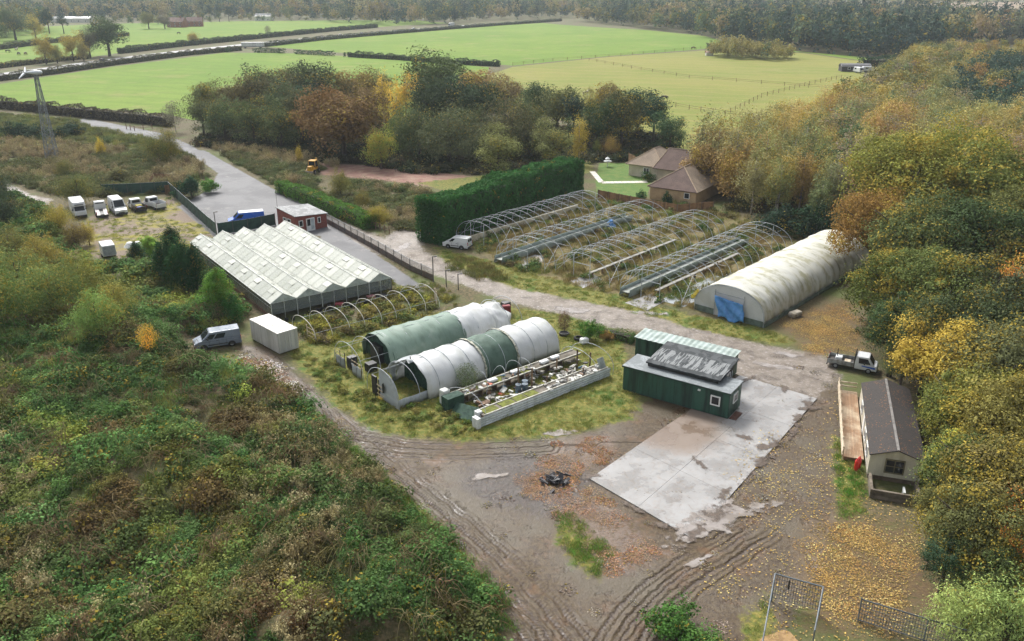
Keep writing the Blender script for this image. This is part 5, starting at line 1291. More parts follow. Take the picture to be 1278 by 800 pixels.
# ------------------------------------------------------------------ wind turbine on lattice mast
x, y = G(66, 199)
t = empty('wind_turbine', (x, y), R(8), 'small wind turbine on a grey lattice mast above the scrub', 'wind turbine')
TH_, b0, b1 = 19.0, 1.15, .28
for sx_, sy_ in ((1, 1), (1, -1), (-1, 1), (-1, -1)): MB().tube([(sx_ * b0, sy_ * b0, 0), (sx_ * b1, sy_ * b1, TH_)], .09, 6).build('leg', MASTG, t)
nb_ = 13
for i in range(nb_):
    z0, z1 = TH_ * i / nb_, TH_ * (i + 1) / nb_; w0, w1 = b0 + (b1 - b0) * i / nb_, b0 + (b1 - b0) * (i + 1) / nb_
    m = MB()
    for (ax_, ay_), (bx_, by_) in (((1, 1), (1, -1)), ((1, -1), (-1, -1)), ((-1, -1), (-1, 1)), ((-1, 1), (1, 1))):
        m.tube([(ax_ * w0, ay_ * w0, z0), (bx_ * w1, by_ * w1, z1)], .045, 4).tube([(bx_ * w0, by_ * w0, z0), (ax_ * w1, ay_ * w1, z1)], .045, 4).tube([(ax_ * w1, ay_ * w1, z1), (bx_ * w1, by_ * w1, z1)], .03, 4)
    m.build('lattice_bracing', MASTG, t)
TW = M('turbine_white', lin(214, 220, 224), lin(196, 200, 204), .4, 1)
n_ = MB(); rows = [[(x_, r_ * math.cos(a_), TH_ + .55 + r_ * .8 * math.sin(a_)) for a_ in np.linspace(0, 2 * math.pi, 13)[:-1]] for x_, r_ in ((1.5, .15), (1.3, .5), (.2, .6), (-1.2, .42), (-1.9, .2))]
n_.surf(rows, closed=True).poly(rows[0][::-1]).poly(rows[-1]).build('nacelle', TW, t, smooth=True)
MB().tube([(0, 0, TH_ - .2), (0, 0, TH_ + .3)], .25, 10).build('yaw_bearing', DKST, t)
hub = MB().tube([(-1.9, 0, TH_ + .55), (-2.3, 0, TH_ + .55)], [.22, .1], 10).build('hub', TW, t)
for s_ in (1, -1):
    rows = []
    for q in np.linspace(.1, 1, 8):
        c_ = .34 * (1.15 - q * .8); d_ = Vector((-.32 * s_ if False else -.25, s_ * .92, s_ * .42)).normalized() * (2.6 * q)
        rows.append([(-2.15 + d_.x - c_ * .8, d_.y, TH_ + .55 + d_.z + c_ * .5), (-2.15 + d_.x, d_.y + .04, TH_ + .55 + d_.z), (-2.15 + d_.x + c_ * .8, d_.y, TH_ + .55 + d_.z - c_ * .5), (-2.15 + d_.x, d_.y - .04, TH_ + .57 + d_.z)])
    MB().surf(rows, closed=True).poly(rows[-1]).build('blade', TW, hub, smooth=True)
MB().box(-1.4, 1.4, -1.4, 1.4, 0, .15).build('base_slab', MCON, t)

# ------------------------------------------------------------------ mesh pens in the foreground
PENG = M('pen_tube', lin(104, 112, 118), lin(80, 86, 90), .45, 2)
MESHG = M('mesh_grey', lin(96, 98, 100), lin(72, 72, 72), .5, 3)
def mesh_panel(parent, a, b, z0, z1, st=.16):
    a, b = Vector((*a, 0)), Vector((*b, 0)); L = (b - a).length; m = MB()
    for i in range(int(L / st) + 1):
        p = a.lerp(b, min(1, i * st / L)); m.beam((p.x, p.y, z0), (p.x, p.y, z1), .025, .025)
    o_ = m.build('mesh_bars', MESHG, parent)
    m = MB()
    for z in np.linspace(z0, z1, 7): m.beam((a.x, a.y, z), (b.x, b.y, z), .03, .03)
    m.build('mesh_rails', MESHG, parent); return o_
q = [(17.2, 44.9), (19.9, 43.6), (18.05, 39.7), (14.2, 37.6)]
t = empty('mesh_pen', (0, 0, 0), 0, 'open galvanised pen frame with a mesh back panel over sand', 'pen')
mesh_panel(t, q[0], q[1], .35, 2.2)
for k, p in enumerate((q[0], q[1], q[2], q[3])): MB().tube([(p[0], p[1], 0), (p[0], p[1], 2.2)], .05, 8).build('post', PENG, t)
for a_, b_ in ((q[0], q[1]), (q[1], q[2]), (q[0], q[3])): MB().tube([(*a_, 2.22), (*b_, 2.22)], .05, 8).build('top_rail', PENG, t)
MB().box(17.95, 18.05, 44.35, 44.42, 1.4, 2.1).build('latch', BLACKP, t)
p = [(22.2, 43.0), (25.6, 41.2), (28.4, 39.8)]
t = empty('mesh_pen', (0, 0, 0), 0, 'grey mesh panel fence half hidden by the green willow', 'pen')
for a_, b_ in zip(p[:-1], p[1:]):
    mesh_panel(t, a_, b_, .15, 1.7); 
    for z_ in (.12, 1.75): MB().tube([(*a_, z_), (*b_, z_)], .035, 6).build('rail', PENG, t)
for a_ in p: MB().tube([(*a_, 0), (*a_, 1.85)], .045, 6).build('post', PENG, t)
o = MB().poly([(x_, y_, .06 + .0 * i) for i, (x_, y_) in enumerate(blob(16.3, 39.6, 1.5, 2.4, R(-24), 5, 30, .3))]).build('sand_patch', M('sand', lin(164, 134, 92), lin(134, 108, 74), .95, 2, bump=.5)); tag(o, kind='structure')
# burnt heap
x, y = G(692, 601)
rb = random.Random(4)
t = empty('burnt_heap', (x, y), 0, 'black burnt heap of plastic and timber in the mud', 'heap')
for i in range(46):
    d_ = abs(rb.gauss(0, .8)); a_ = rb.uniform(0, 6.28); L = rb.uniform(.1, .5)
    o = MB().box(-L, L, -.06 - rb.random() * .1, .06 + rb.random() * .1, -.04, .05).build('charred_piece', M('char', lin(34, 34, 38), lin(64, 62, 66), .6, 3), t, (d_ * math.cos(a_) * 1.2, d_ * math.sin(a_), max(.05, .4 - d_ * .25) * rb.uniform(.4, 1)))
    o.rotation_euler = (rb.uniform(-.6, .6), rb.uniform(-.6, .6), rb.uniform(0, 3.1))
# odds and ends
def tyre_at(px, py, z=0.0, tilt=0.0):
    x, y = G(px, py); o = put('old_tyre', _tyre, None, (x, y, .16 + z), (math.pi / 2 + tilt, 0, 0), (1.7, 1.7, 1.7)); return tag(o, 'old black tractor tyre lying on the grass by the round bush', 'tyre')
tyre_at(722, 424)
x, y = G(704, 418); o = MB().surf([[(r_ * math.cos(a_), r_ * math.sin(a_), z_) for a_ in np.linspace(0, 2 * math.pi, 17)[:-1]] for r_, z_ in ((.55, .0), (.62, .1), (.6, .3), (.5, .3), (.48, .2), (.01, .2))], closed=True).build('round_planter', BLACKP, None, (x, y, 0)); tag(o, 'round black planter under the red shrub', 'planter')
x, y = G(729, 429); o = MB().box(-.5, .5, -.35, .35, 0, .75).build('white_sack', WHITE, None, (x, y, 0), .5, bevel=.2); tag(o, 'white sack on the grass near the tractor tyre', 'sack')
x, y = G(992, 395); o = MB().box(-.9, .9, -.5, .5, 0, .7).build('rubble_sack', M('dirty_sack', lin(170, 162, 146), lin(130, 120, 102), .8, 2), None, (x, y, 0), .6, bevel=.25); tag(o, 'dirty pale bulk sack beside the white polytunnel', 'sack')
x, y = G(625, 393)
t = empty('scrap_pile', (x, y), A40, 'dark scrap and red sheeting at the crumpled tunnel end', 'scrap')
for k in range(9):
    MB().box(-.5, .5, -.35, .35, 0, rb.uniform(.4, 1.5)).build('scrap', [BLACKP, M('red_sheet', lin(130, 40, 44), None, .6, 2), DKST][k % 3], t, (rb.uniform(-1.4, 1.4), rb.uniform(-1.4, 1.4), 0), rb.uniform(0, 3), bevel=.1)
x, y = G(758, 208); 
t = empty('garden_table', (x, y), .3, 'white garden bird table on the lawn', 'bird table')
MB().tube([(0, 0, 0), (0, 0, 1.2)], .09, 8).build('pedestal', WHITE, t); MB().tube([(0, 0, 1.2), (0, 0, 1.28)], .9, 12).build('table_top', WHITE, t); MB().surf([[(r_ * math.cos(a_), r_ * math.sin(a_), z_) for a_ in np.linspace(0, 2 * math.pi, 9)[:-1]] for r_, z_ in ((.6, 1.75), (.05, 2.2))], closed=True).build('roof', WHITE, t)
for s_ in (-1, 1): MB().beam((.35 * s_, 0, 1.28), (.35 * s_, 0, 1.8), .06, .06).build('roof_post', WHITE, t)
for px, py in ((790, 212), (801, 219)):
    x, y = G(px, py); o = MB().tube([(0, 0, 0), (0, 0, .15), (0, 0, .2), (0, 0, 1.3), (0, 0, 1.4)], [.3, .3, .16, .13, .24], 10).build('garden_pillar', M('cast_stone', lin(206, 204, 192), None, .8, 2), None, (x, y, 0)); tag(o, 'pale cast stone garden pillar at the lawn edge', 'pillar', 'garden pillars')

# ================================================================== FAR THINGS
def far_house(px, py, rz, L, W, ze, zr, wall, roof, label, name='house', cat='house', nwin=3, chim=True):
    x, y = G(px, py); t_ = empty(name, (x, y, float(hz(x, y))), R(rz), label, cat)
    MB().prismy([(-W / 2, 0), (W / 2, 0), (W / 2, ze), (0, zr), (-W / 2, ze)], -L / 2, L / 2).build('walls', wall, t_)
    for s_ in (-1, 1):
        q = [(s_ * (W / 2 + .4), -L / 2 - .3, ze - .3), (s_ * (W / 2 + .4), L / 2 + .3, ze - .3), (0, L / 2 + .3, zr + .12), (0, -L / 2 - .3, zr + .12)]
        MB().slab(q if s_ > 0 else q[::-1], .15).build('roof', roof, t_)
    for i in range(nwin):
        yy = -L / 2 + L * (i + .5) / nwin
        for s_ in (-1, 1):
            for zz in ([1.0, 3.6] if ze > 4.5 else [1.0]):
                if zz + 1.2 < ze: window(t_, 'x', s_ * W / 2, yy - .6, yy + .6, zz, zz + 1.2, s_, .1)
    if chim: MB().box(-.5, .5, -L / 4 - .5, -L / 4 + .5, zr - .6, zr + 1.4).build('chimney', wall, t_)
    return t_
HB1 = M('far_red_brick', lin(150, 100, 84), lin(132, 86, 74), .8, .5); HR1 = M('far_roof_tile', lin(128, 100, 90), lin(110, 88, 82), .8, .5); HWH = M('far_white_wall', lin(220, 218, 210), lin(200, 198, 190), .8, .5); HGR = M('far_grey_roof', lin(120, 120, 122), lin(104, 104, 106), .7, .5)
far_house(222, 34, 80, 16, 9, 5.2, 8.6, HB1, HR1, 'red brick farmhouse with shrubs before it, beyond the green pasture')
far_house(244, 33, 100, 14, 9, 5.0, 8.4, HB1, HR1, 'brick house with steep gable next to the red farmhouse')
far_house(330, 26, 85, 18, 10, 4.8, 7.6, HWH, HGR, 'white house with grey roof among far trees')
far_house(407, 22, 20, 13, 9, 5.2, 9.2, HWH, HR1, 'pale gabled house under tall autumn trees')
far_house(88, 28, 88, 46, 10, 4.2, 5.8, HWH, M('white_sheet_roof', lin(226, 228, 226), None, .4, .5), 'long low white roofed barn beyond the dark conifers', 'barn', 'barn', 6, False)
far_house(1066, 89, 84, 13, 6, 2.7, 3.5, M('dark_barn', lin(58, 58, 62), lin(72, 68, 66), .8, .6), HGR, 'dark timber stable with grey roof by the paddock hedge', 'stable', 'stable', 2, False)
far_house(885, 69.5, 90, 4, 3, 2.0, 2.6, HWH, M('red_far_roof', lin(150, 90, 80), None, .7, .6), 'tiny white field shelter beside the young plantation', 'field_shelter', 'shelter', 1, False)
def caravan(px, py, rz, label):
    loc, r_ = at(px, py, rz); t_ = empty('caravan', loc, r_, label, 'caravan')
    m = MB(); frus(m, -2.9, 2.9, 2.2, .5, -2.8, 2.9, 2.2, 1.4); vv = frus(m, -2.8, 2.9, 2.2, 1.4, -2.4, 2.3, 2.0, 2.6); m.build('body', PW, t_, bevel=.15); pane(t_, 'front_window', vv, 'front', .1, .9, .1, .75); pane(t_, 'side_window', vv, 'right', .2, .45, .15, .7); pane(t_, 'side_window', vv, 'left', .55, .8, .15, .7); wheels(t_, 5, 2.2, .2, -.5, .33)
caravan(1071, 91, -80, 'white caravan parked facing the paddock beside the stable'); caravan(1082, 90, 10, 'white caravan standing sideways before the dark hedge')
loc, rz = at(316, 60, 4)
t = empty('lorry_trailer', loc, rz, 'long white curtain trailer parked at the pasture hedge', 'trailer')
MB().box(-7, 7, -1.3, 1.3, 1.0, 3.6).build('box', PW, t, bevel=.08); MB().box(-6.8, 6.8, -.5, .5, .6, 1.0).build('chassis', DKST, t)
for s_ in range(6): MB().box(-6.9 + s_ * 2.3, -4.75 + s_ * 2.3, -1.34, -1.3, 1.1, 3.5).build('curtain', M('curtain_white', lin(214, 216, 216), lin(190, 194, 194), .5, 1, rnd=.1), t)
wheels(t, 12, 2.5, 4.6, -5.0, .5)
cars = [(422, 45.0, 1), (449, 42.6, 1), (474, 40.3, 1), (519, 36.4, -1), (135, 74.5, 1)]
cl = ['white car leading the queue towards the white trailer', 'pale car following between the roadside hedges', 'silver car in the middle of the road queue', 'white car behind the lorry at the forest edge', 'dark grey car passing below the big oak']
for k, (px, py, dr) in enumerate(cars):
    x, y = G(px, py); d = min(range(len(ROADC) - 1), key=lambda i: abs(ROADC[i][0] - x)); ang = math.atan2(ROADC[d + 1][1] - ROADC[d][1], ROADC[d + 1][0] - ROADC[d][0])
    yr = ROADC[d][1] + (x - ROADC[d][0]) * math.tan(ang)
    t = empty('car', (x - math.sin(ang) * 1.8 * dr * -1, yr - math.cos(ang) * 1.8 * dr, .08), ang + (0 if dr > 0 else math.pi), cl[k], 'car')
    pm_ = PW if k in (0, 3) else (PG if k < 4 else PK)
    m = MB(); frus(m, -2.1, 2.1, 1.8, .3, -2.1, 2.05, 1.78, .85); vv = frus(m, -1.7, 1.1, 1.7, .85, -1.3, .5, 1.4, 1.45); m.build('body', pm_, t, bevel=.08)
    for fc in FACES: pane(t, 'window', vv, fc, .08, .92, .12, .85)
    common(t, 4.2, 1.8, .85, .6); wheels(t, 4.2, 1.8, 1.3, -1.3, .32)
x, y = G(563, 33.5); d = min(range(len(ROADC) - 1), key=lambda i: abs(ROADC[i][0] - x)); ang = math.atan2(ROADC[d + 1][1] - ROADC[d][1], ROADC[d + 1][0] - ROADC[d][0])
t = empty('lorry', (x, ROADC[d][1] + (x - ROADC[d][0]) * math.tan(ang), .08), ang + math.pi, 'white box lorry on the road by the forest', 'lorry')
MB().box(-4, 2, -1.25, 1.25, 1.0, 3.7).build('box', PW, t, bevel=.05); m = MB(); frus(m, 2.1, 4, 2.3, .5, 2.1, 3.8, 2.2, 2.9); m.build('cab', PW, t, bevel=.1); MB().box(3.88, 3.98, -.95, .95, 1.5, 2.5).build('windscreen', GLASSD, t); MB().box(-3.9, 3.6, -.5, .5, .6, 1.0).build('chassis', DKST, t); wheels(t, 8, 2.4, 2.9, -2.6, .5)

# ------------------------------------------------------------------ grazing animals
def horse_mesh(name, graze, mat):
    bm_v, ed, rad = [], [], []
    def vtx(p, r_, link=None):
        bm_v.append(p); rad.append(r_)
        if link is not None: ed.append((link, len(bm_v) - 1))
        return len(bm_v) - 1
    pel = vtx((-.7, 0, 1.25), .3); mid = vtx((0, 0, 1.2), .32, pel); ch = vtx((.65, 0, 1.28), .31, mid)
    if graze: n1 = vtx((1.05, 0, 1.05), .19, ch); n2 = vtx((1.4, 0, .55), .13, n1); hd = vtx((1.5, 0, .25), .12, n2); vtx((1.62, 0, .06), .08, hd)
    else: n1 = vtx((1.0, 0, 1.65), .19, ch); n2 = vtx((1.25, 0, 2.0), .13, n1); hd = vtx((1.55, 0, 1.9), .11, n2); vtx((1.8, 0, 1.72), .08, hd)
    tl = vtx((-1.0, 0, 1.2), .07, pel); vtx((-1.08, 0, .65), .05, tl)
    for s_ in (-1, 1):
        a_ = vtx((.6, .2 * s_, .85), .13, ch); b_ = vtx((.62, .2 * s_, .45), .075, a_); vtx((.62, .2 * s_, .04), .06, b_)
        a_ = vtx((-.65, .2 * s_, .85), .17, pel); b_ = vtx((-.82, .2 * s_, .5), .08, a_); vtx((-.75, .2 * s_, .04), .06, b_)
    me = bpy.data.meshes.new(name); me.from_pydata(bm_v, ed, []); me.materials.append(mat)
    o = bpy.data.objects.new(name, me); COL.objects.link(o)
    sk = o.modifiers.new('skin', 'SKIN'); me.skin_vertices[0].data[0].use_root = True
    for i, r_ in enumerate(rad): me.skin_vertices[0].data[i].radius = (r_, r_)
    o.modifiers.new('sub', 'SUBSURF').levels = 1
    dg = bpy.context.evaluated_depsgraph_get(); m2 = bpy.data.meshes.new_from_object(o.evaluated_get(dg)); m2.name = name
    bpy.data.objects.remove(o); m2.polygons.foreach_set('use_smooth', [True] * len(m2.polygons)); return m2
hd_ = horse_mesh('horse', True, M('dark_coat', lin(52, 40, 36), lin(36, 30, 28), .6, 2)); hp_ = horse_mesh('horse', False, M('pale_coat', lin(196, 186, 170), lin(150, 136, 118), .6, 2)); hb_ = horse_mesh('horse', True, M('brown_coat', lin(104, 70, 52), lin(80, 54, 42), .6, 2))
for px, py, me_, rz, lb in ((829, 126, hd_, 170, 'dark horse grazing by the paddock rail fence'), (731, 120, hp_, 30, 'pale horse standing in the paddock near the copse'), (772, 122, hb_, 60, 'brown horse grazing beside the copse edge'), (10, 66, hd_, 10, 'dark cow grazing beyond the road, apart from the others'), (21, 64, hp_, 80, 'grey cow standing behind the grazing herd'), (24, 69, hd_, 150, 'black cow grazing in front of the herd'), (32, 69, hb_, 90, 'brown cow seen end on in the herd'), (865, 62, hb_, 0, 'brown horse far off near the young plantation'), (223, 43, hd_, 40, 'dark cow alone in the pasture below the farmhouses')):
    x, y = G(px, py); o = put('horse' if 'horse' in lb else 'cow', me_, None, (x, y, .05), (0, 0, R(rz)), (1.25,) * 3); tag(o, lb, 'horse' if 'horse' in lb else 'cow')
# ================================================================== VEGETATION
NR = np.random.default_rng(12)
def leaf_mat(name, inst, GAIN=1.25, hue=.525,  transl=.26, autumn=(198, 160, 62), rough=.6):
    n = NT(name)
    if inst:
        a = n.n('ShaderNodeAttribute', attribute_name='tint', attribute_type='INSTANCER'); col, al = a.outputs['Color'], a.outputs['Alpha']
        rnd = n.n('ShaderNodeObjectInfo').outputs['Random']
    else:
        a = n.n('ShaderNodeObjectInfo'); col, al = a.outputs['Color'], a.outputs['Alpha']; rnd = a.outputs['Random']
    lv, cv = n.attr('lv'), n.attr('cv')
    f = n.ss(n.math('SUBTRACT', al, n.math('MULTIPLY_ADD', n.math('SUBTRACT', lv, .5), .35, cv)), -.06, .08)
    c = n.mix(n.math('MULTIPLY', f, .85), col, lin(*autumn))
    br = n.math('MULTIPLY', n.math('MULTIPLY_ADD', lv, .5, GAIN * .9 - .16), n.math('MULTIPLY_ADD', cv, .7, .62))
    cs = n.n('ShaderNodeVectorMath', operation='SCALE'); n.set(cs.inputs[0], c); n.set(cs.inputs['Scale'], br)
    hs_ = n.n('ShaderNodeHueSaturation'); hs_.inputs['Saturation'].default_value = .95; hs_.inputs['Hue'].default_value = hue; n.set(hs_.inputs['Color'], cs.outputs[0])
    pr = n.bsdf(hs_.outputs[0], rough + .2, 0, None, .06)
    tr = n.n('ShaderNodeBsdfTranslucent'); n.set(tr.inputs['Color'], hs_.outputs[0])
    mx = n.n('ShaderNodeMixShader'); mx.inputs[0].default_value = transl
    n.t.links.new(pr.outputs[0], mx.inputs[1]); n.t.links.new(tr.outputs[0], mx.inputs[2]); n.t.links.new(mx.outputs[0], n.out.inputs[0]); return n.mat
LEAF = leaf_mat('foliage', False, 1.4, .522, .2); LEAFI = leaf_mat('foliage_scatter', True, 1.22, .524, .2)
BARK = M('bark', lin(84, 74, 64), lin(58, 52, 46), .9, 2, bump=.6, streak=True)
BARKP = M('birch_bark', lin(176, 168, 156), lin(96, 88, 80), .8, 3, streak=False)

def unit(v): return v / (np.linalg.norm(v, axis=-1, keepdims=True) + 1e-9)
def rdir(n): return unit(NR.normal(size=(n, 3)))
def leaves(P, N, size, aspect=.62, T=None):
    n = len(P); N = unit(N)
    T = unit(np.cross(N, rdir(n))) if T is None else unit(T - (T * N).sum(1, keepdims=True) * N)
    B = np.cross(N, T); s = (size if np.ndim(size) else np.full(n, size))[:, None]
    V = np.stack([P - T * s * .5, P + B * s * aspect * .5 + N * s * .08, P + T * s * .5, P - B * s * aspect * .5 + N * s * .08], 1).reshape(-1, 3)
    return V
def leaf_mesh(name, P, N, size, lv, cv, mat, aspect=.62, T=None):
    V = leaves(P, N, size, aspect, T); n = len(P)
    return np_mesh(name, V, np.arange(4 * n).reshape(n, 4), [mat], dict(lv=np.repeat(lv, 4), cv=np.repeat(cv, 4)), smooth=False)
def clumpy(center, rad, nc, nl, leaf, rc=(.26, .42), zmin=-.45, inner=.35, up=.35, fill=.55, zsq=.8):
    """clump based crown: returns P, N, size, lv, cv"""
    d = rdir(nc * 4); d = d[d[:, 2] > zmin][:nc]; k = len(d)
    rr = np.where(NR.random(k) < inner, NR.uniform(.2, .6, k), NR.uniform(.62, .92, k))[:, None]
    az = np.arctan2(d[:, 1], d[:, 0]); ph_ = NR.uniform(0, 6.3, 3); rr = rr * (1 + .2 * np.sin(az * 2 + ph_[0]) + .14 * np.sin(az * 3 + d[:, 2] * 3 + ph_[1]) + .1 * np.sin(d[:, 2] * 6 + ph_[2]))[:, None]
    C = np.array(center) + d * rr * np.array(rad); R0 = NR.uniform(*rc, k) * min(rad[0], rad[2])
    cvv = NR.random(k); ci = np.repeat(np.arange(k), nl); m = len(ci)
    dd = rdir(m); dd[:, 2] += up * .8; dd = unit(dd)
    q = np.where(NR.random(m) < .12, NR.uniform(1.0, 1.4, m), NR.uniform(fill, 1.1, m) ** .7)
    an = NR.uniform(.6, 1.55, (k, 3)) * np.array([1.1, 1.1, zsq]); q = q * (1 + .3 * np.sin(dd[:, 0] * 5 + ci) * np.sin(dd[:, 1] * 6 + ci * 2.1))
    P = C[ci] + dd * (R0[ci] * q)[:, None] * an[ci]
    N = dd + rdir(m) * .75 + np.array([0, 0, up])
    return P, N, leaf * NR.uniform(.6, 1.3, m), NR.random(m), np.clip(cvv[ci] + NR.normal(0, .06, m), 0, 1)
def ellipsoid(center, rad, n, leaf, taper=.0, hollow=.45, droop=.0):
    d = rdir(n); r = NR.uniform(hollow, 1, n) ** .6
    d2 = d * r[:, None]; k = 1 - taper * (d2[:, 2] * .5 + .5)
    ang = np.arctan2(d[:, 1], d[:, 0]); lump = 1 + .16 * np.sin(ang * 3 + d[:, 2] * 5) + .12 * np.sin(ang * 5 - d[:, 2] * 9) + .08 * np.sin(d[:, 2] * 17)
    P = np.array(center) + d2 * np.array(rad) * np.stack([k * lump, k * lump, np.ones(n)], 1)
    cv = (vnoise(P[:, 0] * 1.1 + 5, P[:, 1] * 1.1 + P[:, 2] * 1.3, 3))
    keep = NR.random(n) < (.35 + 1.1 * cv)
    P, d, cv = P[keep], d[keep], cv[keep]; m = len(P)
    return P, d + rdir(m) * .9 + np.array([0, 0, .3]), leaf * NR.uniform(.6, 1.3, m), NR.random(m), cv
def cone(h, r, n, leaf, z0=.3):
    t = 1 - np.sqrt(NR.random(n)); z = z0 + t * (h - z0); ang = NR.uniform(0, 2 * np.pi, n)
    lay = .78 + .22 * np.abs(np.sin(z * 2.6 + ang * 2 + 1.3 * np.sin(ang * 3))); R_ = r * (1 - t) ** .6 * lay * NR.uniform(.7, 1.05, n) + .06
    P = np.stack([R_ * np.cos(ang), R_ * np.sin(ang), z - .12 * R_], 1); out = np.stack([np.cos(ang), np.sin(ang), np.full(n, .25)], 1)
    cv = vnoise(ang * 2, z * 1.2, 8)
    T = out + np.array([0, 0, .35]) + rdir(n) * .5
    return (P, out * .4 + np.array([0, 0, .7]) + rdir(n) * .6, leaf * NR.uniform(.6, 1.3, n), NR.random(n), cv), T
def trunk_mesh(name, h, r, limbs, spread, mat, z0=.35):
    m = MB(); rt = random.Random(hash(name) % 1000 if False else len(name) * 7 + int(h * 10))
    m.tube([(0, 0, -.2), (.04, .02, h * .25), (-.05, .06, h * .55), (.05, -.04, h * .9)], [r * 1.25, r, r * .7, r * .2], 8)
    for i in range(limbs):
        a = i * 2.4 + rt.uniform(0, 1); zb = h * rt.uniform(z0, .7); L = spread * rt.uniform(.6, 1); 
        m.tube([(0, 0, zb), (L * .45 * math.cos(a), L * .45 * math.sin(a), zb + L * .35), (L * math.cos(a), L * math.sin(a), zb + L * .75)], [r * .5, r * .3, r * .08], 6)
    return m.mesh(name, mat, True)
KINDS = {}
def kind(nm, crowns, trunk): KINDS[nm] = (crowns, trunk)
def mk(nm, tup, mat=None, aspect=.62, T=None): return leaf_mesh(nm, *tup[:5], mat or LEAF, aspect, T)
kind('oak_near', [mk('crown', clumpy((0, 0, 6.3), (4.7, 4.7, 3.9), 120, 320, .22, (.12, .4), inner=.3, fill=.55)) for _ in range(3)], trunk_mesh('trunk', 8.5, .38, 16, 5, BARK))
kind('ash_near', [mk('crown', clumpy((0, 0, 6.0), (3.6, 3.6, 4.4), 100, 290, .2, (.12, .38), inner=.35, fill=.5)) for _ in range(2)], trunk_mesh('trunk', 9.6, .28, 15, 4.2, BARK))
kind('oak', [mk('crown', clumpy((0, 0, 5.7), (4.6, 4.6, 4.3), 66, 120, .36, (.24, .38), zmin=-.7)) for _ in range(3)], trunk_mesh('trunk', 8, .35, 7, 3.6, BARK))
kind('round', [mk('crown', clumpy((0, 0, 5.0), (3.9, 3.9, 4.4), 55, 120, .32, (.26, .4), zmin=-.9)) for _ in range(3)], trunk_mesh('trunk', 8, .25, 7, 3, BARK))
kind('birch', [mk('crown', clumpy((0, 0, 5.6), (2.5, 2.5, 4.7), 70, 62, .27, (.16, .5), zmin=-.9, inner=.4, fill=.3, zsq=1.25)) for _ in range(6)], trunk_mesh('trunk', 10.2, .15, 9, 1.9, BARKP))
_wl = []
for _ in range(4):
    tup = clumpy((0, 0, 3.1), (3.4, 3.4, 3.2), 70, 120, .3, (.2, .5), zmin=-.8, inner=.35, fill=.3, zsq=1.3); _wl.append(mk('crown', tup, None, .26, np.array([0, 0, 1.0]) + rdir(len(tup[0])) * .75))
kind('willow', _wl, trunk_mesh('trunk', 6, .2, 8, 2.4, BARK, .15))
_pn = []
for _ in range(3): _pn.append(mk('crown', clumpy((0, 0, 6.2), (2.5, 2.5, 3.9), 50, 90, .34, (.26, .4), inner=.5, zsq=.6), aspect=.4))
kind('pine', _pn, trunk_mesh('trunk', 9.5, .22, 7, 1.8, BARK))
_cn = []
for _ in range(2): tup, T = cone(10, 2.7, 9000, .34); _cn.append(mk('crown', tup, None, .4, T))
kind('conifer', _cn, trunk_mesh('trunk', 9.4, .2, 4, 1.0, BARK))
_ly = []
for _ in range(3):
    tup = clumpy((0, 0, 4.9), (2.3, 2.3, 5.0), 80, 120, .34, (.3, .46), zmin=-.97, inner=.3, zsq=1.5); tup = list(tup); k_ = np.clip((tup[0][:, 2] - 5) / 6, 0, 1)[:, None]; tup[0][:, :2] *= 1 - .55 * k_; tup[0][:, 2] = np.maximum(tup[0][:, 2], .05)
    _ly.append(mk('crown', tup, None, .4, np.array([0, 0, 1.0]) + rdir(len(tup[0])) * .7))
kind('leyland', _ly, trunk_mesh('trunk', 8.5, .2, 4, 1.0, BARK))
kind('shrub', [mk('crown', clumpy((0, 0, .7), (1.3, 1.3, 1.0), 40, 85, .15, (.28, .44), zmin=-.85, inner=.4)) for _ in range(3)], trunk_mesh('stems', 1.2, .05, 7, 1.0, BARK, .05))
kind('wispy', [mk('crown', ellipsoid((0, 0, 1.2), (1.2, 1.2, 1.15), 2600, .16, -.1, .3), aspect=.3) for _ in range(2)], trunk_mesh('stems', 1.8, .035, 12, 1.0, BARK, .02))
def bare_mesh():
    m = MB(); rb_ = random.Random(3)
    def br(p, d, L, r, dep):
        q = p + d * L; m.tube([p, p.lerp(q, .5) + Vector((rb_.uniform(-.05, .05), rb_.uniform(-.05, .05), 0)) * L, q], [r, r * .75, r * .5], 4, cap=False)
        if dep:
            for _ in range(3):
                e = (d + Vector((rb_.uniform(-.7, .7), rb_.uniform(-.7, .7), rb_.uniform(0, .5)))).normalized(); br(q, e, L * rb_.uniform(.55, .8), r * .5, dep - 1)
    br(Vector((0, 0, 0)), Vector((0, 0, 1)), 2.6, .12, 5); return m.mesh('branches', M('grey_twig', lin(120, 112, 102), lin(96, 90, 84), .9, 2))

tcount = 0
def tree(name, kd, x, y, h, wd, col, autumn, label, cat='tree', group=None, var=None, z=None, base_h=10.0):
    cr, tr = KINDS[kd]; s = h / base_h
    t_ = empty(name, (x, y, (float(hz(x, y)) if z is None else z) - .05), random.uniform(0, 6.28), label, cat, group)
    put('trunk' if cat == 'tree' else 'stems', tr, t_, scale=(s * (.5 + .5 * wd), s * (.5 + .5 * wd), s))
    c = lin(*col); j = random.uniform(.86, 1.14)
    put('crown' if cat == 'tree' else 'foliage', cr[random.randrange(len(cr))] if var is None else cr[var % len(cr)], t_, scale=(s * wd, s * wd, s), color=(c[0] * j * random.uniform(.92, 1.08), c[1] * j, c[2] * j * random.uniform(.9, 1.1), autumn))
    return t_
def tpx(name, kd, px, py, h, wd, col, autumn, label, **kw):
    x, y = G(px, py); return tree(name, kd, x, y, h, wd, col, autumn, label, **kw)
def shrub(px, py, h, wd, col, au, label, kd='shrub', name='shrub', group=None):
    x, y = G(px, py); return tree(name, kd, x, y, h, wd, col, au, label, 'shrub', group, base_h=2.0 if kd in ('shrub', 'wispy') else (6.7 if kd == 'willow' else 10.0))

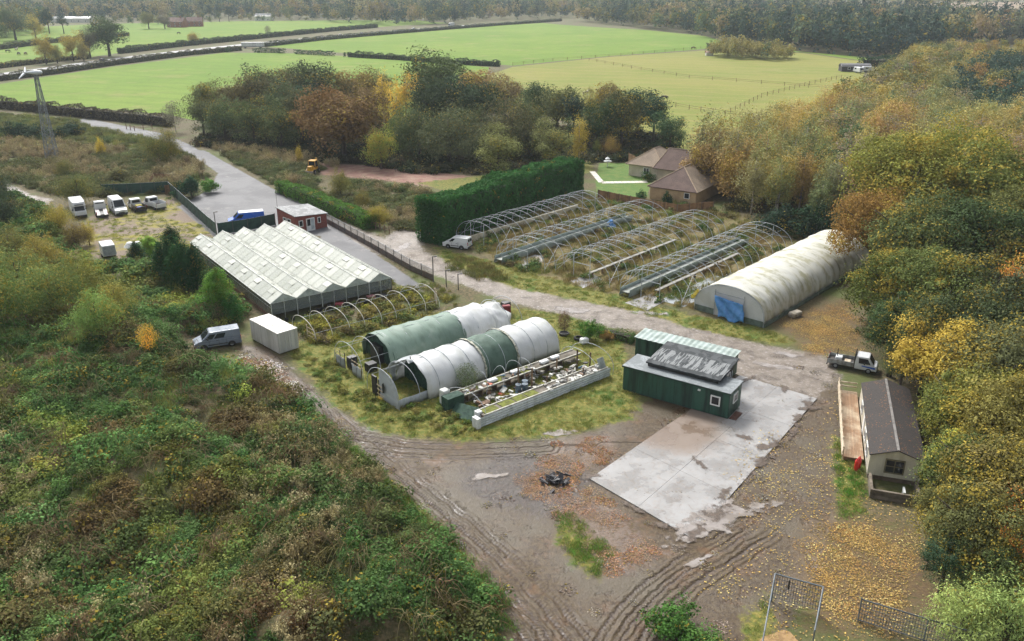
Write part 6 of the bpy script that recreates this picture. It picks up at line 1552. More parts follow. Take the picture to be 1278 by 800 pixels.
# ------------------------------------------------------------------ scattering through geometry nodes (ground cover)
def source(name, mesh):
    return bpy.data.objects.new(name, mesh)
def scatter(name, P, sources, tint, alpha=0.0, scale=(.8, 1.2), tilt=.15, label=None, zs=None):
    n = len(P); me = bpy.data.meshes.new(name); me.vertices.add(n); me.vertices.foreach_set('co', np.ascontiguousarray(P, np.float32).ravel())
    rot = np.stack([NR.normal(0, tilt, n), NR.normal(0, tilt, n), NR.uniform(0, 6.283, n)], 1)
    s = NR.uniform(*scale, n) if not isinstance(scale, np.ndarray) else scale
    sc = np.stack([s, s, s * (NR.uniform(.75, 1.3, n) if zs is None else zs)], 1)
    a = me.attributes.new('rot', 'FLOAT_VECTOR', 'POINT'); a.data.foreach_set('vector', rot.astype(np.float32).ravel())
    a = me.attributes.new('scl', 'FLOAT_VECTOR', 'POINT'); a.data.foreach_set('vector', sc.astype(np.float32).ravel())
    a = me.attributes.new('pick', 'INT', 'POINT'); a.data.foreach_set('value', NR.integers(0, len(sources), n).astype(np.int32))
    a = me.attributes.new('tint', 'FLOAT_COLOR', 'POINT'); al = np.broadcast_to(np.asarray(alpha, float), (n,))
    a.data.foreach_set('color', np.concatenate([tint, al[:, None]], 1).astype(np.float32).ravel())
    o = bpy.data.objects.new(name, me); COL.objects.link(o)
    ng = bpy.data.node_groups.new(name, 'GeometryNodeTree')
    ng.interface.new_socket('Geometry', in_out='INPUT', socket_type='NodeSocketGeometry'); ng.interface.new_socket('Geometry', in_out='OUTPUT', socket_type='NodeSocketGeometry')
    gi, go = ng.nodes.new('NodeGroupInput'), ng.nodes.new('NodeGroupOutput'); ip = ng.nodes.new('GeometryNodeInstanceOnPoints'); jn = ng.nodes.new('GeometryNodeJoinGeometry')
    for so in sources:
        oi = ng.nodes.new('GeometryNodeObjectInfo'); oi.inputs['Object'].default_value = so; oi.inputs['As Instance'].default_value = True; ng.links.new(oi.outputs['Geometry'], jn.inputs[0])
    def na(nm, dt):
        x = ng.nodes.new('GeometryNodeInputNamedAttribute'); x.data_type = dt; x.inputs['Name'].default_value = nm; return x.outputs['Attribute']
    ng.links.new(gi.outputs[0], ip.inputs['Points']); ng.links.new(jn.outputs[0], ip.inputs['Instance']); ip.inputs['Pick Instance'].default_value = True
    ng.links.new(na('pick', 'INT'), ip.inputs['Instance Index']); ng.links.new(na('rot', 'FLOAT_VECTOR'), ip.inputs['Rotation']); ng.links.new(na('scl', 'FLOAT_VECTOR'), ip.inputs['Scale'])
    ng.links.new(ip.outputs[0], go.inputs[0])
    md = o.modifiers.new('scatter', 'NODES'); md.node_group = ng
    return tag(o, label, None, None, 'stuff')
def sample(polys, dens, grow=None, lo=.0):
    """random points in polygons; dens per square metre"""
    if not isinstance(polys[0], list): polys = [polys]
    out = []
    for pl_ in polys:
        a = np.array(pl_); x0, y0 = a.min(0); x1, y1 = a.max(0); n = int((x1 - x0) * (y1 - y0) * dens)
        p = np.stack([NR.uniform(x0, x1, n), NR.uniform(y0, y1, n)], 1); p = p[sdpoly(p[:, 0], p[:, 1], pl_) > lo]; out.append(p)
    return np.concatenate(out)
def on_ground(p, dz=0.0): return np.stack([p[:, 0], p[:, 1], hz(p[:, 0], p[:, 1]) + dz], 1)
def pal(f, cols):
    """interpolate palette of sRGB colours by f in 0..1"""
    c = np.array([lin(*q)[:3] for q in cols]); t = np.clip(f, 0, .9999) * (len(c) - 1); i = t.astype(int); k = (t - i)[:, None]; return c[i] * (1 - k) + c[i + 1] * k
def jit(c, a=.2): return np.clip(c * NR.uniform(1 - a, 1 + a, (len(c), 1)) * NR.uniform(.93, 1.07, c.shape), 0, 1)

# source tufts
def bramble_src(n, leaf):
    P, N, s, lv, cv = clumpy((0, 0, .15), (1.0, 1.0, .55), 16, n // 16, leaf, (.45, .8), zmin=-.05, inner=.4, up=.6)
    P[:, 2] = np.maximum(P[:, 2], -.1); return source('bramble', leaf_mesh('bramble', P, N, s, lv, cv, LEAFI, .7))
SB = [bramble_src(620, .14) for _ in range(5)]
SBF = [bramble_src(260, .24) for _ in range(3)]
def blades_src(n, h, wd, rad, lean, tuft=0.0):
    a = NR.uniform(0, 6.283, n); r = rad * np.sqrt(NR.random(n)); hh = h * NR.uniform(.5, 1.15, n); b = np.stack([r * np.cos(a), r * np.sin(a), np.zeros(n)], 1)
    d = unit(np.stack([NR.normal(0, lean, n), NR.normal(0, lean, n), np.ones(n)], 1)); P = b + d * hh[:, None] * .5
    if tuft:
        k = int(n * tuft); ii = NR.integers(0, n, k); top = b[ii] + d[ii] * hh[ii, None] * NR.uniform(.65, 1.0, (k, 1)) + NR.normal(0, .06, (k, 3))
        V1 = leaves(P, rdir(n) * np.array([1, 1, .1]), hh, wd, d); V2 = leaves(top, rdir(k), .16, .6)
        V = np.concatenate([V1, V2]); q = n + k; lv = np.concatenate([NR.random(n) * .6, .4 + .6 * NR.random(k)])
    else:
        V = leaves(P, rdir(n) * np.array([1, 1, .1]), hh, wd, d); q = n; lv = NR.random(n)
    cv = NR.random(q)
    return source('tuft', np_mesh('tuft', V, np.arange(4 * q).reshape(q, 4), [LEAFI], dict(lv=np.repeat(lv, 4), cv=np.repeat(cv, 4)), smooth=False))
SG = [blades_src(70, .26, .1, .42, .35) for _ in range(3)]
SGR = [blades_src(110, .55, .06, .55, .4) for _ in range(3)]
SW = [blades_src(70, 1.15, .025, .5, .22, 2.2) for _ in range(3)]
def flat_src(n, size, rad):
    r = rad * np.sqrt(NR.random(n)); a = NR.uniform(0, 6.283, n); P = np.stack([r * np.cos(a), r * np.sin(a), NR.uniform(.012, .05, n)], 1)
    return source('fallen', leaf_mesh('fallen', P, np.array([0, 0, 1.0]) + rdir(n) * .3, size * NR.uniform(.6, 1.3, n), NR.random(n), NR.random(n), LEAFI, .75))
SL = [flat_src(16, .12, 1.1) for _ in range(3)]
SLd = [flat_src(105, .11, 1.05) for _ in range(3)]
def rubble_src(n):
    m = MB(); rr_ = random.Random(n)
    for i in range(n):
        a, r_ = rr_.uniform(0, 6.28), math.sqrt(rr_.random()); c = Vector((r_ * math.cos(a), r_ * math.sin(a), .03)); u_ = Vector((rr_.uniform(-1, 1), rr_.uniform(-1, 1), rr_.uniform(-.3, .3))).normalized()
        m.beam(c - u_ * rr_.uniform(.04, .12), c + u_ * rr_.uniform(.04, .12), rr_.uniform(.05, .13), rr_.uniform(.04, .1))
    me = m.mesh('rubble', LEAFI); nv = len(me.vertices)
    q = np.repeat(NR.random(n), 8)[:nv]
    for nm in ('lv', 'cv'): at_ = me.attributes.new(nm, 'FLOAT', 'POINT'); at_.data.foreach_set('value', q.astype(np.float32))
    return source('rubble', me)
SR = [rubble_src(k) for k in (40, 44, 48)]

# ---- bramble thicket, lower left
VANX = [(*G(272, 431), 4.2), (*G(136, 320), 2.4)]
def clear(p, extra=()):
    k = np.ones(len(p), bool)
    for x, y, r in list(VANX) + list(extra): k &= np.hypot(p[:, 0] - x, p[:, 1] - y) > r
    return p[k]
def bramble_tint(p):
    f = fbm(p[:, 0] / 7, p[:, 1] / 7, 61, 4); g = fbm(p[:, 0] / 3.1, p[:, 1] / 3.1, 73, 3)
    c = pal(np.clip((f - .25) * 2.0, 0, 1), [(86, 80, 46), (74, 88, 44), (80, 106, 50), (100, 122, 64), (74, 92, 42), (112, 114, 54)])
    k = np.clip((fbm(p[:, 0] / 6, p[:, 1] / 6, 75, 4) - .6) * 9, 0, 1)[:, None] * .8; c = c * (1 - k) + np.array(lin(98, 66, 48)[:3]) * k
    k2 = np.clip((fbm(p[:, 0] / 4.3, p[:, 1] / 4.3, 91, 3) - .66) * 10, 0, 1)[:, None]; c = c * (1 - k2) + np.array(lin(150, 148, 60)[:3]) * k2
    return jit(c, .22)
p = clear(sample(Z_BR, 1.55, lo=.9)); nearm = p[:, 1] < 96; inview = (np.abs(p[:, 0]) < p[:, 1] * .72 + 6)
p = p[inview]; nearm = nearm[inview]
gap = fbm(p[:, 0] / 8, p[:, 1] / 8, 133, 3) < .36; kp = ~gap | (NR.random(len(p)) < .25); p = p[kp]; nearm = nearm[kp]
pn = p[nearm]; pf = p[~nearm]; pf = pf[NR.random(len(pf)) < .55]
scatter('bramble_thicket', on_ground(pn, -.08), SB, bramble_tint(pn), np.clip(fbm(pn[:, 0] / 2.5, pn[:, 1] / 2.5, 5, 2) - .46, 0, .14), np.where(NR.random(len(pn)) < .12, NR.uniform(1.2, 1.9, len(pn)), NR.uniform(.4, 1.1, len(pn))), .25, 'tangled bramble thicket in greens and browns')
scatter('bramble_thicket', on_ground(pf, -.05), SBF, bramble_tint(pf), .08, (.8, 1.6), .2, 'low bramble scrub around the grey van')
g = sample(Z_BR, .7, lo=.5); g = clear(g[np.abs(g[:, 0]) < g[:, 1] * .72 + 6]); f = fbm(g[:, 0] / 8, g[:, 1] / 8, 133, 3); g1 = g[f > .68]
scatter('dead_weeds', on_ground(g1, 0), SW, jit(pal(NR.random(len(g1)), [(146, 128, 92), (164, 148, 112), (124, 102, 72)]), .2), 0, (.7, 1.25), .15, 'dry seeded weed stalks')
g2 = g[f < .42]
scatter('tall_grass', on_ground(g2, 0), SGR, jit(pal(NR.random(len(g2)), [(122, 132, 60), (148, 142, 78), (96, 120, 46)]), .2), 0, (.8, 1.6), .15, 'rank tall grass between the brambles')
g3 = sample(GP([(318, 460), (390, 504), (440, 556), (500, 612), (562, 672), (634, 745), (652, 860), (622, 860), (600, 760), (540, 690), (470, 620), (420, 572), (360, 512), (310, 476)]), 3.0)
scatter('verge_grass', on_ground(g3), SG, jit(pal(NR.random(len(g3)), [(96, 132, 44), (120, 140, 56), (86, 116, 40)]), .2), 0, (.8, 1.6), .2, 'bright green grass verge beside the muddy track')
def cane_src(n):
    m = MB(); rc_ = random.Random(n)
    for i in range(n):
        a, L, h = rc_.uniform(0, 6.28), rc_.uniform(.8, 1.9), rc_.uniform(.5, 1.3); x0, y0 = rc_.uniform(-.5, .5), rc_.uniform(-.5, .5)
        m.tube([(x0 + L * t_ * math.cos(a), y0 + L * t_ * math.sin(a), h * (1 - (2 * t_ - .9) ** 2 * .9)) for t_ in (0, .25, .5, .75, 1)], .016, 3, cap=False)
    me = m.mesh('canes', LEAFI); nv = len(me.vertices)
    for nm in ('lv', 'cv'): at_ = me.attributes.new(nm, 'FLOAT', 'POINT'); at_.data.foreach_set('value', NR.random(nv).astype(np.float32))
    return source('canes', me)
SC = [cane_src(k) for k in (14, 17, 20)]
p = sample(Z_BR, .13, lo=.8); p = clear(p[(np.abs(p[:, 0]) < p[:, 1] * .72 + 6) & (p[:, 1] < 100)])
scatter('bramble_canes', on_ground(p, .25), SC, jit(pal(NR.random(len(p)), [(120, 84, 70), (146, 124, 96), (110, 104, 66)]), .2), 0, (.7, 1.3), .2, 'arching bare bramble canes over the thicket')
g4 = sample([Z_GRASS[2], Z_GRASS[3], Z_GRASS[5]], 4.0)
scatter('bright_grass', on_ground(g4), SG, jit(pal(NR.random(len(g4)), [(96, 136, 44), (118, 142, 56), (84, 118, 40)]), .2), 0, (.6, 1.2), .2, 'fresh green grass islands in the mud')
# ---- scrub upper left and around the lane
p = sample(Z_BR2, .85, lo=.5)
kk = NR.random(len(p))
f = fbm(p[:, 0] / 9, p[:, 1] / 9, 201, 3) - .04
scatter('scrub', on_ground(p[f < .52], -.1), SB, jit(pal(NR.random((f < .52).sum()), [(78, 86, 50), (96, 98, 58), (94, 86, 60), (102, 108, 62)]), .2), .05, (.7, 1.7), .15, 'mixed bramble scrub beside the lane')
q = p[(f >= .5) & (NR.random(len(p)) < .5)]
scatter('dead_weeds', on_ground(q, 0), SW, jit(pal(NR.random(len(q)), [(140, 122, 94), (156, 138, 104), (124, 104, 84)]), .2), 0, (.9, 1.6), .15, 'dry brown weeds beside the lane')
# ---- rough grass
def in_any(p, polys, lo=0): return sdmulti(p[:, 0], p[:, 1], polys) > lo
p = sample(Z_GRASS, 2.4, lo=.1); p = p[p[:, 1] < 140]
scatter('rough_grass', on_ground(p), SG, jit(pal(fbm(p[:, 0] / 2.5, p[:, 1] / 2.5, 301, 3) * 1.6 - .3, [(112, 126, 50), (126, 128, 58), (150, 138, 80), (98, 120, 44)]), .2), 0, (.5, 1.2), .2, 'short rough grass around the tunnels')
p = sample(Z_DRY, .9); 
scatter('dry_weeds', on_ground(p), SGR, jit(pal(fbm(p[:, 0] / 4, p[:, 1] / 4, 311, 3) * 1.8 - .4, [(120, 124, 60), (156, 138, 92), (138, 112, 78), (112, 120, 58)]), .2), 0, (.6, 1.5), .2, 'dry weeds inside the bare hoop frames')
p = p[NR.random(len(p)) < .12]; scatter('low_bramble', on_ground(p), SBF, jit(pal(NR.random(len(p)), [(72, 92, 46), (96, 108, 58), (110, 84, 60)]), .2), .05, (.5, 1.2), .2, 'bramble patches inside the bare frames')
OVER = [su(-88.5, 39, A40), su(-81.3, 39, A40), su(-80.2, 59, A40), su(-90.5, 59, A40)]
p = sample(OVER, 1.0); scatter('low_bramble', on_ground(p), SBF, jit(pal(NR.random(len(p)), [(92, 104, 50), (116, 112, 60), (96, 78, 56), (150, 140, 48)]), .22), .12, (.4, 1.0), .2, 'brambles and weeds inside the low hoops')
EDGE = GP([(352, 432), (418, 452), (462, 494), (506, 508), (548, 500), (600, 540), (590, 548), (480, 525), (420, 490)])
p = sample(EDGE, 1.2); scatter('low_bramble', on_ground(p), SBF, jit(pal(NR.random(len(p)), [(84, 106, 44), (112, 116, 56), (120, 104, 60)]), .2), .05, (.25, .6), .2, 'weeds along the torn tunnel ends')
p = sample(GP([(560, 322), (600, 324), (640, 352), (600, 350), (555, 336)]), 1.6); scatter('dry_weeds', on_ground(p), SGR, jit(pal(NR.random(len(p)), [(120, 110, 66), (96, 104, 50), (130, 104, 74)]), .2), 0, (.7, 1.4), .2, 'brown weeds by the small white van')
# bank under the right wood
WEDGE = [(27, 36), (33, 46), (36.5, 57), (41.5, 74), (44, 82), (41, 90), (48, 104), (58, 118), (75, 118), (75, 60), (52, 36)]
p = sample(WEDGE, .8); scatter('woodland_undergrowth', on_ground(p), SB, jit(pal(NR.random(len(p)), [(62, 74, 40), (84, 84, 46), (96, 72, 50), (110, 100, 48)]), .25), .1, (.7, 1.5), .2, 'bramble undergrowth below the trees')
p = sample([(20, 104), (34, 120), (48, 138), (40, 150), (30, 146)], .0) if False else sample(GP([(905, 262), (960, 268), (1010, 292), (1060, 330), (1100, 300), (1000, 240)]), .5)
scatter('woodland_undergrowth', on_ground(p), SBF, jit(pal(NR.random(len(p)), [(54, 66, 40), (84, 80, 48), (104, 72, 48)]), .25), .1, (.8, 1.8), .2, 'dark undergrowth behind the bare frames')
# fallen leaves
p = sample(Z_LITTER, 2.0); p = p[NR.random(len(p)) < np.clip(sdmulti(p[:, 0], p[:, 1], Z_LITTER) / 3.5, .1, .85) * (.45 + fbm(p[:, 0] / 2, p[:, 1] / 2, 77, 3))]; scatter('fallen_leaves', on_ground(p, .01), SLd, jit(pal(NR.random(len(p)), [(176, 126, 70), (148, 102, 64), (180, 142, 88), (118, 88, 66)]), .15), 0, (.7, 1.2), .02, 'golden fallen leaves', zs=1)
p = sample(GP([(930, 560), (1050, 480), (1062, 600), (1150, 660), (1190, 800), (930, 830), (880, 720)]), .55); scatter('fallen_leaves', on_ground(p, .02), SL, jit(pal(NR.random(len(p)), [(190, 150, 84), (170, 122, 64), (196, 172, 116), (136, 98, 66)]), .15), 0, (.8, 1.3), .02, 'scattered yellow leaves on mud', zs=1)
p = sample(Z_RUBBLE, 3.2); p = p[fbm(p[:, 0] / 1.6, p[:, 1] / 1.6, 411, 2) > .42]
scatter('brick_rubble', on_ground(p, .0), SR, jit(pal(NR.random(len(p)), [(168, 108, 88), (142, 90, 74), (172, 126, 108), (120, 96, 86)]), .2), 0, (.3, .62), .05, 'broken brick rubble in the mud')
p = sample(Z_MUD, .10); scatter('stones', on_ground(p, .0), SR, jit(pal(NR.random(len(p)), [(120, 108, 98), (150, 140, 132), (104, 88, 78)]), .2), 0, (.3, .7), .05, 'loose stones and clods on the track')
p = sample(GP([(300, 440), (345, 455), (380, 500), (340, 485), (305, 462)]), 1.6); scatter('stones', on_ground(p, .0), SR, jit(pal(NR.random(len(p)), [(176, 166, 158), (206, 202, 198), (150, 124, 108)]), .2), 0, (.5, 1.0), .05, 'pale rubble on the track beside the container')

p = sample(Z_RUBBLE, 1.6); p = p[fbm(p[:, 0] / 1.6, p[:, 1] / 1.6, 411, 2) > .38]
p = p[NR.random(len(p)) < .6]; scatter('fallen_leaves', on_ground(p, .02), SLd, jit(pal(NR.random(len(p)), [(152, 112, 94), (134, 98, 84), (164, 130, 114), (118, 94, 84)]), .15), 0, (.6, 1.1), .02, 'orange brown leaf and brick litter by the slab', zs=1)

p = sample(Z_YARD, 1.5, lo=.3); p = p[fbm(p[:, 0] / 6, p[:, 1] / 6, 329, 3) > .44]; scatter('yard_grass', on_ground(p), SG, jit(pal(fbm(p[:, 0] / 5, p[:, 1] / 5, 321, 3) * 1.6 - .3, [(150, 146, 60), (132, 138, 52), (152, 140, 78)]), .2), 0, (.5, 1.2), .2, 'thin yellow grass in the parking yard')
ROUGH = GP([(-120, 150), (-40, 140), (40, 146), (110, 154), (200, 168), (232, 184), (225, 190), (190, 190), (130, 180), (60, 176), (-120, 172)])
p = sample(ROUGH, .4); p = p[~in_any(p, Z_TAR, -1.5)]; scatter('scrub', on_ground(p, -.1), SB, jit(pal(NR.random(len(p)), [(84, 94, 54), (106, 104, 62), (112, 116, 66)]), .2), .04, (.7, 1.6), .15, 'low scrub below the field hedge')
p = sample(ROUGH, .35); p = p[~in_any(p, Z_TAR, -.5)]; scatter('tall_grass', on_ground(p), SGR, jit(pal(NR.random(len(p)), [(122, 128, 66), (146, 136, 84), (108, 118, 58)]), .2), 0, (1.0, 2.2), .15, 'rank grass below the field hedge')
SIDE = GP([(425, 296), (505, 342), (545, 356), (575, 372), (520, 385), (470, 350)]); p = sample(SIDE, 1.6); p = p[~in_any(p, Z_TRACK, -.3) & ~in_any(p, Z_TAR, 0)]
scatter('rough_grass', on_ground(p), SGR, jit(pal(NR.random(len(p)), [(112, 118, 56), (140, 130, 72), (96, 108, 48)]), .2), 0, (.4, 1.0), .2, 'rough grass between the fence and the glasshouse')
# ------------------------------------------------------------------ clipped and field hedges
def hedge(name, pts, wd, h, leaf, dens, col, au, label, cat='hedge', h2=None, rough=.25, aspect=.5, gaps=0.0, upT=False, seed=1):
    a = np.array(pts); seg = np.hypot(*np.diff(a, axis=0).T); cum = np.concatenate([[0], np.cumsum(seg)]); L = cum[-1]
    per = wd + 2 * h; n = int(L * per * dens); t_ = NR.uniform(0, L, n); i = np.clip(np.searchsorted(cum, t_) - 1, 0, len(seg) - 1); f = (t_ - cum[i]) / seg[i]
    base = a[i] + (a[i + 1] - a[i]) * f[:, None]; d = (a[i + 1] - a[i]) / seg[i][:, None]; nrm = np.stack([-d[:, 1], d[:, 0]], 1)
    hh = h + ((h2 or h) - h) * t_ / L; hh = hh * (1 + rough * (fbm(t_ / (h * .9), t_ * 0 + seed, seed, 3) - .5) * 2); ww = wd * (1 + rough * (fbm(t_ / h, t_ * 0 + 9, seed + 5, 3) - .5) * 2)
    u = NR.random(n) * (ww + 2 * hh); side = u < hh; top = (u >= hh) & (u < hh + ww)
    off = np.where(side, -ww / 2, np.where(top, u - hh - ww / 2, ww / 2)); z = np.where(side, u, np.where(top, hh, u - hh - ww))
    dep = NR.uniform(0, .3, n) ** 1.5 * wd
    rnd_ = np.clip((z / hh - .75) / .25, 0, 1); off = off * (1 - .22 * rnd_ ** 2)
    lump = .18 * wd * (fbm(t_ / .9, z / .9 + off, seed + 11, 3) - .5)
    off = off - np.sign(off) * np.where(top, 0, dep) + np.sign(off) * lump; z = np.where(top, z - dep * .6 + lump, z)
    P = np.concatenate([base + nrm * off[:, None], np.maximum(z, .05)[:, None]], 1)
    # closed ends
    e = NR.random(n) < min(.5, ww.mean() / L); P[e, :2] = (a[0] if True else 0) + nrm[0] * NR.uniform(-.5, .5, e.sum())[:, None] * wd - d[0] * NR.uniform(-.1, .2, e.sum())[:, None] * wd; P[e, 2] = NR.random(e.sum()) * h
    e2 = NR.random(n) < min(.4, ww.mean() / L); P[e2, :2] = a[-1] + nrm[-1] * NR.uniform(-.5, .5, e2.sum())[:, None] * wd + d[-1] * NR.uniform(-.1, .2, e2.sum())[:, None] * wd; P[e2, 2] = NR.random(e2.sum()) * (h2 or h)
    N3 = np.concatenate([nrm * np.where(top, 0, np.sign(off))[:, None], np.where(top, 1.0, .35)[:, None]], 1) + rdir(n) * .8
    cv = vnoise(t_ / 1.2, z / 1.2 + off, 5)
    if gaps: k = fbm(t_ / 14, t_ * 0, seed + 3, 2) > gaps; P, N3, cv, n = P[k], N3[k], cv[k], k.sum()
    T = (np.array([0, 0, 1.0]) + rdir(n) * .6) if upT else None
    ctr = a.mean(0); z0 = hz(P[:, 0], P[:, 1]); P[:, 2] += z0; P[:, :2] -= ctr
    me = leaf_mesh('foliage', P, N3, leaf * NR.uniform(.6, 1.3, n), NR.random(n), cv, LEAF, aspect, T)
    t0 = empty(name, (ctr[0], ctr[1], 0), 0, label, cat); c = lin(*col); put('foliage', me, t0, color=(*c[:3], au))
    # woody core so that no light shows straight through
    k = MB(); m_ = max(2, int(L / 6)); rows = []
    for j in range(m_ + 1):
        tt = L * j / m_; ii = min(len(seg) - 1, max(0, int(np.searchsorted(cum, tt) - 1))); q = a[ii] + (a[ii + 1] - a[ii]) * ((tt - cum[ii]) / seg[ii]) - ctr; dd = (a[ii + 1] - a[ii]) / seg[ii]; nn_ = np.array([-dd[1], dd[0]]); H_ = (h + ((h2 or h) - h) * j / m_) * .8
        rows.append([(*(q - nn_ * wd * .3), 0), (*(q - nn_ * wd * .27), H_), (*(q + nn_ * wd * .27), H_), (*(q + nn_ * wd * .3), 0)])
    if not gaps: k.surf(rows).build('stems', M('hedge_wood', lin(46, 44, 34), lin(60, 52, 40), .95, 1), t0)
    return t0
hedge('conifer_hedge', [(-12.4, 128.4), (-0.5, 146.6), (11.4, 164.9)], 5.6, 7.3, .42, 85, (62, 96, 44), 0, 'tall thick clipped evergreen hedge beside the hoop frames', h2=6.0, rough=.17, aspect=.38, upT=True)
hedge('laurel_hedge', GP([(353, 240), (378, 250), (402, 260), (432, 272), (462, 285)]), 3.0, 2.3, .26, 70, (88, 116, 42), .08, 'bright green laurel hedge along the lane', rough=.18)
hedge('field_hedge', GP([(-150, 126), (-40, 131), (30, 138), (110, 147), (200, 156), (212, 158)]), 2.6, 3.0, .55, 13, (84, 76, 62), .0, 'brown field hedge between the pasture and the scrub', rough=.55)
hedge('road_hedge', GP([(-200, 128), (-90, 114), (0, 101), (70, 92), (130, 83), (230, 69.5), (300, 63)]), 2.6, 2.6, .7, 8, (88, 86, 66), .05, 'brown clipped hedge on the near side of the road', rough=.45)
hedge('road_hedge', GP([(330, 58.5), (400, 50.5), (450, 46), (520, 40), (620, 32), (700, 26.5)]), 2.6, 2.6, .9, 5, (88, 90, 72), .05, 'dark hedge lining the far pasture road', rough=.45)
hedge('road_hedge', GP([(-120, 104), (0, 85), (60, 78), (110, 73)]), 2.4, 2.4, .8, 6, (104, 100, 68), .1, 'rough hedge before the grazing herd', rough=.35)
hedge('road_hedge', GP([(150, 67), (230, 57.5), (290, 51.5), (345, 46), (420, 38.5), (470, 34.5)]), 3.2, 3.2, 1.0, 5, (84, 92, 66), .05, 'long hedge on the far side of the road', rough=.4)
hedge('field_hedge', GP([(283, 65), (340, 66), (400, 69), (430, 71)]), 2.4, 2.4, .8, 6, (70, 88, 56), 0, 'green hedge with gaps dividing the pastures', rough=.3, gaps=.33, seed=4)
hedge('field_hedge', GP([(436, 71.2), (500, 75), (560, 80), (622, 83)]), 2.6, 2.6, .8, 6, (74, 84, 56), 0, 'dense hedge behind the copse crowns', rough=.55)
hedge('field_hedge', GP([(0, 62), (80, 52), (160, 45)]), 2.6, 3.0, 1.0, 4, (86, 88, 64), .1, 'hedge at the far side of the herd pasture', rough=.5)
hedge('stable_hedge', GP([(1078, 88), (1095, 88), (1108, 86)]), 7.0, 6.0, 1.0, 4, (44, 66, 42), 0, 'tall dark evergreen hedge beside the stable', rough=.15)
hedge('low_hedge', GP([(748, 418), (775, 423), (788, 427)]), 1.6, .9, .16, 160, (84, 104, 52), .1, 'low straggling hedge by the round bush', rough=.4)

# ------------------------------------------------------------------ single shrubs and small trees
shrub(736, 424, 2.7, .7, (82, 112, 40), 0, 'small round bright green bush beside the tractor tyre')
shrub(704, 415, 2.6, .5, (128, 92, 82), 0, 'reddish twiggy shrub in the round planter', 'wispy')
shrub(757, 424, 1.3, .9, (150, 108, 70), .2, 'low rusty brown shrub beyond the round bush')
shrub(872, 376, 1.8, .7, (176, 152, 56), .3, 'yellow shrub at the corner of the white polytunnel')
q_ = su(-61.2, 45.6, A40); tree('shrub', 'wispy', q_[0], q_[1], 2.6, .8, (98, 106, 76), 0, 'grey green twiggy shrub against the patched tunnel', 'shrub', base_h=2.0)
shrub(522, 438, 2.6, .7, (96, 124, 52), .1, 'leafy sapling between the two covered tunnels', 'wispy')
shrub(190, 455, 3.0, .6, (220, 140, 44), .6, 'vivid orange sapling in the brambles', 'wispy')
CONG = 'conifers beside the glasshouse'
tpx('conifer', 'leyland', 212, 360, 6.1, 1.26, (40, 66, 34), 0, 'dark green conifer second from the parking yard', group=None)
tpx('conifer', 'leyland', 232, 368, 6.5, 1.26, (44, 70, 34), 0, 'tallest dark conifer in the clump by the glasshouse')
tpx('conifer', 'leyland', 248, 372, 6.0, 1.11, (42, 68, 36), 0, 'dark conifer pressed against the glasshouse wall')
tpx('conifer', 'leyland', 222, 350, 5.7, 1.22, (40, 62, 32), 0, 'dark conifer at the back of the clump')
tpx('conifer', 'leyland', 276, 396, 4.6, 1.62, (98, 128, 40), 0, 'yellow green conifer at the end of the clump')
tpx('conifer', 'leyland', 292, 402, 3.8, 1.42, (70, 104, 42), 0, 'small mid green conifer closest to the white container')
tpx('conifer', 'leyland', 188, 322, 3.4, 2.03, (120, 146, 44), 0, 'round golden green conifer in the parking yard')
tpx('conifer', 'leyland', 172, 332, 3.4, 1.93, (40, 66, 38), 0, 'squat dark conifer beside the box trailer')
tpx('conifer', 'leyland', 240, 246, 4.1, 1.73, (44, 74, 46), 0, 'dark blue green conifer at the yard corner')
shrub(262, 240, 3.0, 1.0, (88, 122, 44), 0, 'clipped bright green shrub at the tarmac corner')
shrub(228, 246, 3.6, .9, (52, 72, 44), 0, 'dark laurel shrub behind the tan fence')
shrub(200, 205, 7.0, .95, (99, 102, 51), .12, 'large olive willow beside the lane', 'willow', 'willow_bush')
shrub(215, 200, 7.6, .7, (113, 104, 53), .2, 'taller yellowing willow at the lane bend', 'willow', 'willow_bush')
shrub(127, 196, 4.4, .5, (196, 160, 44), .5, 'bright yellow sapling in the scrub', 'willow', 'sapling')
shrub(100, 256, 6.0, 1.15, (95, 100, 53), .08, 'wide olive bush behind the parked motorhome', 'willow', 'willow_bush')
shrub(80, 222, 4.0, 1.0, (106, 104, 58), .1, 'pale olive bush in the upper scrub', 'willow', 'willow_bush')
shrub(150, 228, 3.6, 1.2, (104, 96, 66), 0, 'brownish bramble mound behind the green fence')
shrub(75, 290, 4.4, 1.1, (132, 116, 49), .45, 'yellow leaved bush left of the motorhome', 'willow', 'willow_bush')
shrub(95, 312, 4.4, 1.0, (102, 84, 56), .2, 'brown and yellow bush at the yard entrance', 'willow', 'willow_bush')
shrub(112, 305, 3.6, .7, (164, 141, 56), .5, 'pale yellow bush hiding the motorhome front', 'willow', 'willow_bush')
shrub(10, 290, 5.6, 1.2, (62, 74, 51), 0, 'dark grey green bush by the grassy path', 'willow', 'willow_bush')
shrub(5, 262, 4.6, 1.0, (69, 77, 53), 0, 'grey bush beside the curved pale track', 'willow', 'willow_bush')
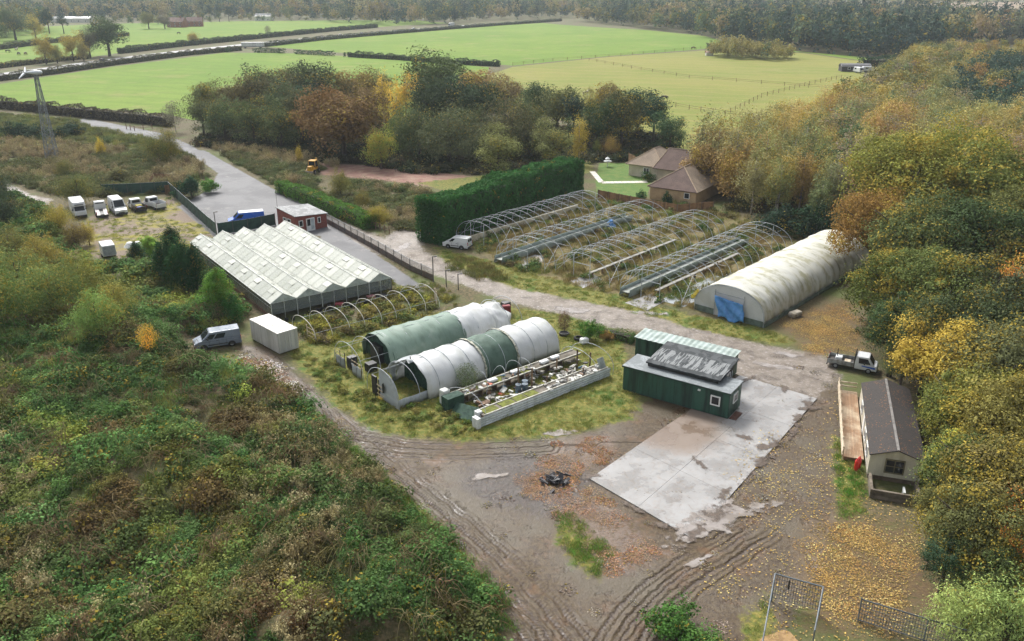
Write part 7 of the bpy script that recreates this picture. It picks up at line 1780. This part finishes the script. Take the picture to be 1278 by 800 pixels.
for k, (px, py, h, c) in enumerate(((30, 385, 7.5, (104, 116, 58)), (70, 405, 6.5, (112, 122, 60)), (5, 430, 7.0, (92, 106, 52)), (105, 375, 5.0, (122, 118, 56)), (128, 440, 5.4, (118, 136, 64)), (55, 350, 5.4, (130, 116, 60)), (20, 345, 6.0, (110, 112, 60)), (150, 410, 4.2, (140, 132, 64)))):
    shrub(px, py, h, 1.15, c, .1 + .05 * (k % 3), ['tall olive willow in the left thicket', 'broad feathery bush above the brambles', 'dark green willow at the thicket margin', 'yellowish bush below the yard shrubs', 'light green feathery bush with pale tips', 'golden brown bush beside the grassy path', 'olive bush at the path end', 'straw coloured bush above the orange sapling'][k], 'willow', 'willow_bush')
shrub(425, 247, 5.2, .85, (106, 102, 53), .1, 'olive bush behind the laurel hedge', 'willow', 'willow_bush'); shrub(474, 283, 3.8, .9, (151, 134, 58), .3, 'straw yellow bush by the track junction', 'willow', 'willow_bush')
shrub(455, 262, 3.6, .9, (113, 99, 51), .15, 'brownish bush between laurel and tall hedge', 'willow', 'willow_bush'); shrub(374, 205, 4.2, .35, (184, 152, 56), .5, 'slender yellow sapling beside the digger', 'willow', 'sapling')
for px, py, h, lb in ((20, 172, 4.5, 'dark conifer shrub at the end of the field hedge'), (45, 172, 4.0, 'dark rounded conifer shrub beside the mast'), (90, 170, 4.2, 'dark evergreen shrub below the lane'), (70, 174, 3.6, 'low dark evergreen behind the mast base')):
    shrub(px, py, h, 1.3, (50, 66, 46), 0, lb, 'shrub', 'evergreen_shrub')
shrub(840, 795, 2.2, 1.3, (70, 100, 42), .02, 'leafy green bramble mound at the mud edge'); shrub(880, 815, 2.0, 1.2, (84, 104, 46), .05, 'low green mound by the rutted track')
shrub(800, 252, 2.6, .6, (52, 76, 42), 0, 'upright dark shrub at the lawn corner'); shrub(832, 258, 3.4, .45, (44, 70, 40), 0, 'small conifer against the tan bungalow wall')
shrub(808, 226, 2.4, .8, (60, 86, 40), 0, 'rounded evergreen at the white path end'); shrub(762, 196, 5.0, .8, (150, 112, 66), .3, 'rusty garden tree behind the lawn', 'willow', 'garden_tree'); shrub(745, 194, 4.0, .5, (120, 128, 62), .1, 'narrow pale tree by the hedge end', 'willow', 'garden_tree')
BARE = bare_mesh()
for px, py, s_, lb in ((220, 165, .95, 'bare grey tree at the edge of the copse'), (335, 45, .9, 'small leafless tree in the roadside hedge')):
    x, y = G(px, py); t = empty('bare_tree', (x, y), 1.0, lb, 'tree'); put('branches', BARE, t, scale=(s_,) * 3); c = lin(128, 122, 104); put('crown', KINDS['wispy'][0][0], t, (0, 0, 1.5 * s_), (0, 0, 0), (2.4 * s_, 2.4 * s_, 3.2 * s_), color=(*c[:3], 0))

# ------------------------------------------------------------------ copse in the middle
def tl(a, b): return f'{a} {b}'
COP = [ # px, py, height, width, kind, colour, autumn, label
 (476, 211, 8.6, .85, 'round', (136, 138, 58), .25, 'small yellow green lollipop tree standing before the copse'),
 (622, 216, 9.0, 1.25, 'round', (116, 116, 66), .05, 'rounded olive tree at the copse front'),
 (690, 210, 9.5, 1.1, 'round', (104, 106, 62), .1, 'grey green tree beside the tall hedge'),
 (722, 205, 9.0, .8, 'birch', (150, 124, 60), .5, 'golden brown tree at the copse corner'),
 (560, 205, 11, 1.2, 'willow_t', (98, 98, 66), 0, 'grey feathery willow in the copse front'),
 (525, 200, 11, 1.0, 'willow_t', (90, 96, 62), 0, 'dull green willow behind the lollipop tree'),
 (640, 196, 12, 1.1, 'willow_t', (100, 96, 66), 0, 'twiggy grey tree behind the rounded olive tree'),
 (430, 200, 13, 1.2, 'oak', (112, 84, 58), .0, 'copper brown oak beside the red dirt road'),
 (405, 192, 13, 1.0, 'oak', (120, 88, 58), .05, 'russet oak left of the copper oak'),
 (455, 185, 13, .9, 'oak', (110, 88, 60), .1, 'brown oak deep in the copse'),
 (352, 186, 10.5, 1.0, 'round', (92, 100, 62), 0, 'grey green tree at the lane side'),
 (318, 180, 11, 1.0, 'round', (96, 100, 60), .05, 'green tree with bare twigs by the lane'),
 (282, 176, 10.5, 1.0, 'round', (92, 98, 62), 0, 'dull green tree at the copse left flank'),
 (255, 170, 10, .9, 'round', (104, 104, 66), 0, 'pale green tree ending the copse'),
 (300, 160, 12, 1.0, 'oak', (98, 88, 60), .1, 'brownish tree behind the lane trees'),
 (345, 160, 13, 1.1, 'oak', (88, 82, 58), .1, 'dark brown green oak over the lane trees'),
 (330, 148, 13, 1.0, 'oak', (74, 80, 52), .1, 'dark oak against the pasture'),
 (265, 155, 11, .9, 'oak', (100, 104, 62), .1, 'green oak on the pasture corner'),
 (385, 165, 13, 1.0, 'pine', (60, 78, 58), 0, 'dark pine within the copse'),
 (400, 150, 14, 1.1, 'oak', (86, 90, 58), .05, 'broad green oak at the copse top'),
 (370, 145, 13, 1.0, 'oak', (96, 86, 58), .15, 'brown green oak above the pines'),
 (440, 150, 13, 1.2, 'oak', (120, 94, 60), .15, 'pinkish brown oak near the pasture'),
 (480, 160, 13, .9, 'birch', (186, 140, 60), .7, 'golden birch in the copse middle'),
 (498, 178, 12, .8, 'birch', (196, 146, 56), .8, 'bright orange yellow birch between dark oaks'),
 (508, 155, 13, .9, 'birch', (178, 136, 64), .5, 'amber birch below the crown line'),
 (470, 145, 12, 1.0, 'oak', (110, 98, 62), .2, 'tan oak behind the golden birches'),
 (545, 140, 16, 1.25, 'oak', (88, 98, 58), .05, 'largest green oak topping the copse'),
 (565, 165, 13, 1.15, 'oak', (56, 68, 46), 0, 'very dark green oak in the copse centre'),
 (600, 172, 13, 1.1, 'oak', (58, 70, 48), 0, 'dark holm coloured tree right of centre'),
 (540, 172, 13, 1.0, 'oak', (62, 74, 48), 0, 'dark green crown behind the willows'),
 (600, 148, 13, 1.2, 'oak', (132, 98, 66), .2, 'russet pink oak behind the dark crowns'),
 (630, 158, 12, 1.0, 'oak', (112, 90, 62), .2, 'brown oak over the twiggy grey tree'),
 (655, 178, 11, 1.0, 'round', (88, 96, 58), 0, 'green tree behind the rounded olive tree'),
 (670, 165, 11, 1.0, 'oak', (76, 88, 56), 0, 'dark olive crown near the paddock'),
 (695, 172, 11, 1.0, 'oak', (96, 100, 60), .1, 'olive crown with yellow tips near the paddock'),
 (715, 180, 12, 1.0, 'pine', (52, 70, 54), 0, 'tall dark pine at the paddock side'),
 (735, 172, 11, .9, 'birch', (132, 122, 70), .3, 'pale birch beside the tall dark pine'),
 (745, 188, 10, 1.0, 'oak', (72, 84, 52), .1, 'green tree behind the garden trees'),
 (775, 185, 11, 1.0, 'oak', (84, 82, 52), .25, 'brown flecked tree over the garden'),
 (795, 175, 12, 1.1, 'oak', (58, 70, 48), .05, 'dark oak above the bungalow'),
 (815, 183, 11, 1.0, 'pine', (56, 76, 58), 0, 'dark pine beside the bungalow'),
 (835, 190, 9, 1.0, 'round', (76, 98, 66), 0, 'blue green tree behind the bungalow roof'),
 (755, 165, 11, .9, 'oak', (110, 92, 60), .3, 'russet tree at the paddock fence'),
 (580, 190, 10, 1.0, 'willow_t', (92, 94, 64), 0, 'grey willow clump at the copse base'),
 (660, 200, 9, .9, 'willow_t', (96, 98, 62), .05, 'pale grey willow by the twiggy tree'),
 (378, 180, 11, 1.0, 'oak', (84, 86, 58), .05, 'mixed green oak behind the grey lane tree'),
 (500, 192, 9, .8, 'round', (100, 112, 58), .1, 'light green small tree left of the willows'),
 (360, 172, 12, 1.0, 'oak', (90, 96, 62), .05, 'soft green tree between the lane trees'),
]
KINDS['willow_t'] = KINDS['willow']
for px, py, h, wd, kd, c, au, lb in COP:
    x, y = G(px, py); tree('copse_tree', kd, x, y, h * 1.15, wd, c, au, lb, 'tree', None, base_h=6.7 if kd == 'willow_t' else 10.0)
p = sample(GP([(240, 182), (330, 190), (420, 205), (520, 216), (650, 220), (735, 205), (850, 195), (830, 170), (700, 160), (500, 150), (300, 150)]), .4)
scatter('copse_undergrowth', on_ground(p), SBF, jit(pal(NR.random(len(p)), [(46, 54, 34), (62, 66, 40), (74, 60, 42)]), .2), .05, (1.0, 2.0), .1, 'dark undergrowth beneath the copse')
# roadside and far pasture trees
for px, py, h, wd, kd, c, au, lb in ((137, 70, 21, 1.05, 'oak', (74, 86, 58), .0, 'big dark oak by the road bend'), (113, 72, 15, .7, 'oak', (96, 90, 72), .05, 'thin grey tree beside the big oak'), (92, 76, 16, .8, 'round', (150, 124, 66), .4, 'golden tree in the roadside row'), (58, 80, 15, .8, 'round', (134, 116, 62), .4, 'yellow brown tree before the herd pasture'), (72, 79, 10, .8, 'round', (120, 112, 66), .2, 'small pale tree between the golden trees'), (105, 76, 10, .9, 'round', (136, 124, 76), .3, 'pale bushy tree at the road edge'), (242, 56, 9, 1.1, 'round', (150, 128, 82), .3, 'small tan tree in the roadside hedge'), (186, 36, 14, 1.1, 'oak', (108, 106, 70), .1, 'olive tree left of the farmhouse'), (206, 36, 12, 1.1, 'oak', (112, 104, 86), .0, 'greyish tree beside the farmhouse'), (20, 50, 20, 1.0, 'oak', (84, 94, 62), .1, 'large green tree at the herd pasture corner'), (-10, 55, 22, 1.0, 'oak', (76, 90, 58), .05, 'dark green tree behind the herd'), (45, 48, 18, .9, 'round', (150, 128, 66), .4, 'yellow tree topping the pasture wood'), (62, 42, 20, .9, 'pine', (44, 64, 48), 0, 'tall dark conifer by the white barn'), (80, 42, 15, 1.2, 'pine', (46, 66, 48), 0, 'squat dark conifer before the white barn'), (262, 27, 18, .8, 'pine', (48, 68, 54), 0, 'dark conifer above the brick houses'), (274, 27, 17, .8, 'pine', (46, 66, 54), 0, 'second dark conifer above the houses'), (286, 27, 17, .9, 'pine', (50, 70, 54), 0, 'broad dark conifer above the houses')):
    tpx('field_tree', kd, px, py, h, wd, c, au, lb)

# ------------------------------------------------------------------ wood on the right
HERO = [ # crown centre as surveyed in the photo, height, width, kind, colour, autumn, label
 (1132, 238, 17, 1.05, 'oak_near', (118, 118, 50), .35, 'huge golden green oak crown over the white tunnel end'),
 (1228, 242, 17, 1.1, 'oak_near', (108, 112, 52), .3, 'broad oak turning yellow, right of the golden oak'),
 (1182, 215, 17, 1.0, 'oak_near', (122, 120, 50), .4, 'bright topped oak between the two great oaks'),
 (1092, 288, 12, 1.0, 'oak_near', (136, 98, 54), .25, 'rusty leaved oak pressing on the polytunnel'),
 (1150, 305, 13.5, 1.05, 'oak_near', (86, 92, 50), .2, 'deep green oak in front of the golden oak'),
 (1225, 310, 14, 1.1, 'oak_near', (76, 86, 50), .1, 'dark crowned oak under the broad yellow oak'),
 (1280, 300, 14, 1.05, 'oak_near', (96, 96, 52), .2, 'olive oak at the wood interior'),
 (1118, 362, 11, 1.0, 'oak_near', (92, 94, 46), .35, 'olive oak beside the leaf covered bank'),
 (1172, 378, 11.5, 1.0, 'oak_near', (96, 98, 50), .3, 'yellow flecked oak behind the bank'),
 (1240, 385, 12, 1.05, 'ash_near', (78, 84, 56), .08, 'dark ash in the middle of the wood edge'),
 (1285, 385, 11, .9, 'oak_near', (198, 112, 52), .35, 'orange crowned oak by the dark ash'),
 (1120, 412, 9, .95, 'ash_near', (72, 84, 48), .12, 'dark green tree beyond the flatbed truck'),
 (1160, 430, 9.5, 1.0, 'ash_near', (80, 86, 52), .12, 'grey green tree in the bank above the flatbed'),
 (1192, 462, 9.5, 1.1, 'oak_near', (172, 130, 50), .5, 'bright yellow tree right of the flatbed truck'),
 (1128, 455, 6.0, .8, 'ash_near', (92, 98, 60), .1, 'low grey green tree overhanging the flatbed truck'),
 (1258, 470, 11, 1.0, 'oak_near', (98, 96, 62), .2, 'grey olive oak inside the wood'),
 (1235, 425, 11, 1.0, 'oak_near', (70, 78, 50), .05, 'shadowy green oak inside the wood'),
 (1194, 522, 8.5, 1.0, 'ash_near', (104, 108, 50), .18, 'yellow green ash above the mobile home'),
 (1240, 528, 9.5, 1.05, 'oak_near', (112, 108, 50), .28, 'golden tree behind the mobile home roof'),
 (1275, 540, 10, 1.0, 'oak_near', (112, 100, 54), .2, 'tawny oak deeper in the wood'),
 (1196, 580, 6.5, .95, 'ash_near', (156, 148, 56), .4, 'lemon leaved sapling at the mobile home corner'),
 (1234, 600, 8.0, 1.05, 'oak_near', (84, 88, 46), .15, 'brown gold oak right of the mobile home'),
 (1268, 610, 9, 1.05, 'oak_near', (98, 90, 50), .25, 'russet tree at the wood margin'),
 (1197, 640, 5.8, 1.0, 'oak_near', (92, 92, 50), .15, 'dark olive tree above the timber pen'),
 (1225, 665, 7.0, 1.0, 'oak_near', (98, 94, 52), .25, 'dull green oak behind the lemon sapling'),
 (1182, 700, 4.8, .95, 'ash_near', (62, 76, 54), .03, 'dark evergreen bush by the golden leaf carpet'),
 (1262, 672, 6.6, .85, 'oak_near', (200, 104, 50), .25, 'orange leaved tree beside the willow'),
 (1240, 710, 5.5, 1.0, 'ash_near', (88, 92, 54), .15, 'green thicket tree over the willow'),
 (1205, 765, 4.4, .95, 'willow', (150, 162, 86), .05, 'light green feathery willow over the mesh panels'),
 (1262, 758, 5.0, 1.05, 'willow', (142, 156, 84), .05, 'pale green willow with bare twigs'),
 (1310, 640, 9, 1.1, 'oak_near', (112, 98, 56), .3, 'brownish oak by the wood path'),
 (1320, 470, 11, 1.1, 'oak_near', (124, 106, 58), .35, 'amber oak deeper in the wood'),
 (1325, 330, 14, 1.1, 'oak_near', (100, 98, 54), .2, 'tall green oak deep in the wood')]
for cx, cy, h, wd, kd, c, au, lb in HERO:
    x, y = G(cx, cy, .58 * h if kd != 'willow' else .5 * h); tree('woodland_tree', kd, x, y, h, wd, c, au * .7, lb, base_h=6.7 if kd == 'willow' else 10.0)
for x, y, h, wd, lb in ((48, 131, 7.5, 1.7, 'dark green yew beyond the bare frames'), (43.5, 134, 6.5, 1.7, 'low dark yew at the frame ends'), (53, 128, 7.5, 1.6, 'dark evergreen beside the polytunnel far end')):
    tree('yew', 'shrub', x, y, h, wd * .6, (44, 60, 42), 0, lb, base_h=2.6)
WOOD = GP([(868, 236), (905, 262), (985, 280)]) + [(47, 138), (58, 133), (75, 130), (100, 124), (110, 100), (140, 100), (360, 330), (330, 420)] + GP([(1140, 84), (1128, 104), (1102, 122), (1080, 138), (1030, 168), (965, 196), (900, 212)])
cand = sample(WOOD, .3); order = np.argsort(np.hypot(cand[:, 0], cand[:, 1])); cand = cand[order]; keep = []
grid_ = {}
for q in cand:
    mind = 3.5 + .008 * max(0, q[1] - 130); k0 = (int(q[0] // 6), int(q[1] // 6)); ok = True
    for i in (-1, 0, 1):
        for j in (-1, 0, 1):
            for r_ in grid_.get((k0[0] + i, k0[1] + j), ()):
                if (r_[0] - q[0]) ** 2 + (r_[1] - q[1]) ** 2 < mind * mind: ok = False
    if ok and abs(q[0]) < q[1] * .66 + 5: grid_.setdefault(k0, []).append(q); keep.append(q)
keep = np.array(keep)
CONZ = GP([(1075, 200), (1130, 165), (1180, 118), (1290, 96), (1320, 190), (1290, 215), (1200, 205)])
CONZ = GP([(1160, 165), (1215, 105), (1300, 85), (1340, 150), (1300, 190), (1220, 185)])
MIDC = [((140, 130, 86), .12, 'birch', 'pale olive birch in the sloping wood'), ((164, 138, 84), .28, 'birch', 'golden birch in the sloping wood'), ((154, 114, 76), .18, 'birch', 'orange brown birch in the sloping wood'), ((116, 120, 80), .05, 'birch', 'soft green birch in the sloping wood'),
        ((130, 116, 98), .04, 'birch', 'bare grey brown birch in the sloping wood'), ((136, 132, 80), .12, 'birch', 'yellow green birch in the sloping wood'), ((84, 96, 60), .02, 'round', 'dark green broadleaf among the birches'), ((134, 102, 64), .15, 'round', 'rusty broadleaf among the birches')]
incon = sdpoly(keep[:, 0], keep[:, 1], CONZ) > 0
fn = fbm(keep[:, 0] / 16, keep[:, 1] / 16, 501, 3)
ind = 0; rest = []
for k, q in enumerate(keep):
    if incon[k] and random.random() < .88: c, au, kd, lb = (62, 82, 66), 0, 'pine', 'dark blue green pine in the conifer block of the wood'
    else:
        wts = [3, 2.6 + 3 * (fn[k] > .55), 1.8 + 3 * (fn[k] > .58), 2.6 + 3 * (fn[k] < .45), 1.8, 2.6, .9, .9]
        c, au, kd, lb = random.choices(MIDC, wts)[0]
    h = random.uniform(10.5, 14.0)
    if q[1] < 150: h = random.uniform(8, 12)
    if ind < 290: tree('woodland_tree', kd, q[0], q[1], h, random.uniform(.85, 1.15), c, au, lb, 'tree', lb.split(' in ')[0].split(' among ')[0] + ' trees on the slope'); ind += 1
    else: rest.append((q[0], q[1], h, c, au, kd))
def inst_src(kd, tri, leaf):
    out = []
    for _ in range(3):
        if kd == 'pine': tup = clumpy((0, 0, 5.0), (2.6, 2.6, 5.0), 26, tri // 26, leaf, (.3, .45), zmin=-.98, inner=.2, zsq=.9)
        elif kd == 'birch': tup = clumpy((0, 0, 5.4), (2.6, 2.6, 4.8), 40, tri // 40, leaf, (.18, .5), zmin=-.9, inner=.4, fill=.3, zsq=1.25)
        else: tup = clumpy((0, 0, 5.4), (3.6, 3.6, 4.3), 30, tri // 30, leaf, (.28, .45), zmin=-.9)
        out.append(source('far_crown', leaf_mesh('far_crown', *tup, LEAFI)))
    return out
IS = {'pine': inst_src('pine', 1100, .5), 'birch': inst_src('birch', 1800, .45), 'round': inst_src('round', 1200, .55)}
for kd in ('pine', 'birch', 'round'):
    a = [r_ for r_ in rest if r_[5] == kd]
    if a:
        P = np.array([(r_[0], r_[1], 0) for r_ in a]); scatter('sloping_woodland', P, IS[kd], jit(np.array([lin(*r_[3])[:3] for r_ in a]), .12), np.array([r_[4] for r_ in a]), np.array([r_[2] / 10 for r_ in a]), .02, 'continuing autumn wood of %s trees on the slope' % {'pine': 'dark pine', 'birch': 'birch', 'round': 'broadleaf'}[kd], zs=1)
# ------------------------------------------------------------------ far forest to the horizon
FS = {k: inst_src(k, t_, l_) for k, t_, l_ in (('pine', 240, 1.0), ('round', 260, 1.15))}
def forest(name, polys, sp, mix, h, label):
    """jittered rows, sparser with distance; mix: list of (kind, colour palette, weight)"""
    out = []
    for pl_ in polys:
        a = np.array(pl_); y = a[:, 1].min(); y1 = a[:, 1].max(); x0, x1 = a[:, 0].min(), a[:, 0].max()
        while y < y1:
            s = sp * (1 + max(0, y - 500) / 700); n = int((x1 - x0) / s) + 1
            px_ = x0 + (np.arange(n) + NR.uniform(-.4, .4, n)) * s; py_ = y + NR.uniform(-.5, .5, n) * s; out.append(np.stack([px_, py_], 1)[sdpoly(px_, py_, pl_) > 0]); y += s
    p = np.concatenate(out); p = p[np.abs(p[:, 0]) < p[:, 1] * .68 + 30]
    w_ = np.array([m_[2] for m_ in mix]); f = fbm(p[:, 0] / 70, p[:, 1] / 70, 601, 3); ch = (NR.random(len(p)) * .7 + f * .3 * 1.2) ; cum = np.cumsum(w_) / w_.sum(); kidx = np.searchsorted(cum, np.clip(NR.random(len(p)) * .55 + (f - .25) * .9, 0, .999))
    for i, (kd, pal_, _) in enumerate(mix):
        q = p[kidx == i]
        if len(q): scatter(name, np.concatenate([q, hz(q[:, 0], q[:, 1])[:, None]], 1), FS[kd], jit(pal(NR.random(len(q)), pal_), .15), .0 if kd == 'pine' else .08, (h * .075, h * .125), .02, label)
GREENS = [(78, 92, 66), (98, 106, 74), (112, 110, 78)]; AUT = [(142, 122, 84), (148, 128, 98), (126, 106, 84)]; DARKS = [(50, 70, 58), (60, 80, 64)]; GREYS = [(120, 112, 100), (128, 116, 100)]
forest('far_forest', [GP([(718, 27), (800, 36), (860, 43), (918, 56), (1000, 65), (1092, 73), (1120, 78), (1200, 60), (1330, 50), (1330, 36), (1200, 33), (1050, 26), (900, 16), (760, 18)])], 7.0, [('pine', DARKS, 5), ('round', GREENS, 2), ('round', AUT, 2.4)], 16, 'dark conifer forest edged with autumn trees behind the paddock')
forest('far_forest', [GP([(-160, 36), (40, 28.5), (180, 26.5), (300, 24.5), (380, 25.5), (470, 31), (540, 31.5), (620, 26), (720, 22.5), (760, 16), (900, 13), (900, 3), (-160, 3)])], 8.5, [('round', GREENS, 4), ('pine', DARKS, 3), ('round', AUT, 2.2), ('round', GREYS, 1.2)], 16, 'mixed autumn woodland along the horizon')
forest('far_forest', [GP([(900, 15), (1050, 24), (1180, 31), (1210, 22), (1250, 12), (1330, 10), (1330, 2), (900, 3)])], 21, [('round', GREENS, 3), ('round', AUT, 2), ('round', GREYS, 2.5)], 13, 'hazy hedgerow trees across the far valley')
forest('far_wood', [GP([(-140, 60), (-30, 52), (20, 46), (60, 40), (60, 33), (-140, 40)])], 9, [('round', GREENS, 3), ('round', AUT, 1)], 17, 'green wood beyond the grazing herd')
forest('young_plantation', [GP([(884, 69), (905, 66), (985, 72), (985, 76.5), (940, 75.5), (890, 72.5)])], 4.2, [('round', [(132, 124, 76), (150, 132, 82)], 3), ('round', GREENS, 1)], 7.5, 'young plantation strip in the paddock')
forest('garden_trees', [GP([(120, 34), (300, 29), (420, 27), (420, 24), (300, 25), (120, 29)])], 15, [('round', GREENS, 3), ('round', AUT, 2)], 9, 'garden trees around the far houses')

# ------------------------------------------------------------------ haze
def haze():
    m = MB().box(-3200, 3200, -140, 5200, -1.2, 60).build('haze', []); n = NT('haze_air'); n.t.nodes.clear()
    o_ = n.n('ShaderNodeOutputMaterial'); v = n.n('ShaderNodeVolumePrincipled'); v.inputs['Color'].default_value = (.80, .88, 1.0, 1); v.inputs['Density'].default_value = HAZE_D; v.inputs['Anisotropy'].default_value = .1
    n.t.links.new(v.outputs[0], o_.inputs['Volume']); m.data.materials.append(n.mat); tag(m, 'thin pale haze in the air', kind='stuff'); return m
HAZE_D = .00013
haze()
